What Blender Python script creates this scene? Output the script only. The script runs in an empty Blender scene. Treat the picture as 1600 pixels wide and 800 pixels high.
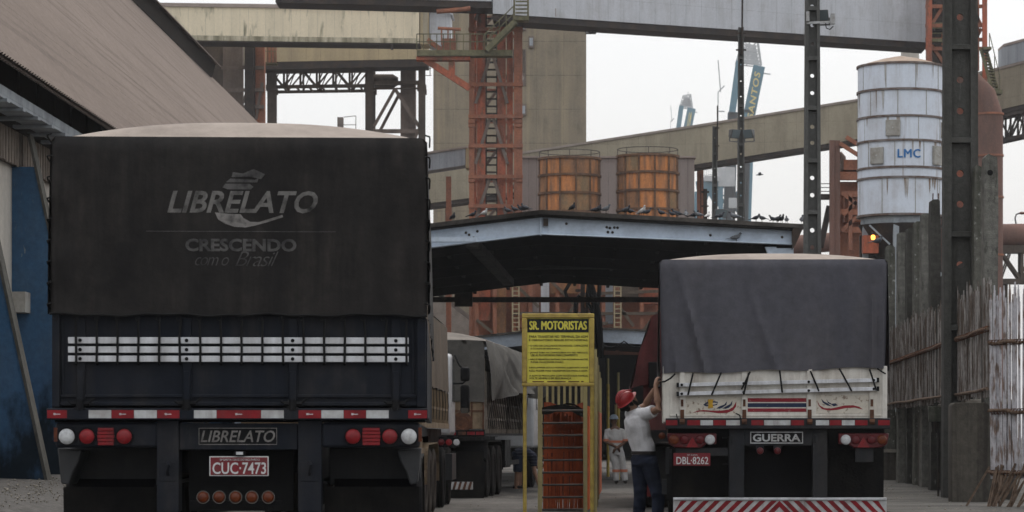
import bpy, bmesh, math, random
from mathutils import Vector, Matrix
random.seed(7)
sc = bpy.context.scene
COL = sc.collection
R = math.radians

# ---------------------------------------------------------------- camera, sky, sun, exposure
F = 4444.0; VX = 900.0; VY = 680.0; CH = 1.25      # focal length in photo pixels, vanishing point, eye height
cd = bpy.data.cameras.new('camera'); cam = bpy.data.objects.new('camera', cd); COL.objects.link(cam)
cam.location = (0, 0, CH); cam.rotation_euler = (R(90), 0, 0)
cd.sensor_width = 36; cd.lens = F/1600*36
cd.shift_x = -(VX-800)/1600; cd.shift_y = (VY-400)/1600
cd.clip_start = .5; cd.clip_end = 6000
cd.dof.use_dof = True; cd.dof.focus_distance = 34; cd.dof.aperture_fstop = 9
sc.camera = cam

SUN_EL, SUN_AZ = 58, 20                            # degrees; azimuth from +Y (ahead) towards +X
w = bpy.data.worlds.new('World'); sc.world = w; w.use_nodes = True
nt = w.node_tree; nt.nodes.clear()
wo = nt.nodes.new('ShaderNodeOutputWorld')
sky = nt.nodes.new('ShaderNodeTexSky'); sky.sky_type = 'NISHITA'; sky.sun_disc = False
sky.sun_elevation = R(SUN_EL); sky.sun_rotation = R(SUN_AZ); sky.dust_density = 6; sky.air_density = 1.0
b1 = nt.nodes.new('ShaderNodeBackground'); b1.inputs[1].default_value = 0.05
nt.links.new(sky.outputs[0], b1.inputs[0])
tc = nt.nodes.new('ShaderNodeTexCoord'); sx = nt.nodes.new('ShaderNodeSeparateXYZ')
nt.links.new(tc.outputs['Generated'], sx.inputs[0])
mr = nt.nodes.new('ShaderNodeMapRange'); mr.inputs[1].default_value = 0.0; mr.inputs[2].default_value = 1.0
mr.inputs[3].default_value = 0.675; mr.inputs[4].default_value = 1.55     # overcast: brighter towards the zenith
nt.links.new(sx.outputs[2], mr.inputs[0])
ns = nt.nodes.new('ShaderNodeTexNoise'); ns.inputs['Scale'].default_value = 2.2; ns.inputs['Detail'].default_value = 4
nt.links.new(tc.outputs['Generated'], ns.inputs[0])
mn = nt.nodes.new('ShaderNodeMapRange'); mn.inputs[1].default_value = .3; mn.inputs[2].default_value = .7
mn.inputs[3].default_value = .92; mn.inputs[4].default_value = 1.04
nt.links.new(ns.outputs[0], mn.inputs[0])
mm = nt.nodes.new('ShaderNodeMath'); mm.operation = 'MULTIPLY'
nt.links.new(mr.outputs[0], mm.inputs[0]); nt.links.new(mn.outputs[0], mm.inputs[1])
b2 = nt.nodes.new('ShaderNodeBackground'); b2.inputs[0].default_value = (.985, .99, 1, 1)
nt.links.new(mm.outputs[0], b2.inputs[1])
ad = nt.nodes.new('ShaderNodeAddShader')
nt.links.new(b1.outputs[0], ad.inputs[0]); nt.links.new(b2.outputs[0], ad.inputs[1])
nt.links.new(ad.outputs[0], wo.inputs[0])

sl = bpy.data.lights.new('sun', 'SUN'); sl.energy = .7; sl.angle = R(25); sl.color = (1, .97, .92)
so = bpy.data.objects.new('sun', sl); COL.objects.link(so)
so.rotation_euler = (R(SUN_EL-90), 0, R(-SUN_AZ))  # light comes from ahead, high up
so.location = (0, 0, 60)
vs = sc.view_settings; vs.view_transform = 'Standard'; vs.look = 'None'; vs.exposure = 0.0; vs.gamma = 1; vs.use_curve_mapping = False
sc.cycles.use_denoising = True
sc.cycles.max_bounces = 6; sc.cycles.volume_bounces = 1; sc.cycles.volume_step_rate = 1

# ---------------------------------------------------------------- helpers
ORG = {}
def X(px, s): return (px-VX)/s
def Z(py, s): return CH+(VY-py)/s
def P(px, py, s): return Vector((X(px, s), F/s, Z(py, s)))
def G(px, s, z=0): return Vector((X(px, s), F/s, z))

def props(o, label=None, cat=None, group=None, kind=None):
    if label: o['label'] = label
    if cat: o['category'] = cat
    if group: o['group'] = group
    if kind: o['kind'] = kind
    return o
def thing(name, label, cat, loc=(0, 0, 0), rotz=0, group=None):
    o = bpy.data.objects.new(name, None); COL.objects.link(o); o.empty_display_size = .2
    o.location = loc; o.rotation_euler = (0, 0, rotz); ORG[o.name] = Vector(loc)
    return props(o, label, cat, group)
def dup(root, loc, rotz=None, label=None, group=None):
    def cp(o, par):
        c = o.copy(); COL.objects.link(c)
        if par is not None: c.parent = par
        for ch in list(o.children): cp(ch, c)
        return c
    r = cp(root, None); r.location = loc; ORG[r.name] = Vector(loc)
    if rotz is not None: r.rotation_euler[2] = rotz
    if label: r['label'] = label
    if group: r['group'] = group
    return r

EACH = {'bracket', 'rafter_end', 'tie_beam', 'brace', 'bracing', 'flange', 'column', 'strut', 'support', 'hanging_box', 'drive_gear', 'casing', 'step_bracket', 'cable', 'bolt', 'end_cap', 'leg', 'picket', 'lashing_rope', 'loose_rope', 'eyes', 'box', 'conduit', 'printed_mark', 'hi_vis_band', 'side_guard', 'pipe', 'chin_strap', 'warning_lamp', 'rebar', 'platform', 'seam', 'rust_streak', 'boom_head', 'machine_house', 'ladder_rung', 'stay', 'ladder'}
class MB:
    def __init__(s): s.v = []; s.f = []; s.m = []; s.cur = 0
    def add(s, vs, fs):
        n = len(s.v); s.v += [Vector(v) for v in vs]
        for f in fs: s.f.append([n+i for i in f]); s.m.append(s.cur)
        return s
    def box(s, x0, x1, y0, y1, z0, z1):
        x0, x1 = min(x0, x1), max(x0, x1); y0, y1 = min(y0, y1), max(y0, y1); z0, z1 = min(z0, z1), max(z0, z1)
        return s.add([(x0,y0,z0),(x1,y0,z0),(x1,y1,z0),(x0,y1,z0),(x0,y0,z1),(x1,y0,z1),(x1,y1,z1),(x0,y1,z1)],
                     [(0,3,2,1),(4,5,6,7),(0,1,5,4),(1,2,6,5),(2,3,7,6),(3,0,4,7)])
    def bar(s, p, q, w, h=None, up=(0, 0, 1)):
        p, q = Vector(p), Vector(q); h = h or w; t = (q-p).normalized(); up = Vector(up)
        if abs(t.dot(up)) > .98: up = Vector((0, 1, 0))
        a = t.cross(up).normalized(); b = a.cross(t).normalized()
        c = [(-w/2,-h/2),(w/2,-h/2),(w/2,h/2),(-w/2,h/2)]
        return s.add([p+a*i+b*j for i, j in c]+[q+a*i+b*j for i, j in c],
                     [(0,1,2,3),(7,6,5,4),(0,4,5,1),(1,5,6,2),(2,6,7,3),(3,7,4,0)])
    def ibeam(s, p, q, w, h, t=.02, up=(0, 0, 1)):
        p, q = Vector(p), Vector(q); d = (q-p).normalized(); up = Vector(up)
        if abs(d.dot(up)) > .98: up = Vector((0, 1, 0))
        a = d.cross(up).normalized(); b = a.cross(d).normalized()
        s.bar(p, q, t, h-2*t-.004, up); s.bar(p+b*(h/2-t/2), q+b*(h/2-t/2), w, t, up); s.bar(p-b*(h/2-t/2), q-b*(h/2-t/2), w, t, up)
        return s
    def tube(s, pts, r, n=8, cap=True):
        pts = [Vector(p) for p in pts]; rs = r if isinstance(r, (list, tuple)) else [r]*len(pts)
        base = len(s.v); ref = None
        for i, p in enumerate(pts):
            t = (pts[min(i+1, len(pts)-1)]-pts[max(i-1, 0)]).normalized()
            if ref is None:
                ref = Vector((0, 0, 1)) if abs(t.z) < .9 else Vector((0, 1, 0))
            a = t.cross(ref).normalized(); b = a.cross(t).normalized(); ref = b
            for k in range(n):
                an = 2*math.pi*k/n; s.v.append(p+a*math.cos(an)*rs[i]+b*math.sin(an)*rs[i])
        for i in range(len(pts)-1):
            for k in range(n):
                s.f.append([base+i*n+k, base+i*n+(k+1) % n, base+(i+1)*n+(k+1) % n, base+(i+1)*n+k]); s.m.append(s.cur)
        if cap:
            s.f.append([base+k for k in range(n)][::-1]); s.m.append(s.cur)
            s.f.append([base+(len(pts)-1)*n+k for k in range(n)]); s.m.append(s.cur)
        return s
    def lathe(s, o, axis, prof, n=24):
        """prof: list of (distance along axis, radius)"""
        o = Vector(o); axis = Vector(axis).normalized()
        ref = Vector((0, 0, 1)) if abs(axis.z) < .9 else Vector((0, 1, 0))
        a = axis.cross(ref).normalized(); b = axis.cross(a).normalized(); base = len(s.v)
        for h, r in prof:
            for k in range(n):
                an = 2*math.pi*k/n; s.v.append(o+axis*h+(a*math.cos(an)+b*math.sin(an))*max(r, 1e-4))
        for i in range(len(prof)-1):
            for k in range(n):
                s.f.append([base+i*n+k, base+(i+1)*n+k, base+(i+1)*n+(k+1) % n, base+i*n+(k+1) % n]); s.m.append(s.cur)
        s.f.append([base+k for k in range(n)]); s.m.append(s.cur)
        s.f.append([base+(len(prof)-1)*n+k for k in range(n)][::-1]); s.m.append(s.cur)
        return s
    def prism(s, poly, ext):
        """poly: 3-D points in one plane, ext: extrusion vector"""
        n = len(poly); e = Vector(ext); a = [Vector(p) for p in poly]; b = [p+e for p in a]
        return s.add(a+b, [list(range(n))[::-1], [n+i for i in range(n)]]+[[i, (i+1) % n, n+(i+1) % n, n+i] for i in range(n)])
    def grid(s, fn, nu, nv, skip=None):
        base = len(s.v)
        for j in range(nv+1):
            for i in range(nu+1): s.v.append(Vector(fn(i/nu, j/nv)))
        for j in range(nv):
            for i in range(nu):
                if skip and skip(i/nu, j/nv): continue
                a = base+j*(nu+1)+i; s.f.append([a, a+1, a+nu+2, a+nu+1]); s.m.append(s.cur)
        return s
    def ball(s, c, r, n=10):
        c = Vector(c); r = Vector(r) if not isinstance(r, (int, float)) else Vector((r, r, r)); m = max(4, n//2); base = len(s.v)
        for j in range(m+1):
            th = math.pi*j/m
            for k in range(n):
                ph = 2*math.pi*k/n
                s.v.append(c+Vector((r.x*math.sin(th)*math.cos(ph), r.y*math.sin(th)*math.sin(ph), r.z*math.cos(th))))
        for j in range(m):
            for k in range(n):
                s.f.append([base+j*n+k, base+(j+1)*n+k, base+(j+1)*n+(k+1) % n, base+j*n+(k+1) % n]); s.m.append(s.cur)
        return s
    def mesh(s, name, mats, org, smooth=35):
        me = bpy.data.meshes.new(name); me.from_pydata([v-org for v in s.v], [], s.f)
        for m in (mats if isinstance(mats, (list, tuple)) else [mats]): me.materials.append(m)
        me.polygons.foreach_set('material_index', s.m)
        me.validate()
        bm = bmesh.new(); bm.from_mesh(me); bmesh.ops.remove_doubles(bm, verts=bm.verts, dist=1e-5)
        bmesh.ops.recalc_face_normals(bm, faces=bm.faces); bm.to_mesh(me); bm.free()
        if smooth:
            me.polygons.foreach_set('use_smooth', [True]*len(me.polygons)); me.set_sharp_from_angle(angle=R(smooth))
        return me
    def islands(s):
        par = list(range(len(s.v)))
        def find(a):
            while par[a] != a: par[a] = par[par[a]]; a = par[a]
            return a
        for f in s.f:
            for i in f[1:]: par[find(i)] = find(f[0])
        out = {}
        for f, m in zip(s.f, s.m):
            b = out.setdefault(find(f[0]), MB()); b.f.append(f); b.m.append(m)
        for b in out.values():
            ids = sorted({i for f in b.f for i in f}); mp = {i: k for k, i in enumerate(ids)}
            b.v = [s.v[i] for i in ids]; b.f = [[mp[i] for i in f] for f in b.f]
        return list(out.values())
    def build(s, name, mats, parent=None, org=None, smooth=35, bevel=0, label=None, cat=None, group=None, kind=None):
        if parent is not None and name in EACH:
            ii = s.islands()
            if 1 < len(ii) <= 90:
                for b in ii: o = b.build1(name, mats, parent, org, smooth, bevel, label)
                return o
        return s.build1(name, mats, parent, org, smooth, bevel, label, cat, group, kind)
    def build1(s, name, mats, parent=None, org=None, smooth=35, bevel=0, label=None, cat=None, group=None, kind=None):
        if parent is not None: org = ORG[parent.name]
        elif org is None:
            xs = [v.x for v in s.v]; ys = [v.y for v in s.v]; zs = [v.z for v in s.v]
            org = Vector(((min(xs)+max(xs))/2, (min(ys)+max(ys))/2, min(zs)))
        org = Vector(org)
        o = bpy.data.objects.new(name, s.mesh(name, mats, org, smooth)); COL.objects.link(o)
        if parent is not None: o.parent = parent
        else: o.location = org
        ORG[o.name] = org
        if bevel:
            m = o.modifiers.new('bevel', 'BEVEL'); m.width = bevel; m.segments = 2; m.limit_method = 'ANGLE'; m.angle_limit = R(40)
        return props(o, label, cat, group, kind)

def link_mesh(name, me, parent=None, org=None, **k):
    o = bpy.data.objects.new(name, me); COL.objects.link(o)
    if parent is not None: o.parent = parent; ORG[o.name] = ORG[parent.name]
    else: o.location = org; ORG[o.name] = Vector(org)
    return props(o, **k)

def lettering(txt, x0, x1, z0, z1, y, m, parent, shear=0, bold=0, depth=.003, name='lettering', warp=None, vertical=None, space=1, label=None, fat=0):
    """flat lettering in the XZ plane facing -Y, fitted to the box x0..x1, z0..z1"""
    cu = bpy.data.curves.new('t', 'FONT'); cu.body = txt; cu.size = 1; cu.shear = shear; cu.offset = bold; cu.extrude = .002
    cu.resolution_u = 3; cu.space_character = space
    to = bpy.data.objects.new('t', cu); COL.objects.link(to)
    bpy.context.view_layer.update()
    me = bpy.data.meshes.new_from_object(to.evaluated_get(bpy.context.evaluated_depsgraph_get()))
    bpy.data.objects.remove(to)
    me.name = name
    xs = [v.co.x for v in me.vertices]; ys = [v.co.y for v in me.vertices]
    a, b, c, d = min(xs), max(xs), min(ys), max(ys); o = ORG[parent.name]
    for v in me.vertices:
        u = (v.co.x-a)/(b-a); t = (v.co.y-c)/(d-c); h = 0 if v.co.z < 0 else 1
        if vertical:                       # runs along a slanted axis: vertical = (origin, along, across)
            q = vertical[0]+vertical[1]*u+vertical[2]*t; yy = y
        else:
            q = Vector((x0+(x1-x0)*u, 0, z0+(z1-z0)*t)); yy = y
        yy = yy+(warp(q.x, q.z) if warp else 0)-depth*h
        v.co = Vector((q.x, yy, q.z))-o
    me.materials.clear(); me.materials.append(m)
    if fat:                                 # heavier strokes: layers a hair apart, shifted sideways
        v0 = [v.co.copy() for v in me.vertices]; f0 = [list(p.vertices) for p in me.polygons]; V_, F_ = [], []
        for i, (dx, dz) in enumerate(((0, 0), (-fat, 0), (fat, 0), (0, fat*.7), (0, -fat*.7))):
            n_ = len(V_); V_ += [v+Vector((dx, -.0004*i, dz)) for v in v0]; F_ += [[n_+k for k in f] for f in f0]
        me = bpy.data.meshes.new(name); me.from_pydata(V_, [], F_); me.materials.append(m)
    bm = bmesh.new(); bm.from_mesh(me); bmesh.ops.recalc_face_normals(bm, faces=bm.faces); bm.to_mesh(me); bm.free()
    return link_mesh(name, me, parent, label=label)

# ---------------------------------------------------------------- materials
def mat(name, col, col2=None, scale=2.0, stretch=(1, 1, 1), lo=.42, hi=.66, rough=.75, metal=0, bump=.15, bscale=30, spec=.14,
        vary=.18, col3=None, s3=1.2, lo3=.55, hi3=.7, st3=None, wave=None, seams=None, emit=None, coat=0, zstain=None, crease=None, grime=None):
    m = bpy.data.materials.new(name); m.use_nodes = True; n = m.node_tree; N = n.nodes; L = n.links
    b = N['Principled BSDF']; b.inputs['Roughness'].default_value = rough; b.inputs['Metallic'].default_value = metal
    b.inputs['Specular IOR Level'].default_value = spec; b.inputs['Coat Weight'].default_value = coat
    if emit:
        b.inputs['Emission Color'].default_value = (*col, 1); b.inputs['Emission Strength'].default_value = emit
    t = N.new('ShaderNodeTexCoord')
    def mapped(st, off=0):
        q = N.new('ShaderNodeMapping'); q.inputs['Scale'].default_value = st; q.inputs['Location'].default_value = (off, off*.7, off*1.3)
        L.new(t.outputs['Object'], q.inputs[0]); return q
    def noise(st, sca, det=6, off=0, ro=.6):
        z = N.new('ShaderNodeTexNoise'); z.inputs['Scale'].default_value = sca; z.inputs['Detail'].default_value = det; z.inputs['Roughness'].default_value = ro
        L.new(mapped(st, off).outputs[0], z.inputs[0]); return z.outputs[0]
    def rng(v, a, c, d=0, e=1):
        z = N.new('ShaderNodeMapRange'); z.inputs[1].default_value = a; z.inputs[2].default_value = c; z.inputs[3].default_value = d; z.inputs[4].default_value = e
        L.new(v, z.inputs[0]); return z.outputs[0]
    def mix(f, a, c, typ='MIX'):
        z = N.new('ShaderNodeMix'); z.data_type = 'RGBA'; z.blend_type = typ
        if hasattr(f, 'is_linked'): L.new(f, z.inputs[0])
        else: z.inputs[0].default_value = f
        for q, i in ((a, 6), (c, 7)):
            if isinstance(q, tuple): z.inputs[i].default_value = (*q, 1)
            else: L.new(q, z.inputs[i])
        return z.outputs[2]
    out = col
    if col2: out = mix(rng(noise(stretch, scale), lo, hi), out, col2)
    if col3: out = mix(rng(noise(st3 or stretch, s3, off=5.3), lo3, hi3), out, col3)
    for seam in (seams if isinstance(seams, list) else [seams] if seams else []):   # (axis index, pitch m, width fraction, colour)
        ax, pitch, wid, sc_ = seam
        sp = N.new('ShaderNodeSeparateXYZ'); L.new(t.outputs['Object'], sp.inputs[0])
        q = N.new('ShaderNodeMath'); q.operation = 'DIVIDE'; L.new(sp.outputs[ax], q.inputs[0]); q.inputs[1].default_value = pitch
        fr = N.new('ShaderNodeMath'); fr.operation = 'FRACT'; L.new(q.outputs[0], fr.inputs[0])
        lt = N.new('ShaderNodeMath'); lt.operation = 'LESS_THAN'; L.new(fr.outputs[0], lt.inputs[0]); lt.inputs[1].default_value = wid
        mu = N.new('ShaderNodeMath'); mu.operation = 'MULTIPLY'; L.new(lt.outputs[0], mu.inputs[0]); L.new(rng(noise((1, 1, .3), 3, off=2), .35, .6, .1, .8), mu.inputs[1])
        out = mix(mu.outputs[0], out, sc_)
    if grime:                               # (colour, amount, scale): dirt in fine runs and blotches
        g_ = noise((1, 1, .10), grime[2], 8, 3.1, .7); g2 = noise((1, 1, 1), grime[2]*.35, 6, 7.7, .65)
        ml = N.new('ShaderNodeMath'); ml.operation = 'MULTIPLY'; L.new(rng(g_, .40, .68), ml.inputs[0]); L.new(rng(g2, .38, .66, 0, grime[1]), ml.inputs[1])
        out = mix(ml.outputs[0], out, grime[0])
    if zstain:                              # (height, spread, raggedness, colour): damp stain rising from the foot
        sp2 = N.new('ShaderNodeSeparateXYZ'); L.new(t.outputs['Object'], sp2.inputs[0])
        ng = rng(noise((1, 1, .5), 1.6, 7, 9.1), .3, .7, -zstain[2], zstain[2])
        sm_ = N.new('ShaderNodeMath'); sm_.operation = 'ADD'; L.new(sp2.outputs[2], sm_.inputs[0]); L.new(ng, sm_.inputs[1])
        out = mix(rng(sm_.outputs[0], zstain[0]-zstain[1], zstain[0]+zstain[1], 1, 0), out, zstain[3])
    if vary:
        v = rng(noise((1, 1, 1), 9, 8, 1.7, .7), .3, .7, 1-vary, 1+vary)
        cc = N.new('ShaderNodeCombineXYZ')
        for i in range(3): L.new(v, cc.inputs[i])
        out = mix(1.0, out, cc.outputs[0], 'MULTIPLY')
    if isinstance(out, tuple): b.inputs['Base Color'].default_value = (*out, 1)
    else: L.new(out, b.inputs['Base Color'])
    if bump or wave:
        bp = N.new('ShaderNodeBump'); bp.inputs['Strength'].default_value = bump or .5; bp.inputs['Distance'].default_value = .02
        L.new(noise((1, 1, 1), bscale, 5), bp.inputs['Height']); last = bp
        if crease:                          # (scale, stretch, depth m): folds in cloth
            z = N.new('ShaderNodeTexNoise'); z.noise_type = 'RIDGED_MULTIFRACTAL'; z.inputs['Scale'].default_value = crease[0]; z.inputs['Detail'].default_value = 3; z.inputs['Roughness'].default_value = .5; z.inputs['Distortion'].default_value = .6
            L.new(mapped(crease[1], 2.2).outputs[0], z.inputs[0])
            b3_ = N.new('ShaderNodeBump'); b3_.inputs['Strength'].default_value = 1; b3_.inputs['Distance'].default_value = crease[2]
            L.new(z.outputs[0], b3_.inputs['Height']); L.new(last.outputs[0], b3_.inputs['Normal']); last = b3_
        if wave:                            # (axis, pitch m, depth m): corrugated sheet
            wv = N.new('ShaderNodeTexWave'); wv.bands_direction = 'XYZ'[wave[0]]; wv.inputs['Scale'].default_value = 1/wave[1]*.314
            L.new(t.outputs['Object'], wv.inputs[0])
            b2_ = N.new('ShaderNodeBump'); b2_.inputs['Strength'].default_value = 1; b2_.inputs['Distance'].default_value = wave[2]
            L.new(wv.outputs['Fac'], b2_.inputs['Height']); L.new(bp.outputs[0], b2_.inputs['Normal']); last = b2_
        L.new(last.outputs[0], b.inputs['Normal'])
    if rough > .3 and col2:
        L.new(rng(noise(stretch, scale), .3, .7, max(.1, rough-.12), min(1, rough+.12)), b.inputs['Roughness'])
    return m
M = {}
def dm(k, *a, **kw): M[k] = mat(k, *a, **kw); return M[k]
V = (1, 1, .12)                              # streaks that run down
dm('asphalt', (.085,.079,.072), (.128,.12,.11), 0.9, rough=.9, bump=.5, bscale=60, vary=.4, col3=(.026,.025,.024), s3=.6, st3=(1, .25, 1), lo3=.5, hi3=.66)
dm('gravel', (.062,.058,.054), (.11,.104,.096), 16, rough=.95, bump=.9, bscale=25, vary=.5, col3=(.032,.03,.028), s3=.7)
dm('pavement', (.095,.09,.08), (.06,.056,.052), .8, rough=.9, bump=.4, vary=.3)
dm('tarp_black', (.0098,.0088,.0085), (.0155,.0138,.0130), 1.4, V, rough=.6, bump=.25, bscale=14, vary=.25, spec=.13, col3=(.027,.0245,.022), s3=1.1, lo3=.5, hi3=.75, crease=(1.6, (1.6, 1, .28), .022), grime=((.055,.047,.04), .5, 6))
dm('tarp_dust', (.285,.245,.212), (.22,.188,.163), 1.5, rough=.95, bump=.2, bscale=12, vary=.12)
dm('tarp_grey', (.070,.0685,.080), (.054,.053,.062), 1.6, V, rough=.55, bump=.3, bscale=9, vary=.18, spec=.18, crease=(1.3, (1.3, 1, .42), .03), grime=((.10,.09,.085), .35, 4), col3=(.045,.045,.055), s3=1.0, lo3=.5, hi3=.7)
dm('tarp_tan', (.085,.066,.05), (.12,.095,.072), 2.2, V, rough=.9, bump=.3, vary=.2)
dm('tarp_olive', (.062,.059,.053), (.092,.087,.078), 2.0, rough=.85, bump=.3, vary=.2, crease=(1.2, (1, .8, .5), .03))
dm('tarp_worn', (.17,.15,.13), (.12,.108,.095), 1.5, rough=.95, bump=.2, vary=.15)
dm('tarp_red', (.075,.02,.02), (.045,.015,.015), 2.5, V, rough=.85, bump=.3, vary=.25, crease=(1.3, (1, 1, .4), .02), grime=((.09,.06,.05), .5, 5))
dm('navy', (.006,.0085,.014), (.010,.012,.017), 3, V, rough=.5, bump=.08, vary=.2, spec=.12, col3=(.02,.018,.016), s3=2, lo3=.6, hi3=.8, grime=((.05,.044,.038), .55, 7))
dm('black_metal', (.006,.006,.007), (.011,.0105,.01), 4, spec=.08, rough=.6, bump=.1, vary=.3)
dm('chassis', (.014,.0155,.019), (.023,.0225,.023), 3, V, rough=.55, bump=.1, vary=.25, grime=((.05,.043,.036), .6, 8))
dm('rubber', (.006,.006,.006), (.013,.012,.011), 3, spec=.06, grime=((.04,.034,.028), .5, 4), rough=.85, bump=.3, vary=.3)
dm('rubber_dusty', (.03,.024,.02), (.055,.043,.034), 3, rough=.95, bump=.3, vary=.3)
dm('plastic_guard', (.028,.029,.031), (.045,.044,.043), 4, V, rough=.5, vary=.15)
dm('rope', (.012,.012,.012), None, rough=.9, vary=.2)
dm('alu', (.60,.61,.63), (.44,.44,.45), 5, V, rough=.5, metal=.2, bump=.08, vary=.16, grime=((.16,.14,.12), .7, 9))
dm('chrome', (.14,.13,.12), None, rough=.2, metal=1, vary=0, bump=0)
dm('refl_red', (.20,.012,.017), (.14,.010,.014), 8, rough=.5, vary=.2, bump=.05, grime=((.06,.04,.035), .7, 12))
dm('refl_white', (.44,.45,.45), (.32,.31,.30), 7, rough=.5, vary=.15, bump=.05, grime=((.14,.12,.10), .8, 12))
dm('lamp_red', (.22,.006,.010), (.15,.006,.009), 40, rough=.35, vary=.2, bump=.2, bscale=160, spec=.3, grime=((.05,.03,.025), .7, 14))
dm('lamp_dark_red', (.085,.005,.007), (.05,.005,.006), 30, rough=.3, vary=.1, bump=.1, bscale=160, spec=.3)
dm('lamp_white', (.48,.49,.49), (.34,.34,.35), 40, rough=.3, vary=.15, bump=.2, bscale=160, spec=.4, grime=((.15,.13,.11), .7, 14))
dm('lamp_amber', (.11,.022,.003), (.06,.012,.003), 30, rough=.3, vary=.1, bump=.15, bscale=160, spec=.3)
dm('plate_red', (.19,.022,.028), (.14,.02,.024), 12, rough=.5, vary=.15, bump=.05, grime=((.09,.05,.045), .7, 16))
dm('paint_white', (.52,.52,.51), None, rough=.5, vary=.1, bump=.03)
dm('faded_print', (.14,.134,.125), (.024,.023,.023), 9, lo=.46, hi=.74, rough=.8, vary=.3, bump=.1)
dm('faded_print_bright', (.17,.16,.15), (.05,.048,.046), 14, lo=.5, hi=.75, rough=.8, vary=.3, bump=.1)
dm('faint_print', (.078,.075,.072), (.024,.0235,.024), 11, lo=.44, hi=.70, rough=.8, vary=.3, bump=.1)
dm('body_white', (.60,.575,.52), (.47,.43,.37), 3, V, lo=.5, hi=.8, rough=.6, vary=.10, bump=.08, col3=(.30,.22,.15), s3=3, lo3=.64, hi3=.82, grime=((.17,.12,.085), .75, 8))
dm('decal_ground', (.50,.46,.39), (.22,.17,.13), 22, lo=.56, hi=.66, rough=.7, vary=.15, bump=.1)
dm('decal_red', (.21,.022,.03), (.36,.27,.23), 26, lo=.62, hi=.74, rough=.6, vary=.15)
dm('decal_blue', (.022,.032,.062), (.30,.27,.24), 26, lo=.64, hi=.76, rough=.6, vary=.15)
dm('decal_yellow', (.52,.30,.02), (.36,.22,.05), 20, rough=.6, vary=.1)
dm('rust', (.10,.045,.026), (.05,.03,.022), 8, rough=.9, vary=.3)
dm('board_tan', (.19,.14,.09), (.11,.08,.052), 5, V, rough=.85, vary=.25, col3=(.07,.05,.035), s3=4, lo3=.6)
dm('board_grey', (.20,.175,.145), (.12,.105,.088), 5, V, rough=.85, vary=.3, col3=(.045,.04,.034), s3=4)
dm('cab_white', (.42,.43,.44), (.33,.33,.33), 3, rough=.35, vary=.06, coat=.3)
dm('glass', (.012,.014,.017), None, rough=.08, vary=0, bump=0, spec=.6)
dm('roof_dusty', (.172,.140,.120), (.208,.172,.149), .25, (.25, .06, .25), rough=.93, seams=[(2, 2.3, .014, (.085,.07,.06)), (1, 1.05, .025, (.14,.115,.10))], grime=((.10,.082,.07), .5, 1.5), vary=.13, bump=.3, bscale=8, col3=(.135,.110,.095), s3=1.6, st3=(2.2, .035, 2.2), lo3=.52, hi3=.66)
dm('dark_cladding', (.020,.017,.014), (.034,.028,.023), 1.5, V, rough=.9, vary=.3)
dm('wall_cream', (.46,.43,.38), (.34,.31,.27), 1.2, V, rough=.9, vary=.12, col3=(.2,.18,.15), s3=1, lo3=.62)
dm('blue_paint', (.034,.085,.158), (.045,.105,.19), 1.2, V, rough=.85, vary=.2, spec=.08, grime=((.10,.12,.14), .4, 3), col3=(.17,.19,.20), s3=14, st3=(1, 1, .22), lo3=.66, hi3=.73, zstain=(1.35, .35, .9, (.007,.014,.022)))
dm('blue_dark', (.006,.016,.03), (.01,.028,.045), 3, rough=.85, vary=.3, col3=(.015,.07,.085), s3=4, lo3=.6, hi3=.68)
dm('weathered_wood', (.21,.175,.145), (.12,.10,.082), 7, V, rough=.9, vary=.2)
dm('grey_sheet', (.30,.33,.35), (.22,.235,.25), 2, rough=.6, vary=.12)
dm('concrete_old', (.085,.081,.070), (.050,.049,.043), 2.2, V, rough=.92, vary=.3, bump=.5, col3=(.15,.145,.13), s3=9, lo3=.62, hi3=.72, st3=(1, 1, .5))
dm('concrete_mossy', (.115,.112,.096), (.045,.050,.036), 3.0, V, rough=.95, vary=.4, bump=.8, col3=(.34,.34,.32), s3=13, lo3=.61, hi3=.68, st3=(1, 1, .6), grime=((.03,.03,.024), .8, 5))
dm('concrete_slab_pale', (.15,.146,.13), (.075,.076,.064), 2.6, V, rough=.95, vary=.4, bump=.8, col3=(.04,.043,.034), s3=9, lo3=.58, hi3=.68, st3=(1, 1, .5), grime=((.03,.03,.024), .7, 5))
dm('concrete_slab_dark', (.052,.050,.044), (.032,.033,.028), 2.6, V, rough=.95, vary=.4, bump=.8, col3=(.2,.2,.18), s3=12, lo3=.66, hi3=.72)
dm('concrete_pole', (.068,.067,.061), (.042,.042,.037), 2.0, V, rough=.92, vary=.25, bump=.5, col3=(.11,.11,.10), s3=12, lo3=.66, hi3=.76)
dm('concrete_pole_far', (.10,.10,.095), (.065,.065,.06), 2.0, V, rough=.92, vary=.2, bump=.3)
dm('low_wall', (.078,.070,.058), (.038,.034,.029), 2.4, (2.5, 2.5, .1), rough=.95, vary=.3, bump=.5, col3=(.15,.14,.12), s3=5, lo3=.66, hi3=.8, st3=(3, 3, .12))
dm('coping', (.22,.20,.17), (.13,.12,.10), 4, rough=.95, vary=.2)
dm('picket_paint', (.47,.46,.48), (.20,.15,.125), 11, (1, 1, .22), lo=.50, hi=.60, rough=.85, vary=.3, bump=.4)
dm('picket_mixed', (.255,.24,.225), (.085,.066,.053), 7, (1, 1, .2), lo=.42, hi=.54, rough=.9, vary=.35, bump=.4)
dm('bamboo', (.15,.105,.075), (.08,.055,.04), 9, rough=.85, vary=.3)
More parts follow.
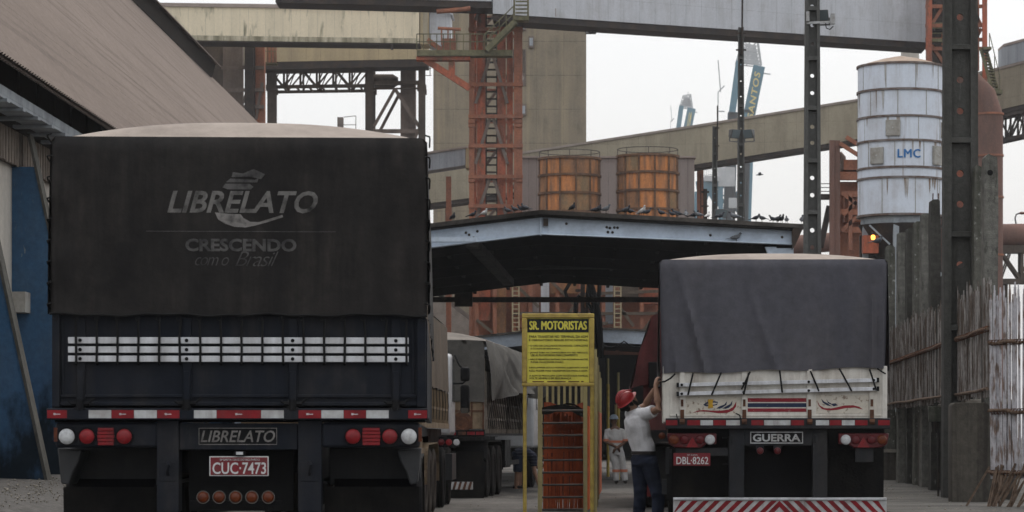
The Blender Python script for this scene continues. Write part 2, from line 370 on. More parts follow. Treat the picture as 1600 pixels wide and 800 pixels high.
# ================================================================ TRUCKS
class Rear:
    """measures on the rear plane of a trailer: photo pixels at scale s become metres on the plane y = Y0 (d > 0: towards the camera)"""
    def __init__(q, s): q.s = s; q.y = F/s
    def x(q, px): return X(px, q.s)
    def z(q, py): return Z(py, q.s)
    def box(q, mb, a, b, c, d, d0, d1): mb.box(q.x(a), q.x(b), q.y-d0, q.y-d1, q.z(c), q.z(d)); return mb
    def p(q, px, py, d=0): return Vector((q.x(px), q.y-d, q.z(py)))

def round_lamp(q, px, py, rpx, m, parent, name='tail_lamp', d=.0, rim='black_metal', t=.035):
    c = q.p(px, py, d); r = rpx/q.s
    mb = MB(); mb.lathe(c, (0, -1, 0), [(0, r*1.16), (t*.7, r*1.16), (t*.7, r*1.02), (t*.45, r)], 24)
    o = mb.build(name, M[rim], parent)
    mb = MB(); mb.lathe(c, (0, -1, 0), [(t*.4, r*.99), (t*.85, r*.97), (t*1.2, r*.75), (t*1.35, r*.35), (t*1.38, .002)], 24)
    mb.build('lens', M[m], o); return o

def wheel(c, r, wdt, parent, m='rubber', rimm='black_metal', side=1):
    c = Vector(c); mb = MB(); h = wdt/2
    prof = [(-h*.8, r*.60), (-h, r*.68), (-h, r*.90), (-h*.86, r*.985)]
    for k in range(5):
        a = -h*.8+k*h*.4-.0; prof += [(a-h*.14, r), (a+h*.10, r), (a+h*.12, r*.975), (a+h*.2, r*.975)]
    prof = [p for p in prof if p[0] <= h*.84]+[(h*.86, r*.985), (h, r*.90), (h, r*.68), (h*.8, r*.60)]
    mb.lathe(c, (1, 0, 0), prof, 36); o = mb.build('wheel', M[m], parent, smooth=30)
    mb = MB(); mb.lathe(c, (side, 0, 0), [(h*.2, .02), (h*.25, r*.2), (h*.7, r*.24), (h*.72, r*.32), (h*.4, r*.36), (h*.5, r*.52), (h*.85, r*.6), (h*.85, r*.62), (h*.1, r*.62)], 24)
    mb.build('rim', M[rimm], o); return o

def wr_tarp(amp, seed):
    rnd = random.Random(seed); ks = [(rnd.uniform(2, 9), rnd.uniform(-2.2, 2.2), rnd.uniform(0, 6.3), rnd.uniform(.3, 1)) for _ in range(7)]
    def f(x, z): return amp*sum(a*math.sin(kx*x+kz*z+ph) for kx, kz, ph, a in ks)/3
    return f

def tarp(q, name, parent, x0, x1, ztop, zbot, length, side_drop, mats, wr, crown=.27, hem=lambda u: 0, round_r=.05, side_fold=.02, crown_len=1.5, nu=72, taper=0, corner_bulge=0):
    """rear curtain + crowned roof + both sides of a canvas cover, one skin"""
    mb = MB(); y0 = q.y
    def edge(x):                                    # 1 in the middle, 0 at the sides
        u = 2*(x-x0)/(x1-x0)-1; return u
    nv = 34
    def rear(u, v):
        x = x0+(x1-x0)*u; e = abs(2*u-1)
        zt = ztop-(.03*max(0, (e-.965)/.035)**2)
        z = zt+(zbot+hem(u)-zt)*v
        xx = x+(taper*(v) if u < .5 else -taper*v)*max(0, (e-.8)/.2)
        bul = corner_bulge*max(0, (e-.9)/.1)*math.sin(v*9)*.5
        return (xx+(-bul if u < .5 else bul), y0+wr(x, z)*min(1, 6*v)*min(1, 8*(1-e)+.25)+.05*max(0, (e-.97)/.03)**2+(.03*(1-min(1, v*12))**2), z)
    mb.cur = 0; mb.grid(rear, nu, nv)
    nr = 40
    def roof(u, v):
        x = x0+(x1-x0)*u; e = abs(2*u-1); dep = length*v**2
        k = min(1, dep/crown_len); k = k*k*(3-2*k)
        bows = .035*abs(math.sin(dep*2.2))*k
        zt = ztop-(.03*max(0, (e-.965)/.035)**2)
        return (x, y0+.03+dep+(.05*max(0, (e-.97)/.03)**2 if v < .01 else 0), zt+(crown*k-bows)*(1-e**2.6))
    mb.cur = 1; mb.grid(roof, nu, nr)
    mb.cur = 0
    for sgn, xs in ((-1, x0), (1, x1)):
        def sd(u, v):
            dep = .03+length*u; z = ztop-.05+(side_drop(u)-ztop+.05)*v
            f = side_fold*(math.sin(dep*5.1+v*2)+.6*math.sin(dep*11.7+v*3+1))*v
            return (xs+sgn*(f*.5+side_fold*.8*v), y0+dep, z)
        mb.grid(sd, 80, 10)
    return mb.build(name, mats, parent, smooth=60)

def under_gear(q, t, x0, x1, length, ys, wr_=.5, m='rubber', deck=1.34, guard='black_metal'):
    """chassis rails, deck, axles and wheels under a trailer; ys: axle distances behind the rear plane"""
    xc = (x0+x1)/2; y0 = q.y
    mb = MB(); mb.box(x0+.03, x1-.03, y0+.10, y0+length, deck-.10, deck-.012); mb.build('deck', M['black_metal'], t)
    mb = MB()
    for sx_ in (-.52, .52): mb.ibeam((xc+sx_, y0+.32, deck-.27), (xc+sx_, y0+length, deck-.27), .14, .32, .02)
    for k in range(5): mb.box(xc-.5, xc+.5, y0+.6+k*length/5.5, y0+.7+k*length/5.5, deck-.36, deck-.2)
    mb.build('chassis_frame', M['chassis'], t)
    for ya in ys:
        mb = MB(); mb.tube([(x0+.2, y0+ya, wr_), (x1-.2, y0+ya, wr_)], .07, 10); mb.build('axle', M['black_metal'], t)
        for sx_, a in ((1, x0+.17), (1, x0+.47), (-1, x1-.47), (-1, x1-.17)):
            wheel((a, y0+ya, wr_), wr_, .27, t, m, side=-1 if a < xc else 1)
    for a, b in ((x0+.02, x0+.64), (x1-.64, x1-.02)):       # mud guards over the axles
        mb = MB()
        for k in range(14):
            a0 = math.pi*(k/14); a1 = math.pi*((k+1)/14); ya = ys[0]; rr = wr_+.09
            def pt(an): return (ya-rr*math.cos(an) if an < math.pi/2 else ys[-1]-rr*math.cos(an), wr_+rr*math.sin(an)*1.0)
            (ya0, z0_), (ya1, z1_) = pt(a0), pt(a1)
            if z0_ > wr_*1.1 or z1_ > wr_*1.1:
                mb.prism([(a, y0+ya0, z0_), (a, y0+ya1, z1_), (a, y0+ya1, z1_+.012), (a, y0+ya0, z0_+.012)], (b-a, 0, 0))
        mb.build('wheel_arch', M[guard], t)

# ---------------------------------------------------------------- big black trailer
def black_trailer():
    q = Rear(227); o = Vector((q.x(373), q.y, 0))
    t = thing('cargo_trailer', 'big black trailer with black canvas cover, faded white print and a silver-striped tailgate', 'trailer', o, R(2.75))
    x0, x1 = q.x(80), q.x(667); zt, zb = q.z(213.5), q.z(492)
    wr = wr_tarp(.010, 3)
    def wr2(x, z):
        k = max(0, 1-(z-zb)/.45); e = max(0, abs((x-(x0+x1)/2)/((x1-x0)/2))-.86)/.14
        return wr(x, z)+.004*math.sin(x*31+math.sin(z*3))*max(0, (zt-.2-z))-.012*k*k*abs(math.sin((x-x0)*math.pi/.14))-.02*e*(1+math.sin(z*13+x*5))
    tp = tarp(q, 'canvas_cover', t, x0, x1, zt, zb, 12.2, lambda u: zb+.03*math.sin(u*60), [M['tarp_black'], M['tarp_dust']], wr2, crown=.165, crown_len=.36, hem=lambda u: .004*math.sin(u*57)+.006*math.sin(u*23+1)+.004*math.sin(u*9))
    fp = dict(warp=wr2, depth=.004)
    yy = q.y-.0035
    def put(txt, a, b, c, d, m, **k): lettering(txt, q.x(a), q.x(b), q.z(d), q.z(c), yy, M[m], tp, warp=wr2, depth=.0004, **k)
    put('LIBRELATO', 262, 496, 298, 333, 'faded_print', shear=.28, bold=.022)
    put('CRESCENDO', 290, 463, 373, 393, 'faint_print', bold=.035)
    put('com o', 305, 358, 402, 415, 'faint_print', shear=.4, bold=-.012, space=.85)
    put('Brasil', 368, 435, 393, 416, 'faint_print', shear=.45, bold=-.014, space=.85)
    def flat(pts, m, name='printed_emblem'):
        mb = MB(); pp = [q.p(a, b) for a, b in pts]; pp = [Vector((p.x, yy+wr2(p.x, p.z), p.z)) for p in pp]
        mb.prism(pp, (0, -.0004, 0)); mb.build(name, M[m], tp, smooth=0)
    flat([(336, 332), (341, 343), (352, 350), (366, 354.5), (384, 355.5), (400, 352), (418, 347), (442, 339), (441, 335.5), (420, 342), (404, 347), (391, 346.5), (381, 341), (376, 335), (355, 334)], 'faded_print_bright')
    flat([(348, 293), (352, 287), (390, 287), (396, 292), (392, 296), (356, 296)], 'faint_print')
    flat([(353, 285), (360, 279), (398, 281), (404, 278), (402, 285)], 'faint_print')
    flat([(362, 277), (364, 269), (380, 271), (396, 264), (414, 272), (408, 280), (390, 276)], 'faint_print')
    mb = MB(); mb.grid(lambda u, v: (q.x(229+295*u), yy+wr2(q.x(229+295*u), q.z(362)), q.z(362.2-v)), 40, 1)
    mb.build('printed_line', M['faint_print'], tp)
    mb = MB(); mb.tube([(x0+(x1-x0)*i/90, q.y-.012, zb+.004*math.sin(i*.63)+.006*math.sin(i*.255+1)) for i in range(91)], .010, 6)
    for i in range(19):
        px = 89+i*31.8; c = q.p(px, 497, .014)
        mb.tube([c+Vector((.016*math.cos(a*.8), -.003, .016*math.sin(a*.8)-.005)) for a in range(9)], .004, 5)
    mb.build('hem_rope', M['rope'], t)
    for sg, xx in ((-1, x0-.015), (1, x1+.015)):
        for k in range(9):
            z = zb+.06+k*.145; mb = MB(); mb.tube([(xx-sg*.03, q.y-.012, z+.02), (xx+sg*.002, q.y-.004, z+.012), (xx+sg*.004, q.y+.05, z), (xx, q.y+.3, z-.03)], .006, 6); mb.build('side_lashing', M['rope'], t)
    # dark tailgate: frame posts, recessed sheet, channels
    tg = MB(); q.box(tg, 92, 655, 492, 634, -.10, -.05)
    q.box(tg, 83, 95, 490, 636, -.11, -.01); q.box(tg, 651, 665, 490, 636, -.11, -.01)
    q.box(tg, 95.5, 650.5, 616, 621, -.05, -.030); q.box(tg, 95.5, 650.5, 628, 634, -.05, -.022)
    for px in (99, 645): q.box(tg, px-2, px+2, 500, 615.5, -.05, -.037)
    mbk = MB(); mbk.box(q.x(84), q.x(664), q.y+.125, q.y+.16, q.z(660), q.z(480)); mbk.build('bed_end', M['black_metal'], t)
    tgo = tg.build('tailgate', M['navy'], t, bevel=.004)
    for px in (127, 292, 457, 618):
        mb = MB(); q.box(mb, px-7, px+7, 497, 627.5, -.05, -.028); q.box(mb, px-4.5, px+4.5, 580, 626, -.028, -.012)
        so_ = mb.build('stanchion', M['navy'], tgo, bevel=.003)
        mb = MB(); mb.tube([q.p(px-13, 631, .012), q.p(px+15, 631, .012)], .018, 8); mb.tube([q.p(px, 625, .01), q.p(px, 641, .016)], .03, 10)
        mb.tube([q.p(px-9, 639, .02), q.p(px+9, 639, .02)], .012, 8); mb.tube([q.p(px-18, 627, .0), q.p(px-11, 631, .012)], .008, 6); mb.tube([q.p(px+22, 622, .0), q.p(px+13, 630, .012)], .008, 6)
        mb.build('hinge', M['black_metal'], tgo)
    for a, b in ((527, 537), (541.5, 551.5), (556, 565.5)):
        mb = MB(); q.box(mb, 108, 638, a, b, -.027, -.006)
        bo = mb.build('aluminium_bar', M['alu'], tgo, bevel=.003)
        mb = MB()
        for px in (127, 292, 457, 618): mb.lathe(q.p(px, (a+b)/2, .006), (0, -1, 0), [(0, .013), (.006, .011), (.009, .003)], 10)
        mb.build('bolt', M['black_metal'], bo)
    for i in range(17):
        px = 121+i*32.1; top = px+random.uniform(-2, 2)
        mb = MB(); mb.tube([q.p(top, 499, .010), q.p(px+random.uniform(-.6, .6), 525, .010), q.p(px, 546, .0075), q.p(px+random.uniform(-.5, .5), 567, .010), q.p(px+random.uniform(-1, 1), 569, -.02)], .0085, 6)
        mb.build('lashing_rope', M['rope'], t)
    mb = MB(); q.box(mb, 76, 668, 638, 656, -.22, .03); rb = mb.build('rear_beam', M['navy'], t, bevel=.006)
    strips = [(77, 107.5, 1), (141, 176, 0), (176.4, 211, 1), (211.4, 246.5, 0), (247, 281.5, 1), (304, 339, 0), (339.4, 408, 1), (408.4, 443.5, 0), (466.5, 501.5, 1), (502, 536.5, 0), (537, 571.5, 1), (572, 607, 0), (637.5, 667, 1)]
    for a, b, r in strips:
        mb = MB(); q.box(mb, a, b, 641, 653.5, .0295, .034); so_ = mb.build('reflective_strip', M['refl_red' if r else 'refl_white'], rb)
        if r:
            mb = MB(); mm_ = (a+b)/2; q.box(mb, mm_-5, mm_+5, 646.6, 648, .034, .0355); q.box(mb, mm_-5.5, mm_-2, 645.6, 648.6, .034, .0352); mb.build('printed_mark', M['lamp_white'], so_)
    # lamp boards
    for a, b, lamps, rc in ((88, 246, ((106, 'lamp_white', 12.5), (137, 'lamp_red', 12), (195, 'lamp_red', 12)), (153, 179.5)),
                            (502, 656, ((551, 'lamp_red', 12), (608.5, 'lamp_red', 12), (638.5, 'lamp_white', 12.5)), (565, 594))):
        mb = MB(); q.box(mb, a, b, 660, 699.5, -.09, -.03); lb = mb.build('lamp_board', M['navy'], t, bevel=.02)
        for px, m, r in lamps: round_lamp(q, px, 682, r, m, lb, 'reverse_lamp' if m == 'lamp_white' else 'tail_lamp', d=-.031)
        mb = MB()
        for k in range(5): q.box(mb, rc[0]+.8*abs(k-2)*.6, rc[1]-.8*abs(k-2)*.6, 668.5+k*5.6, 673.4+k*5.6, -.031, -.012)
        mb.build('reflector', M['lamp_red'], lb, bevel=.003)
        e = a if a < 300 else b
        mb = MB(); mb.box(q.x(e)-.012, q.x(e)+.012, q.y+.032, q.y+.085, q.z(690), q.z(668)); mb.build('side_marker', M['lamp_amber'], lb)
    mb = MB(); q.box(mb, 279.5, 464.5, 661, 703, -.16, -.05); cb = mb.build('cross_beam', M['navy'], t, bevel=.006)
    mb = MB(); q.box(mb, 310, 432, 668.5, 695, -.05, -.042); bp = mb.build('name_plate', M['black_metal'], t)
    mb = MB()
    for a, b, c, d in ((310, 432, 668.5, 669.6), (310, 432, 693.9, 695), (310, 311, 669.7, 693.8), (431, 432, 669.7, 693.8)): q.box(mb, a, b, c, d, -.042, -.040)
    mb.build('border', M['faded_print_bright'], bp)
    lettering('LIBRELATO', q.x(313), q.x(429), q.z(691), q.z(672.5), q.y+.0405, M['faded_print_bright'], bp, shear=.25, bold=.012)
    for a, b in ((245, 279), (465, 501.5)):
        mb = MB(); q.box(mb, a, b, 657, 800, -.30, -.035); q.box(mb, a+2, b-2, 789, 850, -.28, -.045); q.box(mb, a+4, b-4, 722, 752, -.036, -.03)
        mb.tube([q.p((a+b)/2, 722, -.03), q.p((a+b)/2+3, 727, .02), q.p((a+b)/2, 735, .0), q.p((a+b)/2, 742, -.03)], .012, 8)
        mb.build('chassis_upright', M['navy'], t, bevel=.006)
    # registration plate with its lamp
    mb = MB(); q.box(mb, 365, 383, 705, 712, -.05, -.01); pl = mb.build('plate_lamp', M['black_metal'], t, bevel=.006)
    mb = MB(); q.box(mb, 369, 379.5, 706, 710.5, -.01, -.004); mb.build('lens', M['lamp_white'], pl)
    mb = MB(); q.box(mb, 326.5, 419, 713, 744, -.05, -.042); lp = mb.build('registration_plate', M['paint_white'], t, bevel=.012)
    mb = MB(); q.box(mb, 328.3, 417.2, 714.6, 742.4, -.043, -.0395); mb.build('plate_face', M['plate_red'], lp, bevel=.002)
    lettering('CUC\u00b77473', q.x(331.5), q.x(415), q.z(741), q.z(722.5), q.y+.0385, M['paint_white'], lp, bold=.012)
    lettering('SP\u00b7SANTA CRUZ DO RIO PARDO', q.x(343), q.x(405), q.z(720), q.z(716.6), q.y+.0385, M['paint_white'], lp)
    mb = MB(); q.box(mb, 290, 455, 703.5, 800, -.34, -.3); mb.build('back_plate', M['rope'], t)  # dark plate added to keep the void under the trailer black
    for px in (317, 342, 367.5, 393, 418.5): round_lamp(q, px, 777, 9, 'lamp_amber', t, 'marker_lamp', d=-.06, rim='chrome', t=.04)
    mb = MB(); q.box(mb, 296, 440, 783, 790, -.12, -.062); mb.build('lamp_rail', M['black_metal'], t)
    mb = MB(); q.box(mb, 84, 662, 850, 874, -.09, .0); mb.build('underrun_bar', M['refl_white'], t, bevel=.006)
    # mud guards and flaps
    for sg, a in ((1, 90), (-1, 656)):
        mb = MB(); e = a+sg*42
        mb.prism([q.p(a-sg*2, 700, -.12), q.p(a+sg*36, 704, -.12), q.p(a+sg*30, 724, -.12), q.p(a+sg*22, 738, -.12), q.p(a+sg*16, 758, -.12), q.p(a+sg*4, 756, -.12)], (0, .5, 0))
        mb.box(q.x(a), q.x(e+sg*105), q.y+.6, q.y+.62, q.z(760), q.z(700))
        mb.build('mud_guard', M['plastic_guard'], t, bevel=.015)
        mb = MB(); mb.grid(lambda u, v: (q.x(a+sg*2+sg*150*u), q.y+.30+.02*math.sin(u*5)+.05*v, q.z(762+110*v)), 10, 6); mb.build('mud_flap', M['rubber'], t)
    under_gear(q, t, x0+.02, x1-.02, 12.1, (1.0, 2.25, 3.5))
    mb = MB()
    for xs in (x0, x1-.05): mb.box(xs, xs+.05, q.y+.12, q.y+12.2, q.z(650), q.z(497))
    mb.build('side_board', M['navy'], t)
black_trailer()

# ---------------------------------------------------------------- white trailer under a grey cover
def white_trailer():
    q = Rear(138); o = Vector((q.x(1210), q.y, 0))
    t = thing('cargo_trailer', 'white trailer under a smooth grey canvas, with red and blue painted flourishes on its tailgate', 'trailer', o, R(-1.75))
    x0, x1 = q.x(1030), q.x(1387); zt, zb = q.z(405), q.z(579)
    w0 = wr_tarp(.016, 11)
    def wr(x, z):
        u = (x-x0)/(x1-x0)
        return min(.018, w0(x, z)-.06*math.exp(-((x-x0-.2-.25*(zt-z))/.035)**2)*min(1, (zt-z)*1.5)-.07*math.exp(-((x-x1+.16+.02*(zt-z))/.04)**2)*min(1, (zt-z)*1.5)-.04*math.exp(-((x-x1+.05)/.025)**2)*min(1, (zt-z)*1.5)-.03*math.exp(-((x-x0-.9-.35*(zt-z))/.035)**2)*(zt-z)-.03*math.exp(-((x-x0-.06-.10*(zt-z))/.03)**2)*min(1, (zt-z))-.03*math.exp(-((x-x0-1.5+.2*(zt-z))/.04)**2)*(zt-z)-.03*math.exp(-((x-x0-2.0+.1*(zt-z))/.04)**2)*(zt-z))
    tarp(q, 'canvas_cover', t, x0, x1, zt, zb, 11, lambda u: zb, [M['tarp_grey'], M['tarp_dust']], wr, crown=.115, crown_len=.38, hem=lambda u: -.035+.07*u+.012*math.sin(u*17), taper=.03)
    mb = MB(); q.box(mb, 1040, 1384, 572, 659, -.12, -.03); q.box(mb, 1036, 1046, 572, 659.5, -.13, -.02); q.box(mb, 1378, 1386, 572, 659.5, -.13, -.02)
    q.box(mb, 1062, 1378, 651.5, 653.5, -.03, -.012); q.box(mb, 1046.5, 1377.5, 648, 650.5, -.03, -.02)
    tg = mb.build('tailgate', M['body_white'], t, bevel=.005)
    mb = MB(); q.box(mb, 1060, 1375, 654.5, 656.5, -.03, .006); mb.build('hinge_bar', M['body_white'], tg, bevel=.003)
    for px in (1066, 1163, 1265, 1362):
        mb = MB(); q.box(mb, px-4, px+4, 577, 650, -.03, -.008); st = mb.build('stanchion', M['body_white'], tg, bevel=.003)
        mb = MB(); q.box(mb, px-2, px+2, 624, 635, -.008, .0); q.box(mb, px-3, px+3, 640, 658, -.008, .012); mb.tube([q.p(px-4, 659, .02), q.p(px+4, 659, .02)], .03, 8); mb.build('hinge', M['rust'], st)
    for a, b, c, d in ((601.5, 594, 5.5, 0), (615.5, 607.5, 5.5, 0)):
        mb = MB(); p, r = q.p(1059, a, .012), q.p(1371, b, .012); mb.bar(p, r, .04, .042); ab = mb.build('aluminium_bar', M['alu'], tg, bevel=.003)
        mb = MB()
        for f_ in (.0, 1.0): c_ = p.lerp(r, f_); mb.bar(c_+Vector((-.014, 0, 0)), c_+Vector((.014, 0, 0)), .055, .052)
        for f_ in (.02, .33, .655, .98): mb.lathe(p.lerp(r, f_)+Vector((0, -.02, 0)), (0, -1, 0), [(0, .016), (.008, .014), (.01, .004)], 8)
        mb.build('end_cap', M['rope'], ab)
    for a, b, c, d in ((1083, 583, 1075, 617), (1127, 582, 1112, 617), (1172, 581, 1159, 608), (1170, 583, 1162, 616), (1218, 579, 1222, 613), (1266, 580, 1279, 611), (1311, 576, 1330, 611), (1358, 577, 1368, 609)):
        mb = MB(); mb.tube([q.p(a, b, .02), q.p(a+.35*(c-a), b+.35*(d-b), .046), q.p(c-.1*(c-a), d-.1*(d-b), .046), q.p(c, d, .03)], .010, 6); mb.build('lashing_strap', M['rope'], t)
    mb = MB(); mb.tube([q.p(1055, 584, .02), q.p(1048, 591, .05), q.p(1039, 596, .03), q.p(1031, 597, -.05)], .010, 6)
    mb.tube([q.p(1370, 576, .02), q.p(1377, 581, .05), q.p(1383, 584, .0)], .009, 6); mb.tube([q.p(1150, 646, .0), q.p(1156, 649, .03), q.p(1157, 655, .02)], .008, 6); mb.tube([q.p(1057, 647, .0), q.p(1058, 652, .02), q.p(1060, 660, .03)], .007, 6)
    mb.build('loose_rope', M['rope'], t)
    # painted flourishes
    def flat(pts, m, par, d=-.0265, sc_=None):
        mb = MB(); mb.prism([q.p(a, b, d) for a, b in pts], (0, -.0015, 0)); mb.build('painted_emblem', M[m], par, smooth=0)
    mb = MB(); q.box(mb, 1072, 1158, 620, 648, -.03, -.0275); pa = mb.build('painted_panel', M['decal_ground'], tg)
    def lp(cx, cy): return (1030+cx*.23125, 560+cy*.23125)         # pixels of an enlarged view
    flat([lp(*p) for p in ((222, 368), (265, 352), (300, 348), (360, 353), (420, 352), (470, 345), (500, 328), (522, 290), (520, 325), (500, 352), (460, 368), (400, 370), (330, 360), (280, 358))], 'decal_red', pa)
    flat([lp(*p) for p in ((385, 338), (410, 322), (440, 312), (460, 288), (455, 312), (432, 330), (410, 340))], 'decal_blue', pa)
    flat([lp(*p) for p in ((425, 338), (455, 322), (480, 308), (496, 285), (492, 315), (470, 334), (450, 340))], 'decal_blue', pa)
    flat([lp(*p) for p in ((298, 312), (320, 296), (360, 288), (396, 292), (398, 300), (360, 298), (325, 304), (316, 312), (340, 316), (380, 310), (396, 302), (392, 314), (350, 324), (312, 322))], 'decal_blue', pa)
    flat([lp(*p) for p in ((330, 278), (366, 276), (362, 306), (366, 334), (330, 338), (334, 306))], 'decal_yellow', pa, d=-.0245)
    for a, b, m in ((622, 628, 'decal_red'), (629.8, 636.2, 'decal_blue'), (638, 643.5, 'decal_red')):
        mb = MB(); q.box(mb, 1168.5, 1260, a, b, -.03, -.0275); mb.build('painted_stripe', M[m], tg)
    mb = MB(); q.box(mb, 1275, 1357, 617, 646, -.03, -.0275); pb = mb.build('painted_panel', M['decal_ground'], tg)
    flat([lp(*p) for p in ((1066, 280), (1085, 318), (1115, 335), (1160, 338), (1200, 330), (1250, 318), (1310, 316), (1350, 326), (1375, 345), (1320, 332), (1260, 336), (1200, 348), (1140, 352), (1100, 342), (1078, 320))], 'decal_red', pb)
    flat([lp(*p) for p in ((1094, 272), (1105, 298), (1135, 318), (1165, 324), (1140, 304), (1115, 292))], 'decal_blue', pb)
    flat([lp(*p) for p in ((1128, 272), (1140, 292), (1165, 306), (1190, 303), (1206, 316), (1180, 324), (1160, 312), (1140, 302))], 'decal_blue', pb)
    mb = MB(); q.box(mb, 1040, 1390, 653.5, 670, -.25, .02); rb = mb.build('rear_beam', M['chassis'], t, bevel=.006)
    for a, b, r in ((1040.5, 1058.5, 1), (1074, 1094, 1), (1094.5, 1114, 0), (1114.6, 1134, 1), (1134.6, 1156, 0), (1174, 1193, 1), (1194, 1235, 0), (1236, 1256, 1), (1274.5, 1295, 0), (1296, 1314.5, 1), (1315, 1335, 0), (1335.6, 1355, 1), (1371.5, 1389.5, 1)):
        mb = MB(); q.box(mb, a, b, 656.5, 664.5, .0195, .024); so_ = mb.build('reflective_strip', M['refl_red' if r else 'refl_white'], rb)
    for a, b, sg in ((1042, 1119.5, 1), (1310, 1389, -1)):
        mb = MB(); e, f_ = (a, b) if sg == 1 else (b, a)
        mb.prism([q.p(e, 677, -.03), q.p(f_, 677, -.03), q.p(f_, 694, -.03), q.p(f_-sg*16, 694, -.03), q.p(f_-sg*24, 700, -.03), q.p(e+sg*27, 700, -.03), q.p(e+sg*12, 699, -.03), q.p(e+sg*3, 694, -.03)], (0, .08, 0))
        lc = mb.build('lamp_cluster', M['lamp_dark_red'], t, bevel=.012)
        for k, (off, r, m) in enumerate(((11, 7.8, 'lamp_amber'), (27.5, 7.2, 'lamp_dark_red'), (52, 7.2, 'lamp_dark_red'), (67.5, 8, 'lamp_white'))):
            mb = MB(); mb.lathe(q.p(e+sg*off, 687, -.031), (0, -1, 0), [(0, r/138), (.012, r/138), (.025, r*.8/138), (.03, r*.3/138), (.031, .001)], 20)
            mb.build({'lamp_amber': 'indicator', 'lamp_dark_red': 'tail_lamp', 'lamp_white': 'reverse_lamp'}[m], M[m], lc)
        mb = MB(); mb.prism([q.p(e+sg*40, 683, -.028), q.p(e+sg*30.5, 699, -.028), q.p(e+sg*49.5, 699, -.028)], (0, -.012, 0)); mb.build('reflector', M['lamp_red'], lc)
    mb = MB(); q.box(mb, 1163.5, 1269.5, 671, 696, -.20, -.06); mb.build('cross_beam', M['chassis'], t)
    mb = MB(); q.box(mb, 1172.5, 1255, 674.5, 693, -.059, -.045); npl = mb.build('name_plate', M['rope'], t)
    mb = MB()
    for a, b, c, d in ((1172.5, 1255, 674.5, 676), (1172.5, 1255, 691.5, 693), (1172.5, 1174, 676.1, 691.4), (1253.5, 1255, 676.1, 691.4)): q.box(mb, a, b, c, d, -.0455, -.042)
    mb.build('border', M['refl_white'], npl)
    lettering('GUERRA', q.x(1176.5), q.x(1251), q.z(690), q.z(678), q.y+.0445, M['refl_white'], npl, bold=.03)
    for a, b in ((1139.5, 1163), (1270, 1293)):
        mb = MB(); q.box(mb, a, b, 670.5, 786, -.28, -.05); q.box(mb, a+3, a+7, 680, 692, -.05, -.04); mb.build('chassis_upright', M['chassis'], t, bevel=.006)
    for px in (1188, 1215):
        mb = MB(); q.box(mb, px-6, px+6, 695, 703, -.09, -.06); lm = mb.build('warning_lamp', M['chassis'], t)
        mb = MB(); mb.lathe(q.p(px, 704.5, -.06), (0, -1, 0), [(0, 5.5/138), (.02, 5/138), (.028, .002)], 16); mb.build('lens', M['lamp_dark_red'], lm)
    mb = MB(); q.box(mb, 1052.5, 1110, 708, 728, -.06, -.05); lp_ = mb.build('registration_plate', M['plate_red'], t, bevel=.004)
    lettering('DBL\u00b78262', q.x(1057), q.x(1107), q.z(725.5), q.z(713.8), q.y+.048, M['paint_white'], lp_, bold=.012)
    lettering('SP\u00b7ASSIS', q.x(1074), q.x(1090), q.z(712), q.z(710), q.y+.048, M['paint_white'], lp_)
    mb = MB(); q.box(mb, 1056, 1138, 700, 712, -.12, -.061); q.box(mb, 1337, 1365, 696, 722, -.1, -.06); mb.build('bracket', M['chassis'], t)
    mb = MB(); q.box(mb, 1150, 1285, 700, 800, -.6, -.56); q.box(mb, 1046, 1386, 669, 702, -.5, -.46); mb.build('shade_plate', M['black_metal'], t)  # dark plates added to stand in for the shade under the trailer
    for a, b in ((1050, 1142), (1290, 1384)):
        mb = MB(); mb.grid(lambda u, v: (q.x(a+(b-a)*u), q.y+.34+.015*math.sin(u*6)+.04*v, q.z(702+105*v)), 8, 6); mb.build('mud_flap', M['rubber'], t)
    mb = MB(); q.box(mb, 1052, 1385, 781, 802, -.1, -.02); ub = mb.build('underrun_bar', M['refl_white'], t)
    mb = MB(); q.box(mb, 1052, 1385, 777.5, 780.7, -.11, .0); mb.build('bar_edge', M['alu'], ub)
    for k in range(-9, 10):
        px = 1218+k*17.6; sg = 1 if k < 0 else -1
        if k == 0: pts = [(1218, 782.5), (1236, 800.5), (1226, 800.5), (1218, 792), (1210, 800.5), (1200, 800.5)]
        else:
            b0 = px-4.5; pts = [(b0+sg*9, 782.5), (b0+9+sg*9, 782.5), (b0+9-sg*9, 800.5), (b0-sg*9, 800.5)]
        pts = [(min(1384, max(1053, a)), b) for a, b in pts]
        mb = MB(); mb.prism([q.p(a, b, -.0205) for a, b in pts], (0, -.004, 0)); mb.build('warning_stripe', M['refl_red'], ub, smooth=0)
    mb = MB(); mb.lathe(q.p(1034.5, 681, -.4), (0, -1, 0), [(0, .04), (.03, .04), (.04, .02), (.041, .001)], 14); mb.build('side_marker', M['lamp_amber'], t)
    mb = MB(); q.box(mb, 1040, 1046, 700, 742, -.6, -.56); q.box(mb, 1034, 1042, 750, 774, -.7, -.6); q.box(mb, 1377, 1382, 690, 742, -.6, -.57); mb.build('step_bracket', M['plastic_guard'], t)
    under_gear(q, t, x0+.07, x1-.02, 10.9, (1.1, 2.35, 3.6))
    mb = MB()
    for xs in (q.x(1037), q.x(1385)-.04): mb.box(xs, xs+.04, q.y+.135, q.y+11, q.z(655), q.z(575))
    for k in range(8): mb.box(q.x(1037)-.02, q.x(1037), q.y+.3+k*1.4, q.y+.4+k*1.4, q.z(655), q.z(575))
    mb.build('side_board', M['body_white'], t)
white_trailer()

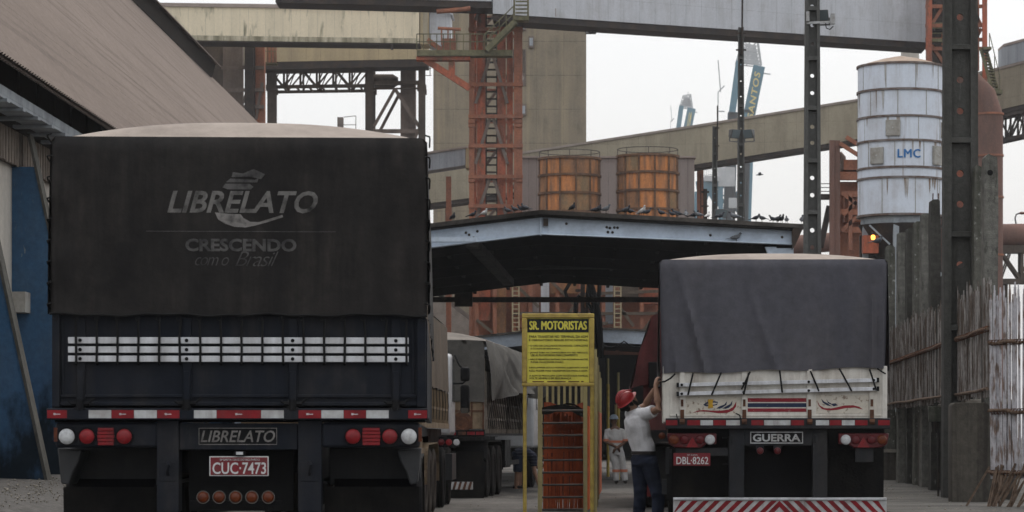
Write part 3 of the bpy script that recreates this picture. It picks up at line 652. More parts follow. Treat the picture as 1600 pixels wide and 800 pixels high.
# ---------------------------------------------------------------- tan trailer and its white cab, right behind the black one
def tan_truck():
    y0, y1 = 40.6, 49.4; x1 = -2.24; x0 = x1-2.55
    t = thing('cargo_truck', 'truck with dusty tan canvas and wooden side boards, partly hidden behind the black trailer', 'truck', ((x0+x1)/2, y0, 0))
    q = Rear(F/y0)
    tarp(q, 'canvas_cover', t, x0, x1, 3.16, 1.98, y1-y0, lambda u: 1.98+.02*math.sin(u*40), [M['tarp_tan'], M['tarp_dust']], wr_tarp(.01, 5), crown=.2, nu=30, side_fold=.03)
    mb = MB(); mb.box(x0, x1, y0+.05, y0+.12, 1.40, 2.0); mb.box(x1-.05, x1, y0+.125, y1, 1.43, 2.0); mb.box(x0, x0+.05, y0+.125, y1, 1.43, 2.0); mb.box(x0+.06, x1-.06, y1-.06, y1, 1.43, 3.1)
    so_ = mb.build('side_board', M['board_tan'], t)
    mb = MB()
    for k in range(18): mb.box(x1-.002, x1+.028, y0+.2+k*.5, y0+.26+k*.5, 1.42, 1.97)
    mb.box(x1-.002, x1+.02, y0+.1, y1, 1.66, 1.70); mb.box(x1-.002, x1+.035, y0+.1, y1, 1.36, 1.45)
    mb.build('stake', M['board_tan'], so_)
    for k in range(9):
        mb = MB(); yy = y0+.3+k*1.0; mb.tube([(x1+.03, yy, 2.0), (x1+.045, yy+.02, 1.75), (x1+.03, yy+.05, 1.5)], .007, 5); mb.build('lashing_rope', M['rope'], t)
    mb = MB(); mb.box(x0+.1, x1-.1, y0+.1, y1, 1.24, 1.355); mb.box((x0+x1)/2-.5, (x0+x1)/2+.5, y0+.3, y1+4, .85, 1.235); mb.build('chassis_frame', M['black_metal'], t)
    for ya in (y0+3.2, y0+4.5, y0+5.8):
        for a, sd in ((x0+.16, -1), (x1-.2, 1), (x1-.5, 1)): wheel((a, ya, .52), .52, .28, t, 'rubber_dusty', side=sd)
    mb = MB()
    for k in range(12):
        a0, a1 = math.pi*k/12, math.pi*(k+1)/12
        def pt(an): return ((y0+3.2) if an < math.pi/2 else (y0+5.8))-.62*math.cos(an), .5+.62*math.sin(an)
        (ya, za), (yb, zb) = pt(a0), pt(a1)
        mb.prism([(x1-.6, ya, za), (x1-.6, yb, zb), (x1-.6, yb, zb+.015), (x1-.6, ya, za+.015)], (.58, 0, 0))
    mb.build('wheel_arch', M['board_tan'], t)
    mb = MB(); mb.box(x1-.5, x1-.06, y0+1.2, y0+2.0, .6, 1.2); mb.box(x1-.1, x1-.04, y0+.3, y0+2.4, .62, .72); mb.box(x1-.1, x1-.04, y0+.3, y0+2.4, .98, 1.06); mb.build('side_guard', M['board_tan'], t)
    # cab
    cy0, cy1 = y1+.9, y1+3.0; cx0, cx1 = x0+.02, x1+.015
    mb = MB(); mb.box(cx0+.3, cx1-.3, cy0-1.8, cy1-.2, .5, 1.24); mb.build('cab_chassis', M['black_metal'], t)
    mb = MB(); prof = [(cy0, 1.25), (cy1, 1.25), (cy1, 1.9), (cy1-.35, 2.5), (cy0+.9, 2.72), (cy0, 2.68)]
    mb.prism([(cx0, a, b) for a, b in prof], (cx1-cx0, 0, 0)); cb = mb.build('cab', M['cab_white'], t, bevel=.06)
    mb = MB(); mb.prism([(cx1, cy0+.85, 1.85), (cx1, cy1-.25, 1.85), (cx1, cy1-.5, 2.6), (cx1, cy0+.85, 2.65)], (.012, 0, 0)); mb.build('side_window', M['glass'], cb)
    mb = MB(); mb.box(cx0+.3, cx1-.3, cy0-.012, cy0, 2.1, 2.6); mb.build('rear_window', M['glass'], cb)
    mb = MB(); mb.box(cx1-.5, cx1+.02, cy0+.3, cy1-.1, .45, .92); mb.build('step', M['plastic_guard'], cb)
    mb = MB(); mx, my = X(727, F/(cy1-.2)), cy1-.2
    mb.tube([(cx1, my, 2.72), (mx-.1, my, 2.52), (mx, my, 2.45), (mx, my, 2.24), (mx-.05, my, 2.2), (cx1, my, 2.2)], .018, 8); ar = mb.build('mirror', M['black_metal'], t)
    mb = MB(); mb.box(mx-.09, mx+.08, my-.06, my+.12, 2.24, 2.5); mb.build('housing', M['black_metal'], ar, bevel=.04)
    mb = MB(); mb.box(mx-.09, mx+.08, my-.05, my+.12, 1.66, 2.17); mb.build('housing', M['black_metal'], ar, bevel=.04)
    mb = MB(); mb.box(mx-.07, mx+.06, my-.058, my-.05, 1.65, 1.75); mb.build('mirror_glass', M['chrome'], ar)
    for a, sd in ((cx0+.2, -1), (cx1-.2, 1)): wheel((a, cy0+1.1, .52), .52, .3, t, 'rubber', side=sd)
    for a, sd in ((cx0+.2, -1), (cx1-.2, 1)): wheel((a, cy0-1.1, .52), .52, .3, t, 'rubber', side=sd)
    mb = MB(); mb.tube([(x1-.05, y0+3.7, 3.15), (x1-.02, y0+3.7, 3.5)], .008, 5); mb.tube([(x1-.6, y0+3.75, 3.16), (x1-.3, y0+3.75, 3.08), (x1+.02, y0+3.75, 3.14)], .008, 5); mb.build('wire_loop', M['rope'], t)
tan_truck()

# ---------------------------------------------------------------- truck with the sagging olive cover
def olive_truck():
    q = Rear(79); x1 = q.x(757); x0 = x1-2.5; L_ = 10
    t = thing('cargo_truck', 'truck with a loose olive cover sagging in big folds over slatted grey sides', 'truck', (x1, q.y, 0), R(-3.6))
    zt, zb = q.z(531), q.z(627)
    def drop(u):
        return zb+.08*math.sin(u*7)+.55*max(0, u-.15)*(1-u)*2.4+.25*max(0, (u-.72)/.28)
    tp = MB()
    y0 = q.y; wr = wr_tarp(.02, 8)
    tp.cur = 0
    tp.grid(lambda u, v: (x0+(x1-x0)*u, y0+wr(u*2.5, v)*v, zt-.02*abs(2*u-1)**6+(zb-zt)*v), 30, 12)
    for sg, xs in ((1, x1), (-1, x0)):
        def sd(u, v):
            z = zt+(drop(u)-zt)*v
            sw = .13*math.sin(u*9+2.6*v)*v+.09*math.sin(u*23-3*v)*v+.04*math.sin(u*47+5*v)*v+.2*max(0, u-.3)*math.sin(v*math.pi)*1.4+.10*math.exp(-((u-.55-.25*v)/.08)**2)*v
            sw += .30*v**.8*min(1, .4+u*3)
            for c0, sl, wd, am in ((.18, .10, .018, .10), (.30, -.16, .022, .14), (.44, .22, .025, .16), (.58, -.20, .02, .14), (.70, .15, .022, .16), (.86, -.1, .02, .12)): sw += am*math.exp(-((u-c0-sl*(v-.5))/wd)**2)*v**.7
            return (xs+sg*(sw+.02), y0+L_*u, z-.10*math.sin(u*math.pi)*(1-v)*0)
        tp.grid(sd, 80, 20)
    tp.cur = 1
    tp.grid(lambda u, v: (x0+(x1-x0)*u, y0+L_*v, zt+.22*min(1, v*6)*(1-abs(2*u-1)**2.2)-.02*abs(2*u-1)**6+(.05*math.sin(v*18)*(1-abs(2*u-1)**3)*min(1, v*5))), 24, 60)
    tp.build('canvas_cover', [M['tarp_olive'], M['tarp_worn']], t, smooth=60)
    mb = MB(); mb.box(x0, x1, y0+.05, y0+.1, q.z(671), q.z(600)); mb.box(x1-.05, x1, y0+.105, y0+L_, q.z(676), q.z(560)); mb.box(x0, x0+.05, y0+.105, y0+L_, q.z(676), q.z(560))
    so_ = mb.build('side_board', M['board_grey'], t)
    mb = MB()
    for k in range(26): mb.box(x1-.002, x1+.03, y0+.15+k*.385, y0+.21+k*.385, q.z(677), q.z(580))
    for zz in (1.55, 1.85): mb.box(x1-.002, x1+.022, y0+.1, y0+L_, zz, zz+.05)
    mb.build('stake', M['board_grey'], so_)
    mb = MB(); mb.box(x0+.05, x1-.04, y0+.02, y0+.045, q.z(670), q.z(628)); tg = mb.build('tailgate', M['board_tan'], t)
    mb = MB(); mb.lathe(q.p(722, 660, -.019), (0, -1, 0), [(0, .21), (.012, .2), (.014, .13), (.006, .12)], 24); mb.build('badge', M['rust'], tg)
    mb = MB()
    for px in (737, 755, 700): q.box(mb, px-1.2, px+1.2, 628, 671, -.02, .0)
    q.box(mb, 690, 756, 641, 643, -.02, -.005); mb.build('stake', M['rust'], tg)
    for k in range(22):
        mb = MB(); yy = y0+.3+k*.43; mb.tube([(x1+.12, yy, drop((yy-y0)/L_)+.02), (x1+.06, yy+.04, 1.6), (x1+.035, yy+.08, 1.38)], .010, 5); mb.build('lashing_rope', M['rope'], t)
    mb = MB(); q.box(mb, 560, 757, 672, 682, -.2, .01); rb = mb.build('rear_beam', M['black_metal'], t)
    for a, b, r in ((700, 712, 1), (716, 728, 0), (730, 742, 1), (744, 756, 1)):
        mb = MB(); q.box(mb, a, b, 674.5, 679.5, .0095, .014); mb.build('reflective_strip', M['refl_red' if r else 'rust'], rb)
    for a, b in ((672, 716), (570, 620)):
        mb = MB(); q.box(mb, a, b, 683, 699, -.1, -.02); lb = mb.build('lamp_board', M['black_metal'], t)
        for k, m in enumerate(('lamp_dark_red', 'lamp_red', 'lamp_white')):
            mb = MB(); mb.lathe(q.p(a+17+k*12 if a > 600 else a+5+k*12, 691, -.019), (0, -1, 0), [(0, 5/79), (.02, 5/79), (.03, .002)], 14); mb.build('reverse_lamp' if k == 2 else 'tail_lamp', M[m], lb)
    mb = MB(); mb.grid(lambda u, v: (q.x(690+64*u), q.y+.3+.02*math.sin(5*u), q.z(705+80*v)), 6, 4); mf = mb.build('mud_flap', M['rubber'], t)
    mb = MB(); q.box(mb, 664, 738, 753, 765, -.12, -.05); ub = mb.build('underrun_bar', M['refl_white'], t)
    for k in range(9):
        px = 666+k*8; mb = MB(); mb.prism([q.p(px, 765, -.049), q.p(px+4, 765, -.049), q.p(px+7.5, 753, -.049), q.p(px+3.5, 753, -.049)], (0, -.004, 0)); mb.build('warning_stripe', M['rust'], ub, smooth=0)
    under_gear(q, t, x0+.02, x1+.02, L_, (1.0, 2.3, 3.6), .52)
    mb = MB(); mb.box(x1-.5, x1-.05, y0+5.2, y0+6.6, .55, 1.15); mb.box(x1-.06, x1-.02, y0+5, y0+8.5, .6, .7); mb.build('tool_box', M['black_metal'], t)
    cy = y0+L_+.9
    mb = MB(); prof = [(cy, .95), (cy+2.1, .95), (cy+2.1, 1.9), (cy+1.75, 2.7), (cy+.9, 2.9), (cy, 2.85)]
    mb.prism([(x0, a, b) for a, b in prof], (2.62, 0, 0)); cb = mb.build('cab', M['cab_white'], t, bevel=.06)
    mb = MB(); mb.prism([(x0+2.62, cy+.85, 1.85), (x0+2.62, cy+1.85, 1.85), (x0+2.62, cy+1.6, 2.55), (x0+2.62, cy+.85, 2.55)], (.012, 0, 0)); mb.build('side_window', M['glass'], cb)
    for a, sd in ((x0+.2, -1), (x1-.1, 1)): wheel((a, cy+1.1, .52), .52, .3, t, 'rubber', side=sd)
olive_truck()

# ---------------------------------------------------------------- red-covered trailer beyond the white one
def red_trailer():
    s = 92.0; y0 = F/s; q = Rear(s); x0, x1 = q.x(1012), q.x(1240); zt = q.z(489)
    t = thing('cargo_trailer', 'trailer under a flared dark red canvas, mostly hidden beyond the white trailer', 'trailer', ((x0+x1)/2, y0, 0), R(-1.2))
    mb = MB(); wr = wr_tarp(.02, 4)
    def lx(v): return q.x(1018-33*min(1, v)**.9)
    mb.cur = 0
    mb.grid(lambda u, v: (lx(v)+(x1-lx(v))*u+.02*math.sin(v*9)*(1-u), y0+wr(u*2.5, v*1.5), zt+.03*(1-abs(2*u-1)**4)-.06*(1-u)**20+(q.z(602)-zt)*v), 40, 20)
    mb.grid(lambda u, v: (lx(v)-.01-.03*math.sin(u*30+3*v)*v, y0+10*u, zt-.06+(q.z(602)-zt)*v), 50, 12)
    mb.grid(lambda u, v: (x1, y0+10*u, zt-.03+(q.z(602)-zt)*v), 10, 4)
    mb.cur = 1
    mb.grid(lambda u, v: (lx(0)+(x1-lx(0))*u, y0+10*v, zt+.03*(1-abs(2*u-1)**4)-.06*(1-u)**20+.2*min(1, v*5)*(1-abs(2*u-1)**2.4)), 20, 20)
    mb.build('canvas_cover', [M['tarp_red'], M['tarp_dust']], t, smooth=60)
    mb = MB(); q.box(mb, 1005, 1240, 600, 672, -.2, -.1); mb.build('tailgate', M['tarp_red'], t)
    mb = MB(); q.box(mb, 1000, 1240, 672, 690, -.2, -.03); mb.build('rear_beam', M['black_metal'], t)
    mb = MB(); q.box(mb, 1013, 1032, 566, 606, -.05, .22); mb.build('control_box', M['black_metal'], t, bevel=.02)
    mb = MB(); q.box(mb, 1008, 1030, 740, 776, -.12, -.06); mb.build('bracket', M['lamp_dark_red'], t)
    under_gear(q, t, q.x(1002), x1, 9.8, (1.0, 2.3, 3.6))
red_trailer()
# ================================================================ THE SETTING
def ground():
    mb = MB(); mb.box(-1400, 1400, -60, 1400, -.5, 0); mb.build('ground', M['asphalt'], kind='structure', smooth=0)
    mb = MB(); mb.grid(lambda u, v: (-30+25.2*u-1.2*(u > .999), 24+190*v, .02+.52*min(1, (1-u)*14)+.02*math.sin(v*21.3+u*31)*(u < .95)+.015*math.sin(v*57+u*77)*(u < .95)), 28, 60)
    mb.build('gravel_bank', M['gravel'], kind='structure', smooth=60)
    mb = MB(); mb.prism([(4.55, 30, .0), (4.55, 62, .0), (5.6, 100, .0), (16, 100, 0), (16, 30, 0)], (0, 0, .14)); mb.build('pavement', M['pavement'], kind='structure', bevel=.02)
ground()

# far-material palette
dm('gallery_cream', (.72,.63,.46), (.62,.545,.40), 1.0, (1, 1, .15), rough=.85, vary=.08, seams=(0, .62, .05, (.42,.38,.28)), col3=(.20,.19,.13), s3=2.0, st3=(1, 1, .22), lo3=.56, hi3=.72, bump=.05)
dm('gallery_stain', (.19,.175,.115), (.50,.45,.335), 1.4, (1, 1, .12), lo=.40, hi=.58, rough=.9, vary=.2)
dm('gallery_roof', (.33,.27,.235), (.27,.225,.2), 1, rough=.9, vary=.1)
dm('gallery_olive', (.335,.298,.22), (.27,.24,.18), .8, (1, 1, .3), rough=.9, vary=.12, seams=[(0, 1.2, .02, (.15,.13,.1)), (2, 1.45, .015, (.15,.13,.1))], grime=((.16,.14,.105), .6, 1.6))
dm('gallery_ochre', (.42,.34,.21), (.31,.255,.17), .7, (1, 1, .1), rough=.9, vary=.12, seams=(0, 1.1, .03, (.22,.18,.12)))
dm('sheet_grey', (.50,.515,.54), (.43,.445,.465), .9, (1, 1, .15), rough=.7, vary=.08, grime=((.24,.22,.20), .6, 2), seams=[(0, 1.05, .03, (.27,.28,.29)), (2, 1.7, .012, (.25,.25,.26))], col3=(.27,.27,.28), s3=2.2, st3=(1, 1, .08), lo3=.6, hi3=.8)
dm('sheet_blue_grey', (.33,.36,.39), (.25,.27,.29), 1.2, (1, 1, .15), rough=.7, vary=.1, seams=(0, .5, .08, (.22,.24,.26)))
dm('dark_steel', (.035,.03,.028), (.06,.045,.036), 1.5, rough=.8, vary=.25)
dm('trestle', (.062,.05,.042), (.11,.085,.066), 1.0, (1, 1, .3), rough=.9, vary=.25)
dm('trestle_dusty', (.17,.135,.115), (.11,.088,.075), 1.0, (1, 1, .3), rough=.9, vary=.2)
dm('tower_concrete', (.255,.212,.150), (.185,.157,.117), .35, (1, 1, .08), rough=.95, vary=.12, lo=.4, hi=.7, seams=[(2, 3.1, .02, (.10,.085,.065)), (0, 2.45, .012, (.11,.095,.07))], grime=((.085,.075,.06), .7, 1.2), col3=(.31,.255,.17), s3=.9, st3=(1.6, 1.6, .05), lo3=.52, hi3=.75)
dm('red_steel', (.39,.11,.06), (.20,.085,.058), 1.2, (1, 1, .35), rough=.85, vary=.25, lo=.44, hi=.62, grime=((.10,.075,.055), .9, 4), col3=(.13,.10,.065), s3=1.8, lo3=.58, hi3=.72)
dm('red_rust', (.23,.105,.07), (.32,.13,.075), 1.5, (1, 1, .4), rough=.9, vary=.25)
dm('moss_rail', (.14,.13,.075), (.085,.08,.05), 2.0, rough=.9, vary=.25)
dm('tank_orange', (.50,.20,.07), (.24,.125,.07), 2.4, (1, 1, .12), rough=.85, vary=.22, lo=.44, hi=.60, col3=(.10,.066,.04), s3=1.5, lo3=.52, hi3=.7)
dm('tank_brown', (.34,.16,.07), (.20,.115,.07), 2.0, (1, 1, .3), rough=.9, vary=.25, lo=.42, hi=.62, grime=((.10,.07,.05), .8, 3))
dm('tank_olive', (.22,.15,.085), (.32,.17,.08), 2.0, (1, 1, .4), rough=.9, vary=.25, lo=.42, hi=.62, grime=((.09,.075,.05), .8, 3))
dm('barrier_dark', (.13,.032,.016), (.20,.05,.02), 3, rough=.8, vary=.3)
dm('tank_rib', (.15,.085,.05), (.08,.05,.035), 2, rough=.9, vary=.2)
dm('mauve_sheet', (.28,.235,.215), (.225,.19,.172), .8, (1, 1, .1), rough=.9, vary=.08, seams=(0, .55, .07, (.12,.10,.09)))
dm('silo_white', (.62,.67,.74), (.52,.55,.58), .9, (1, 1, .25), rough=.55, vary=.06, lo=.5, hi=.8, col3=(.22,.16,.12), s3=1.6, st3=(2, 2, .16), lo3=.60, hi3=.8, grime=((.25,.20,.16), .5, 2.2))
dm('silo_rust_streak', (.20,.14,.10), (.42,.42,.41), 3.0, (1.5, 1.5, .1), lo=.4, hi=.6, rough=.8, vary=.2)
dm('silo_roof', (.27,.20,.15), (.33,.27,.22), 1.5, rough=.9, vary=.15)
dm('silo_ring', (.11,.075,.06), (.20,.18,.17), 3, rough=.8, vary=.2)
dm('hatch_grey', (.33,.32,.29), (.25,.23,.2), 3, rough=.7, vary=.15)
dm('sign_blue', (.04,.16,.38), None, rough=.6, vary=.05)
dm('crane_blue', (.075,.17,.22), (.09,.195,.245), .1, rough=.7, vary=.08, bump=0)
dm('crane_grey', (.36,.37,.37), (.46,.46,.46), .2, rough=.8, vary=.2, bump=0)
dm('crane_yellow', (.58,.48,.18), None, rough=.7, vary=.05, bump=0)
dm('pipe_brown', (.17,.095,.075), (.12,.075,.062), .8, (1, 1, .3), rough=.85, vary=.15)
dm('canopy_beam', (.50,.575,.66), (.39,.45,.52), 1.3, (.6, 1, 1), rough=.6, vary=.12, col3=(.13,.12,.11), s3=6, lo3=.68, hi3=.78)
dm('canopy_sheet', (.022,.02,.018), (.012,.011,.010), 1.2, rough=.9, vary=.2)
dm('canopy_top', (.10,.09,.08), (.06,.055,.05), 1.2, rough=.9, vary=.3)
dm('purlin', (.07,.066,.06), (.045,.042,.04), 2, rough=.8, vary=.2)
dm('bay_gloom', (.02,.019,.018), (.03,.028,.026), 1, rough=.95, vary=.2)
dm('sign_yellow', (.62,.55,.085), (.52,.46,.075), 4, rough=.55, vary=.08)
dm('frame_yellow', (.42,.31,.075), (.28,.20,.06), 6, rough=.6, vary=.15, col3=(.12,.075,.04), s3=9, lo3=.64, hi3=.74)
dm('frame_yellow_pale', (.32,.27,.13), (.20,.165,.085), 5, V, rough=.7, vary=.15)
dm('ink', (.010,.011,.012), None, rough=.7, vary=.1)
dm('ink_board', (.016,.019,.02), (.06,.06,.05), 6, lo=.56, hi=.75, rough=.6, vary=.1)
dm('barrier_orange', (.44,.10,.03), (.28,.065,.025), 4, (1, 1, .5), rough=.7, vary=.2)
dm('rail_dark', (.035,.032,.03), (.07,.055,.045), 5, rough=.7, vary=.25)
dm('cable', (.008,.008,.008), None, rough=.8, vary=0, bump=0)
dm('flood_body', (.09,.09,.09), (.14,.14,.135), 5, rough=.5, vary=.1)
dm('flood_glass', (.14,.17,.18), None, rough=.15, vary=0, bump=0)

# ---------------------------------------------------------------- warehouse on the left
def warehouse():
    xe, ze, xr, zr, xw = -9.0, 7.25, -20.0, 20.9, -10.2
    ya, yb = 33.0, 200.0
    t = thing('warehouse', 'long warehouse with steep dusty brown corrugated roof and blue wall buttresses', 'warehouse', (-20, ya, 0))
    mb = MB(); n = 0; pitch = .21; rows = int((yb-ya)/pitch*4)
    nrm = Vector((zr-ze, 0, xe-xr)).normalized(); nrm = Vector((abs(nrm.x), 0, abs(nrm.z)))
    def rf(u, v):
        y = ya+(yb-ya)*v; c = .026*math.sin(v*rows*math.pi/2)
        return (xe+(xr-xe)*u+nrm.x*c, y, ze+(zr-ze)*u+nrm.z*c)
    mb.grid(rf, 1, rows); mb.grid(lambda u, v: (rf(u, v)[0]-nrm.x*.09, rf(u, v)[1], rf(u, v)[2]-nrm.z*.09), 1, rows)
    mb.prism([(xr-.2, ya, zr), (xr-.2, yb, zr), (-31, yb, ze), (-31, ya, ze)], (0, 0, -.1))
    rfo = mb.build('roof', M['roof_dusty'], t, smooth=70)
    mb = MB(); mb.prism([(xr-.5, 88, zr-.1), (xr+.42, 88, zr-.42), (xr+.62, 88, zr+.28), (xr+.15, 88, zr+.62), (xr-.5, 88, zr+.5)], (0, 65, 0)); mb.build('ridge_vent', M['dark_cladding'], rfo)
    mb = MB(); mb.prism([(xr-.5, 87.8, zr+.52), (xr+.10, 87.8, zr+.66), (xr+.85, 87.8, zr+.20), (xr+.85, 87.8, zr+.26), (xr+.12, 87.8, zr+.73), (xr-.5, 87.8, zr+.60)], (0, 65.6, 0)); mb.build('ridge_cap', M['roof_dusty'], rfo)
    mb = MB(); mb.box(xw-.4, xw, ya, yb, 6.55, 7.9); mb.build('upper_cladding', M['dark_cladding'], t)
    mb = MB()
    for k in range(30): mb.box(xw, xw+.05, ya+.9+k*1.8, ya+1.0+k*1.8, 6.95, 8.0)
    mb.build('rafter_end', M['dark_cladding'], t)
    mb = MB(); mb.box(xw-.4, xw, ya, yb, 2.75, 6.545); mb.build('wall', M['wall_cream'], t)
    mb = MB(); mb.box(xw-.4, xw+.02, ya, yb, -.2, 2.745); mb.build('plinth', M['blue_paint'], t)
    mb = MB(); mb.box(-31, -30.8, ya, yb, 0, ze); mb.build('wall', M['wall_cream'], t)
    mb = MB(); mb.prism([(xw-.4, ya+.2, 0), (xw-.4, ya+.2, 7.2), (xr, ya+.2, zr-.3), (-30.7, ya+.2, ze-.1), (-30.7, ya+.2, 0)], (0, .3, 0)); mb.prism([(xw-.4, yb-.4, 0), (xw-.4, yb-.4, 7.2), (xr, yb-.4, zr-.3), (-30.7, yb-.4, ze-.1), (-30.7, yb-.4, 0)], (0, .3, 0)); mb.build('gable_wall', M['wall_cream'], t)
    mb = MB(); mb.box(xw+.004, xw+.12, ya, yb, 6.12, 6.72)
    for k in range(300): mb.box(xw+.12, xw+.135, ya+k*.25, ya+k*.25+.12, 6.12+random.uniform(-.04, .03), 6.72)
    mb.build('boarding', M['weathered_wood'], t)
    g = MB(); g.box(-9.47, -9.42, ya, yb, 6.86, 7.0); g.box(-9.9, -9.42, ya, yb, 6.80, 6.855); go = g.build('cable_tray', M['grey_sheet'], t)
    mb = MB()
    for k in range(60):
        y = ya+.5+k*1.33; mb.box(xw+.14, -9.36, y, y+.24, 6.74, 6.795)
    mb.build('bracket', M['grey_sheet'], go)
    for k in range(24):
        y = 46-5.4*2+5.4*k
        def xo(z): return -9.9+(6.6-z)*.215
        mb = MB(); mb.prism([(xw+.005, y, -.1), (xw+.005, y, 6.1), (xo(6.1), y, 6.1), (xo(-.1), y, -.1)], (0, .34, 0)); b = mb.build('buttress', M['blue_paint'], t)
        if k < 12:
            mb = MB(); mb.prism([(xo(6.7), y-.02, 6.7), (xo(-.1), y-.02, -.1), (xo(-.1)+.05, y-.02, -.1), (xo(6.7)+.05, y-.02, 6.7)], (0, .38, 0)); mb.build('outer_edge', M['concrete_old'], b)
            mb = MB(); mb.box(xw+.01, xw+.34, y-.5, y-.001, 3.45, 3.82); mb.build('tie_block', M['hatch_grey'], b)
warehouse()

# ---------------------------------------------------------------- far sheds, concrete tower
def far_buildings():
    s = 20.7; y = F/s
    t = thing('warehouse', 'distant shed whose pale gable slopes down behind the dark canopy', 'warehouse', G(600, s))
    mb = MB(); pts = [P(770, 528, s), P(600, 398, s), P(480, 490, s)]
    mb.prism([G(770, s), pts[0], pts[1], pts[2], G(480, s)], (0, 60, 0)); mb.build('wall', M['tarp_dust'], t)
    mb = MB(); up = Vector((0, 0, .35))
    mb.prism([pts[1], pts[0]+Vector((.5, 0, -.35)), pts[0]+Vector((.5, 0, -.35))+up, pts[1]+up], (0, 60.5, 0)); mb.build('roof', M['roof_dusty'], t)
    s = 17.1
    t = thing('concrete_tower', 'tall windowless ochre concrete silo block streaked with dirt', 'silo building', G(796, s))
    mb = MB(); mb.box(X(677, s), X(916, s), F/s, F/s+16, 0, 44); mb.build('wall', M['tower_concrete'], t)
    mb = MB(); mb.box(X(675, s), X(918, s), F/s-.15, F/s+16.2, 44, 44.6); mb.build('parapet', M['gallery_roof'], t)
    for a, b, c, d in ((826, 834, 57, 75), (813, 822, 163, 181), (813, 822, 36, 48)):
        mb = MB(); mb.box(X(a, s), X(b, s), F/s-.3, F/s-.003, Z(c, s), Z(d, s)); wd = mb.build('window', M['trestle_dusty'], t)
        mb = MB(); mb.box(X(a+1.5, s), X(b-1.5, s), F/s-.32, F/s-.301, Z(c+3, s), Z(d-3, s)); mb.build('pane', M['sheet_blue_grey'], wd)
    mb = MB(); mb.box(X(800, s), X(821.5, s), F/s-.12, F/s-.003, Z(77, s), Z(134, s)); sp = mb.build('sign_panel', M['trestle_dusty'], t)
    mb = MB(); mb.box(X(801, s), X(820.5, s), F/s-.14, F/s-.121, Z(78, s), Z(114, s)); mb.build('faded_picture', M['trestle'], sp)
    lettering('P', X(811.5, s), X(819, s), Z(131, s), Z(118, s), F/s-.13, M['tarp_dust'], sp, bold=.03)
    s = 22.6                                   # mauve sheet building behind the tanks
    t = thing('sheet_building', 'mauve corrugated building standing behind the two orange tanks', 'building', G(950, s))
    mb = MB(); mb.box(X(815, s), X(1085, s), F/s, F/s+8, 0, Z(247, s)); mb.build('wall', M['mauve_sheet'], t)
    mb = MB(); mb.box(X(813, s), X(1087, s), F/s-.2, F/s+8.2, Z(247, s), Z(244, s)); mb.build('roof', M['gallery_roof'], t)
far_buildings()

def section(mb, A, B, h, wdt, roof=False):
    """box-section gallery from A to B (bottom front edge), h high, going wdt back"""
    A, B = Vector(A), Vector(B); d = Vector((0, wdt, 0)); u = Vector((0, 0, h))
    mb.add([A, B, B+d, A+d, A+u, B+u, B+d+u, A+d+u], [(0,3,2,1),(4,5,6,7),(0,1,5,4),(1,2,6,5),(2,3,7,6),(3,0,4,7)])

def truss(mb, A, B, n, h, t=.12, cross=True):
    A, B = Vector(A), Vector(B); U = Vector((0, 0, h))
    mb.bar(A, B, t*1.4, t*1.6); mb.bar(A+U, B+U, t*1.4, t*1.6)
    for k in range(n+1): p = A.lerp(B, k/n); mb.bar(p, p+U, t, t)
    for k in range(n):
        p, q = A.lerp(B, k/n), A.lerp(B, (k+1)/n)
        if k % 2: mb.bar(p, q+U, t*.8)
        else: mb.bar(p+U, q, t*.8)
        if cross:
            m = (p+q)/2; mb.bar(p+U*.0, m+U, t*.5)

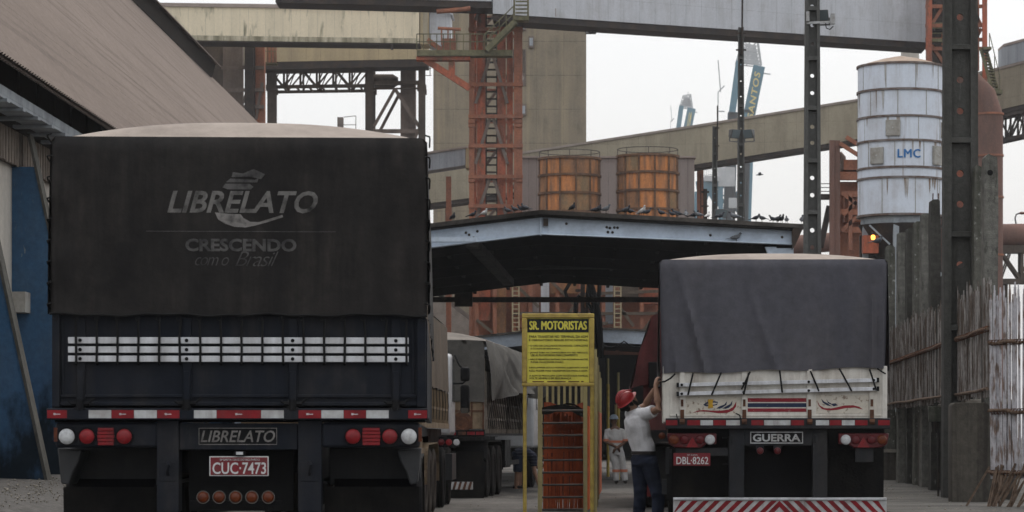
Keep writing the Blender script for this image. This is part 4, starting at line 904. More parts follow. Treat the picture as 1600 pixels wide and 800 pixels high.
# ---------------------------------------------------------------- conveyor galleries, upper left
def galleries():
    s = 21.7
    t = thing('conveyor_gallery', 'cream sheet-clad conveyor gallery with mouldy lower edge, highest at the upper left', 'conveyor gallery', P(240, 62, s))
    A, B = P(240, 62, s), P(655, 67.5, s)
    mb = MB(); h = 52/s; section(mb, A+Vector((0, 0, .35)), B+Vector((0, 0, .35)), h-.35, 2.6); wl = mb.build('cladding', M['gallery_cream'], t)
    mb = MB(); section(mb, A, B, .345, 2.6); mb.build('lower_cladding', M['gallery_stain'], t)
    mb = MB(); section(mb, A+Vector((-.1, -.12, h+.003)), B+Vector((.25, -.12, h+.003)), .26, 2.84); mb.build('roof', M['gallery_roof'], t)
    mb = MB(); section(mb, A+Vector((0, .05, -.10)), B+Vector((0, .05, -.10)), .095, 2.5)
    mb.tube([P(612.5, 68, s), P(612.5, 78, s)], .1, 8); mb.build('floor_beam', M['dark_steel'], t)
    mb = MB(); mb.box(X(656.5, s), X(670, s), F/s+.05, F/s+2.5, Z(69, s), Z(12, s)); hd = mb.build('end_frame', M['gallery_ochre'], t)
    mb = MB(); mb.box(X(661, s), X(668, s), F/s+.02, F/s+.049, Z(67, s), Z(16, s)); mb.build('door', M['gallery_olive'], hd)
    mb = MB(); mb.box(X(670.5, s), X(704, s), F/s+.4, F/s+2.7, Z(70, s), Z(13, s)); mb.prism([P(657, 12, s), P(700, 12, s), P(708, 22, s), P(706, 24, s), P(698, 14.5, s), P(657, 14, s)], (0, 3, 0)); mb.build('drive_house', M['sheet_grey'], t)
    s2 = 20.6
    t2 = thing('conveyor_gallery', 'brown ochre conveyor gallery directly below the cream one, carried by a dark trestle', 'conveyor gallery', P(410, 98, s2))
    A, B = P(410, 97, s2), P(668, 92, s2)
    mb = MB(); section(mb, A, B, 44/s2, 2.6); mb.build('cladding', M['gallery_ochre'], t2)
    mb = MB(); section(mb, P(362, 100, s2), P(409, 97, s2), 40/s2, 2.6); mb.build('cladding', M['gallery_olive'], t2)
    mb = MB(); section(mb, A+Vector((0, .05, -.55)), B+Vector((0, .05, -.55)), .545, 2.5); mb.build('floor_beam', M['dark_steel'], t2)
    mb = MB(); q = s2*1.02
    for k in range(4): mb.bar(P(413+k*5.5, 98, q), P(413+k*5.5, 68, q), .06)
    for yy in (68, 80): mb.bar(P(411, yy, q), P(432, yy, q), .05)
    mb.box(X(411, q), X(432, q), F/q, F/q+.9, Z(100, q), Z(97.5, q)); mb.build('balcony', M['moss_rail'], t2)
    mb = MB(); mb.box(X(414, q), X(430, q), F/q+.95, F/q+1.0, Z(96, q), Z(70, q)); mb.build('door', M['red_rust'], t2)
    # trestle
    s3 = 20.4
    t3 = thing('steel_trestle', 'dark steel trestle with lattice girder carrying the ochre gallery', 'trestle', G(540, s3))
    y = F/s3
    mb = MB(); truss(mb, P(418, 136, s3), P(572, 134, s3), 6, 31/s3, .16); truss(mb, P(418, 138, s3)+Vector((0, 2.4, 0)), P(572, 136, s3)+Vector((0, 2.4, 0)), 6, 31/s3, .14)
    mb.bar(P(572, 131, s3), P(662, 129, s3), .3, .3); mb.bar(P(572, 139, s3), P(662, 138, s3), .2, .12)
    for k in range(8): mb.bar(P(424+k*20, 137, s3), P(424+k*20, 137, s3)+Vector((0, 2.4, 0)), .12)
    mb.build('girder', M['trestle'], t3)
    for a, b, dd in ((418, 430, 0), (571, 583, 0), (654, 664, 0), (418, 427, 2.4), (573, 583, 2.4), (654, 662, 2.4)):
        mb = MB(); mb.ibeam((X((a+b)/2, s3), y+dd, 0), (X((a+b)/2, s3), y+dd, Z(97, s3)), (b-a)/s3, .5, .06, up=(0, 1, 0)); mb.box(X(a-2, s3), X(b+2, s3), y+dd-.3, y+dd+.3, Z(142, s3), Z(133, s3)); mb.build('column', M['trestle'], t3)
    mb = MB(); mb.bar(P(584, 198, s3), P(617, 139, s3), .22); mb.bar(P(617, 139, s3), P(655, 198, s3), .26); mb.bar(P(590, 200, s3)+Vector((0, 2.4, 0)), P(622, 139, s3)+Vector((0, 2.4, 0)), .22); mb.bar(P(584, 200, s3), P(617, 300, s3), .2); mb.bar(P(655, 200, s3), P(617, 300, s3), .2)
    mb.bar(P(571, 205, s3), P(662, 205, s3), .25, .3); mb.bar(P(571, 300, s3), P(662, 300, s3), .25, .3); mb.build('bracing', M['trestle_dusty'], t3)
    mb = MB(); mb.box(X(625, s3), X(648, s3), y+.6, y+2, Z(220, s3), Z(100, s3)); mb.build('chute', M['trestle_dusty'], t3)
    mb = MB(); c = P(600, 124, s3)+Vector((0, 1.2, 0)); mb.lathe(c+Vector((-1.2, 0, 0)), (1, 0, 0), [(0, .3), (.4, .55), (1.8, .55), (2.2, .3)], 14); mb.build('drive_motor', M['trestle'], t3)
    mb = MB()
    for a in (660, 672): mb.bar(P(a, 118, s3), P(a, 96, s3), .06)
    for yy in (97, 107, 118): mb.bar(P(655, yy, s3), P(674, yy, s3), .05)
    mb.build('railing', M['trestle'], t3)
    # pylon left of it
    s4 = 21.3
    t4 = thing('steel_pylon', 'dark riveted pylon of broad plates beside the roof ridge, under the cream gallery', 'pylon', G(385, s4))
    y = F/s4
    for a, b, m, dd in ((382, 397, 'dark_steel', 0), (397.5, 412, 'red_rust', .5), (345, 376, 'trestle_dusty', 1.2), (310, 344, 'trestle', 1.6)):
        mb = MB(); mb.box(X(a, s4), X(b, s4), y+dd, y+dd+.8, 0, Z(64, s4)); mb.build('column', M[m], t4, bevel=.04)
    mb = MB()
    for yy in (105, 140, 166, 260, 360): mb.bar(P(345, yy, s4)+Vector((0, .3, 0)), P(412, yy, s4)+Vector((0, .3, 0)), .2, .25)
    mb.bar(P(399, 185, s4)+Vector((0, .45, 0)), P(409, 128, s4)+Vector((0, .45, 0)), .2); mb.bar(P(376, 168, s4)+Vector((0, .6, 0)), P(384, 140, s4)+Vector((0, .6, 0)), .15); mb.build('bracing', M['trestle_dusty'], t4)
    # small lookout box on the skyline above the black trailer
    s5 = 12; t5 = thing('roof_cabin', 'small grey cabin with a wire frame on the skyline above the black trailer', 'cabin', G(533, s5))
    mb = MB(); mb.box(X(527, s5), X(536, s5), F/s5, F/s5+1, 0, Z(183, s5)); mb.build('cabin', M['trestle_dusty'], t5)
    mb = MB(); mb.bar(P(537, 183, s5), P(556, 181, s5), .08); mb.bar(P(556, 181, s5), P(556, 215, s5), .08); mb.bar(P(527, 195, s5), P(556, 195, s5), .08); mb.build('wire_frame', M['trestle'], t5)
galleries()

# ---------------------------------------------------------------- long grey gallery across the top
def grey_gallery():
    t = thing('conveyor_gallery', 'long pale grey sheet-clad gallery crossing the whole top behind the red tower', 'conveyor gallery', P(900, 31, 24))
    for a, b in ((P(430, -7, 24.4), P(768, 2, 24.2)), (P(770, 21, 24.2), P(1447, 66, 22.3))):
        mb = MB(); section(mb, a, b, 3.3, 3); mb.build('cladding', M['sheet_grey'], t)
        mb = MB(); section(mb, a+Vector((0, .1, -.42)), b+Vector((0, .1, -.42)), .415, 2.7); mb.build('floor_beam', M['dark_steel'], t)
        mb = MB(); section(mb, a+Vector((0, -.1, 3.303)), b+Vector((0, -.1, 3.303)), .16, 3.2); mb.build('roof', M['gallery_roof'], t)
    s = 23.5; mb = MB(); mb.box(X(914, s), X(931, s), F/s-.1, F/s+.6, Z(42, s), Z(37, s)); truss(mb, P(915, 52, s), P(931, 52, s), 3, 12/s, .07); mb.build('bracket', M['dark_steel'], t)
    mb = MB(); s = 23.9; mb.bar(P(826, 14, s), P(868, 22, s), .12); mb.box(X(865, s), X(869, s), F/s-.2, F/s, Z(27, s), Z(14, s)); mb.build('pipe', M['gallery_roof'], t)
grey_gallery()

# ---------------------------------------------------------------- rising beige gallery
def beige_gallery():
    t = thing('conveyor_gallery', 'long beige gallery rising from behind the red tower to the right edge', 'conveyor gallery', P(900, 290, 20))
    bot = [(660, 323, 20.4), (820, 302, 20.3), (1085, 261, 20.3), (1340, 221, 20.6), (1560, 176, 22.0), (1720, 138, 23.2)]
    hh = 2.85
    W = [P(a, b-4, s) for a, b, s in bot]
    for i, (a, b) in enumerate(zip(W, W[1:])):
        mb = MB(); section(mb, a, b, hh, 2.6); mb.build('cladding', M['gallery_olive'], t)
        mb = MB(); section(mb, a+Vector((0, .08, -.32)), b+Vector((0, .08, -.32)), .315, 2.4); mb.build('floor_beam', M['dark_steel'], t)
        mb = MB(); section(mb, a+Vector((0, -.1, hh+.003)), b+Vector((0, -.1, hh+.003)), .18, 2.8); mb.build('roof', M['tarp_dust'], t)
    a, b = W[4], W[5]; u = Vector((0, -.05, hh+.2)); mb = MB(); section(mb, a.lerp(b, .05)+u, b+u, 1.35, 2.5); mb.build('upper_cladding', M['sheet_blue_grey'], t)
    mb = MB(); section(mb, a.lerp(b, .05)+u+Vector((0, -.1, 1.353)), b+u+Vector((0, -.1, 1.353)), .18, 2.7); mb.build('roof', M['gallery_roof'], t)
    mb = MB(); truss(mb, a+Vector((0, 0, -2.2)), b+Vector((0, 0, -2.2)), 8, 1.7, .14); truss(mb, a+Vector((0, 2.3, -2.2)), b+Vector((0, 2.3, -2.2)), 8, 1.7, .14); mb.build('girder', M['dark_steel'], t)
    for px, s, bt in ((700, 20.2, 318), (1095, 20.1, 262), (1700, 23, 150)):
        mb = MB(); mb.ibeam((X(px, s), F/s+1, 0), (X(px, s), F/s+1, Z(bt, s)), .5, .5, .06, up=(0, 1, 0)); mb.build('column', M['red_rust'], t)
    s = 23.2                                     # blue-grey hood at the lower left end
    t = thing('conveyor_hood', 'blue grey corrugated conveyor hood left of the red tower', 'conveyor hood', P(640, 270, s))
    mb = MB(); section(mb, P(600, 277, s), P(727, 258, s), 26/s, 2.2); mb.build('cladding', M['sheet_blue_grey'], t)
    mb = MB(); section(mb, P(598, 251, s)+Vector((0, -.12, 0)), P(730, 231.5, s)+Vector((0, -.12, 0)), .14, 2.5); mb.build('roof', M['tarp_dust'], t)
    mb = MB(); mb.box(X(727.5, s), X(734, s), F/s, F/s+2, Z(262, s), Z(231, s)); mb.build('end_panel', M['gallery_ochre'], t)
    mb = MB()
    for px in (640, 700): mb.bar(G(px, s)+Vector((0, 1, 0)), P(px, 274, s)+Vector((0, 1, 0)), .35)
    mb.build('column', M['red_rust'], t)
beige_gallery()

# ---------------------------------------------------------------- red lattice tower
def red_tower():
    s = 23.8; y = F/s
    t = thing('steel_tower', 'tall red lattice tower with ladder, mossy platform and stairs, left of centre', 'tower', G(775, s))
    top = Z(-60, s)
    for a, b, dd, m in ((733, 741, 0, 'red_rust'), (745, 758, .3, 'red_steel'), (777, 790, .3, 'red_steel'), (791.5, 801, .35, 'red_steel'), (803, 816, 0, 'red_rust'), (735, 742, 3, 'red_steel'), (804, 812, 3, 'red_steel')):
        mb = MB(); mb.box(X(a, s), X(b, s), y+dd, y+dd+.4, 0, top); mb.build('leg', M[m], t)
    mb = MB()
    for yy in (16, 46, 132, 182, 228, 276, 322, 390, 450): mb.bar(P(732, yy, s)+Vector((0, -.06, 0)), P(817, yy, s)+Vector((0, -.06, 0)), .14, .24); mb.bar(P(734, yy, s)+Vector((0, 3.2, 0)), P(815, yy, s)+Vector((0, 3.2, 0)), .14, .2)
    for yy in (16, 46, 132, 182, 228, 276, 322, 390): mb.bar(P(737, yy, s)+Vector((0, .4, 0)), P(738, yy, s)+Vector((0, 3, 0)), .14, .2); mb.bar(P(809, yy, s)+Vector((0, .4, 0)), P(808, yy, s)+Vector((0, 3, 0)), .14, .2)
    mb.build('tie_beam', M['red_rust'], t)
    mb = MB()
    for y0, y1 in ((-30, 46), (86, 180), (182, 274), (276, 360), (362, 450)):
        for sg in (-1, 1):
            mb.bar(P(768+sg*2, y0, s)+Vector((0, .15, 0)), P(768+sg*25, y0+(y1-y0)*.8, s)+Vector((0, .15, 0)), .2, .2)
        mb.bar(P(740, y1, s)+Vector((0, 3.1, 0)), P(808, y0, s)+Vector((0, 3.1, 0)), .18)
    mb.build('brace', M['trestle_dusty'], t)
    mb = MB()
    for k in range(44): mb.bar(P(758, -20+k*11.5, s)+Vector((0, .8, 0)), P(777, -20+k*11.5, s)+Vector((0, .8, 0)), .07, .12)
    for px in (759, 776): mb.bar(G(px, s)+Vector((0, .8, 0)), P(px, -30, s)+Vector((0, .8, 0)), .1)
    mb.build('ladder', M['rail_dark'], t)
    mb = MB()
    for yy in (190, 276, 196, 282):
        for px in (737, 811): mb.box(X(px-5, s), X(px+5, s), y-.1, y+.5, Z(yy+2.5, s), Z(yy-2.5, s))
    mb.build('flange', M['red_rust'], t)
    # platform, railings, strut, stair
    mb = MB(); s2 = 24.2; y2 = F/s2; mb.box(X(652, s2), X(801, s2), y2-.6, y2+.55, Z(89, s2), Z(80, s2)); pf = mb.build('platform', M['moss_rail'], t)
    mb = MB(); mb.box(X(651, s2), X(735, s2), y2-.4, y2+.5, Z(95, s2), Z(89.4, s2)); mb.bar(P(664, 93, s2), P(734, 138, s2), .35, .4); mb.bar(P(706, 92, s2), P(706, 118, s2), .4); mb.build('strut', M['red_steel'], t)
    mb = MB()
    for k in range(13): px = 652+k*10.4; mb.bar(P(px, 80, s2)+Vector((0, -.55, 0)), P(px, 55, s2)+Vector((0, -.55, 0)), .06)
    for yy in (55, 67): mb.bar(P(652, yy, s2)+Vector((0, -.55, 0)), P(777, yy, s2)+Vector((0, -.55, 0)), .06)
    mb.build('railing', M['moss_rail'], pf)
    mb = MB(); s3 = 24.4
    mb.bar(P(760, 78, s3), P(806, 32, s3), .14, .35); mb.bar(P(760, 78, s3)+Vector((0, .8, 0)), P(806, 32, s3)+Vector((0, .8, 0)), .14, .35)
    for k in range(12): p = P(760+k*3.8, 78-k*3.8, s3); mb.box(p.x-.1, p.x+.12, p.y, p.y+.8, p.z-.03, p.z+.03)
    mb.bar(P(757, 54, s3), P(804, 8, s3), .06); mb.bar(P(757, 66, s3), P(804, 20, s3), .05)
    for k in range(5): mb.bar(P(758+k*11, 76-k*11, s3), P(758+k*11, 53-k*11, s3), .05)
    mb.build('stair', M['moss_rail'], t)
    mb = MB(); mb.box(X(803, s3), X(826, s3), F/s3-.1, F/s3+1, Z(32, s3), Z(27, s3)); 
    for k in range(6): mb.box(X(805, s3), X(824, s3), F/s3+.9, F/s3+.95, Z(24-k*6, s3), Z(21.5-k*6, s3))
    for px in (803.5, 825): mb.bar(P(px, 30, s3), P(px, -10, s3), .12)
    mb.build('landing', M['moss_rail'], t)
    mb = MB(); mb.tube([P(682, 18, s2), P(735, 13, s2)], .16, 10); mb.tube([P(684, 44, s2), P(720, 46, s2)], .1, 8)
    for px in (690, 700, 710): mb.bar(P(px, 70, s2), P(px, 45, s2), .1)
    mb.bar(P(668, 62, s2), P(692, 80, s2), .3); mb.box(X(690, s2), X(712, s2), y2, y2+.5, Z(79, s2), Z(60, s2)); mb.build('drive_gear', M['red_rust'], t)
red_tower()

# ---------------------------------------------------------------- orange tanks
def tank(name, px, top, label):
    s = 24.6; y = F/s+2; s = F/y; r = 47/s
    t = thing(name, label, 'tank', G(px, s), group='orange storage tanks')
    c = Vector((X(px, s), y, 0)); zt = Z(top, s); zb = zt-5.2
    prof = [(0, r), (zt-zb, r)]
    mb = MB(); rnd = random.Random(px); mb.lathe(c+Vector((0, 0, zb)), (0, 0, 1), [(0, r-.03), (zt-zb-.02, r-.03)], 48)
    zc = [zb, zt-3.5, zt-2.3, zt-1.15, zt]
    for k in range(12):
        for j in range(4):
            mb.cur = rnd.choice((0, 0, 0, 1, 1, 2)); bulge = rnd.uniform(0, .03)
            mb.grid(lambda u, v: c+Vector(((r+bulge*math.sin(math.pi*u)*math.sin(math.pi*v))*math.cos(2*math.pi*(k+.4+u)/12), (r+bulge*math.sin(math.pi*u)*math.sin(math.pi*v))*math.sin(2*math.pi*(k+.4+u)/12), zc[j]+(zc[j+1]-zc[j])*v)), 6, 4)
    mb.build('shell', [M['tank_orange'], M['tank_brown'], M['tank_olive']], t)
    mb = MB()
    for z in (zt-.06, zt-1.15, zt-2.3, zt-3.5, zb+.1): mb.lathe(c+Vector((0, 0, z-.07)), (0, 0, 1), [(0, r+.01), (0, r+.12), (.14, r+.12), (.14, r+.01)], 48)
    for k in range(12):
        a = 2*math.pi*(k+.4)/12; d = Vector((math.cos(a), math.sin(a), 0)); mb.bar(c+d*(r+.04)+Vector((0, 0, zb)), c+d*(r+.04)+Vector((0, 0, zt)), .12, .12)
    mb.build('ribs', M['tank_rib'], t)
    mb = MB(); mb.lathe(c+Vector((0, 0, zb-3)), (0, 0, 1), [(0, .35), (2.99, r-.05)], 32); mb.build('hopper', M['tank_orange'], t)
    mb = MB()
    for k in range(8):
        a = 2*math.pi*k/8; d = Vector((math.cos(a), math.sin(a), 0)); mb.bar(c+d*r+Vector((0, 0, zt)), c+d*r+Vector((0, 0, zt+.42)), .04)
    mb.tube([c+Vector((r*math.cos(2*math.pi*k/32), r*math.sin(2*math.pi*k/32), zt+.42)) for k in range(33)], .025, 5); mb.build('rim_rail', M['rail_dark'], t)
    for sx_, sy_ in ((-1, -1), (1, -1), (-1, 1), (1, 1)):
        mb = MB(); mb.box(c.x+sx_*r*.72-.15, c.x+sx_*r*.72+.15, y+sy_*r*.72-.15, y+sy_*r*.72+.15, 0, zb); mb.build('leg', M['red_steel'], t)
    mb = MB()
    for z in (3.5, 7, 10.5):
        for sy_ in (-1, 1): mb.bar((c.x-r*.72, y+sy_*r*.72, z), (c.x+r*.72, y+sy_*r*.72, z), .2, .25); mb.bar((c.x-r*.72, y+sy_*r*.72, z), (c.x+r*.72, y+sy_*r*.72, z-3.4), .12)
    mb.build('bracing', M['red_rust'], t)
tank('storage_tank', 890, 248, 'rusty orange ribbed tank, the one nearer the red tower')
tank('storage_tank', 1012, 244, 'rusty orange ribbed tank, the one farther from the red tower')

def process_frame():
    s = 26; y = F/s
    t = thing('process_frame', 'rust-red steelwork with ladders and hoppers seen below the dark canopy', 'steel frame', G(880, s))
    mb = MB()
    for px in (742, 770, 800, 826, 868, 905, 940, 962, 1000, 1040): mb.box(X(px, s), X(px+6, s), y, y+.3, 0, Z(418, s))
    mb.build('column', M['red_rust'], t)
    for a, b, c, d, m in ((748, 766, 418, 500, 'red_steel'), (775, 790, 418, 520, 'tank_brown'), (808, 822, 440, 512, 'red_rust'), (860, 902, 418, 458, 'tank_brown'), (845, 858, 420, 498, 'sheet_grey'), (945, 958, 420, 505, 'sheet_blue_grey'), (968, 998, 418, 470, 'trestle'), (1004, 1030, 418, 475, 'red_steel'), (912, 936, 425, 480, 'tank_orange'), (828, 842, 470, 510, 'mauve_sheet')):
        mb = MB(); mb.box(X(a, s), X(b, s), y+.5, y+1.4, Z(d, s), Z(c, s)); mb.build('plate', M[m], t)
    mb = MB()
    for a, b, c, d in ((745, 500, 770, 520), (806, 445, 842, 480), (862, 440, 900, 478), (880, 500, 905, 470), (1002, 520, 1035, 480), (968, 480, 990, 510), (745, 470, 800, 470), (800, 490, 1030, 490), (826, 510, 950, 505), (905, 460, 1030, 455)):
        mb.bar(P(a, b, s)+Vector((0, -.1, 0)), P(c, d, s)+Vector((0, -.1, 0)), .18)
    mb.build('brace', M['tarp_tan'], t)
    mb = MB()
    for x0 in (801, 960):
        for px in (x0, x0+10): mb.bar(P(px, 520, s)+Vector((0, -.2, 0)), P(px, 425, s)+Vector((0, -.2, 0)), .08)
        for k in range(14): mb.bar(P(x0, 518-k*7, s)+Vector((0, -.2, 0)), P(x0+10, 518-k*7, s)+Vector((0, -.2, 0)), .06)
    mb.build('ladder', M['gallery_ochre'], t)
    mb = MB(); mb.box(X(735, s), X(1060, s), y+2, y+2.3, 0, Z(430, s)); mb.build('back_plate', M['red_rust'], t)
process_frame()

# ---------------------------------------------------------------- white silo
def silo():
    s = 37.0; y = F/s+1.8; px = 1407; r = 66.5/s
    t = thing('silo', 'white round riveted silo with rusty rings and blue lettering', 'silo', G(px, s))
    sc_ = F/y; r = 66.5/sc_; c = Vector((X(px, sc_), y, 0)); z = lambda p: Z(p, s)
    def ring(p0, p1, m, extra=0, name='shell'):
        mb = MB(); mb.lathe(c+Vector((0, 0, z(p1))), (0, 0, 1), [(0, r+extra), (z(p0)-z(p1), r+extra)], 64); return mb.build(name, M[m], t)
    ring(97, 140, 'silo_white'); ring(140.2, 182, 'silo_white'); ring(182.2, 219, 'silo_white', .01); ring(219.2, 260, 'silo_white'); ring(260.2, 277, 'silo_white', .01); ring(277.2, 334, 'silo_white')
    for p in (97, 138, 180, 218, 260, 276, 334):
        mb = MB(); mb.lathe(c+Vector((0, 0, z(p)-.05)), (0, 0, 1), [(0, r), (0, r+.06), (.09, r+.06), (.09, r)], 64); mb.build('band', M['silo_ring'], t)
    mb = MB(); mb.lathe(c+Vector((0, 0, z(97)+.04)), (0, 0, 1), [(0, r+.03), (.30, r*.45), (.44, .12), (.46, .0)], 48); mb.build('roof', M['silo_roof'], t)
    mb = MB()
    for p0, p1, n, off in ((97, 138, 9, .1), (138, 180, 9, .5), (180, 218, 9, .2), (218, 260, 9, .4), (276, 334, 8, .3)):
        for k in range(n):
            a = 2*math.pi*(k+off)/n; d = Vector((math.cos(a), math.sin(a), 0)); mb.bar(c+d*(r+.004)+Vector((0, 0, z(p1))), c+d*(r+.004)+Vector((0, 0, z(p0))), .03, .02)
    mb.build('seam', M['hatch_grey'], t)
    rnd = random.Random(2); mb = MB()
    for k in range(26):
        a = -math.pi/2+rnd.uniform(-1.5, 1.5); p0 = rnd.choice((99, 140, 182, 220, 278)); ln = rnd.uniform(.2, 1.0); wd = rnd.uniform(.015, .05)
        pts = [(a-wd, 0), (a+wd, 0), (a+wd*.6, -ln*.6), (a+wd*.1, -ln), (a-wd*.3, -ln*.7)]
        mb.add([c+Vector(((r+.014)*math.cos(b), (r+.014)*math.sin(b), z(p0)+dz)) for b, dz in pts], [(0, 1, 2, 3, 4)])
    mb.build('rust_streak', M['silo_rust_streak'], t)
    for pa, pb, p0, p1 in ((1377, 1400, 187, 212), (1355, 1376, 229, 255), (1448, 1468, 226, 256), (1466, 1474, 187, 212)):
        m_ = (pa+pb)/2; a = -math.acos(max(-1, min(1, (m_-px)/sc_/r))); d = Vector((math.cos(a), math.sin(a), 0)); side = Vector((-d.y, d.x, 0)); hw = .31
        mb = MB(); q0 = c+d*(r-.02)
        mb.prism([q0-side*hw+Vector((0, 0, z(p1))), q0+side*hw+Vector((0, 0, z(p1))), q0+side*hw+Vector((0, 0, z(p0))), q0-side*hw+Vector((0, 0, z(p0)))], d*.12); h = mb.build('hatch', M['hatch_grey'], t, bevel=.015)
        mb = MB(); mb.ball(q0+d*.13+Vector((0, 0, (z(p0)+z(p1))/2)), .03, 8); mb.build('handle', M['paint_white'], h)
    def cw(x, zz): return math.sqrt(max(0, (r+.02)**2-(x-c.x)**2))*-1
    lettering('LMC', X(1396, s-.5), X(1431, s-.5), z(246), z(233), y, M['sign_blue'], t, depth=.002, warp=cw, space=1.12, fat=.016)
    mb = MB(); mb.lathe(c+Vector((0, 0, z(347))), (0, 0, 1), [(0, r-.12), (z(334)-z(347)-.06, r-.12)], 48); mb.build('skirt', M['grey_sheet'], t)
    mb = MB(); mb.lathe(c+Vector((0, 0, z(400))), (0, 0, 1), [(0, 1.0), (z(347)-z(400)-.02, r-.02)], 40); mb.build('hopper', M['dark_steel'], t)
    for k in range(6):
        a = 2*math.pi*(k+.28)/6; d = Vector((math.cos(a), math.sin(a), 0)); mb = MB(); mb.box((c+d*(r-.2)).x-.12, (c+d*(r-.2)).x+.12, (c+d*(r-.2)).y-.12, (c+d*(r-.2)).y+.12, 0, z(340)); mb.build('leg', M['grey_sheet'], t)
    mb = MB(); mb.bar(P(1358, 352, s)+Vector((0, -.1, 0)), P(1390, 382, s)+Vector((0, -.1, 0)), .07); mb.box(X(1345, s), X(1480, s), F/s+.2, F/s+.4, z(432), z(425)); mb.build('brace', M['grey_sheet'], t)
    mb = MB(); mb.box(X(1352, s), X(1478, s), y+.4, y+.7, 0, z(362)); mb.build('lower_panel', M['dark_steel'], t)
    mb = MB(); mb.box(X(1351, s), X(1375, s), F/s+.6, F/s+1.2, z(394), z(366)); mb.build('valve_box', M['red_steel'], t)
    l = thing('lamp', 'lit amber lamp on the white silo leg', 'lamp', P(1364, 371, s))
    mb = MB(); mb.lathe(P(1364, 371, s)+Vector((0, -.05, -.06)), (0, 0, 1), [(-.04, .06), (0, .085), (.1, .09), (.16, .05)], 12); M['lamp_glow'] = mat('lamp_glow', (1, .42, .06), None, vary=0, bump=0, emit=4); mb.build('globe', M['lamp_glow'], l)
    mb = MB(); mb.bar(P(1364, 371, s)+Vector((0, -.05, .1)), P(1364, 371, s)+Vector((0, .5, .25)), .04); mb.build('arm', M['dark_steel'], l)
silo()

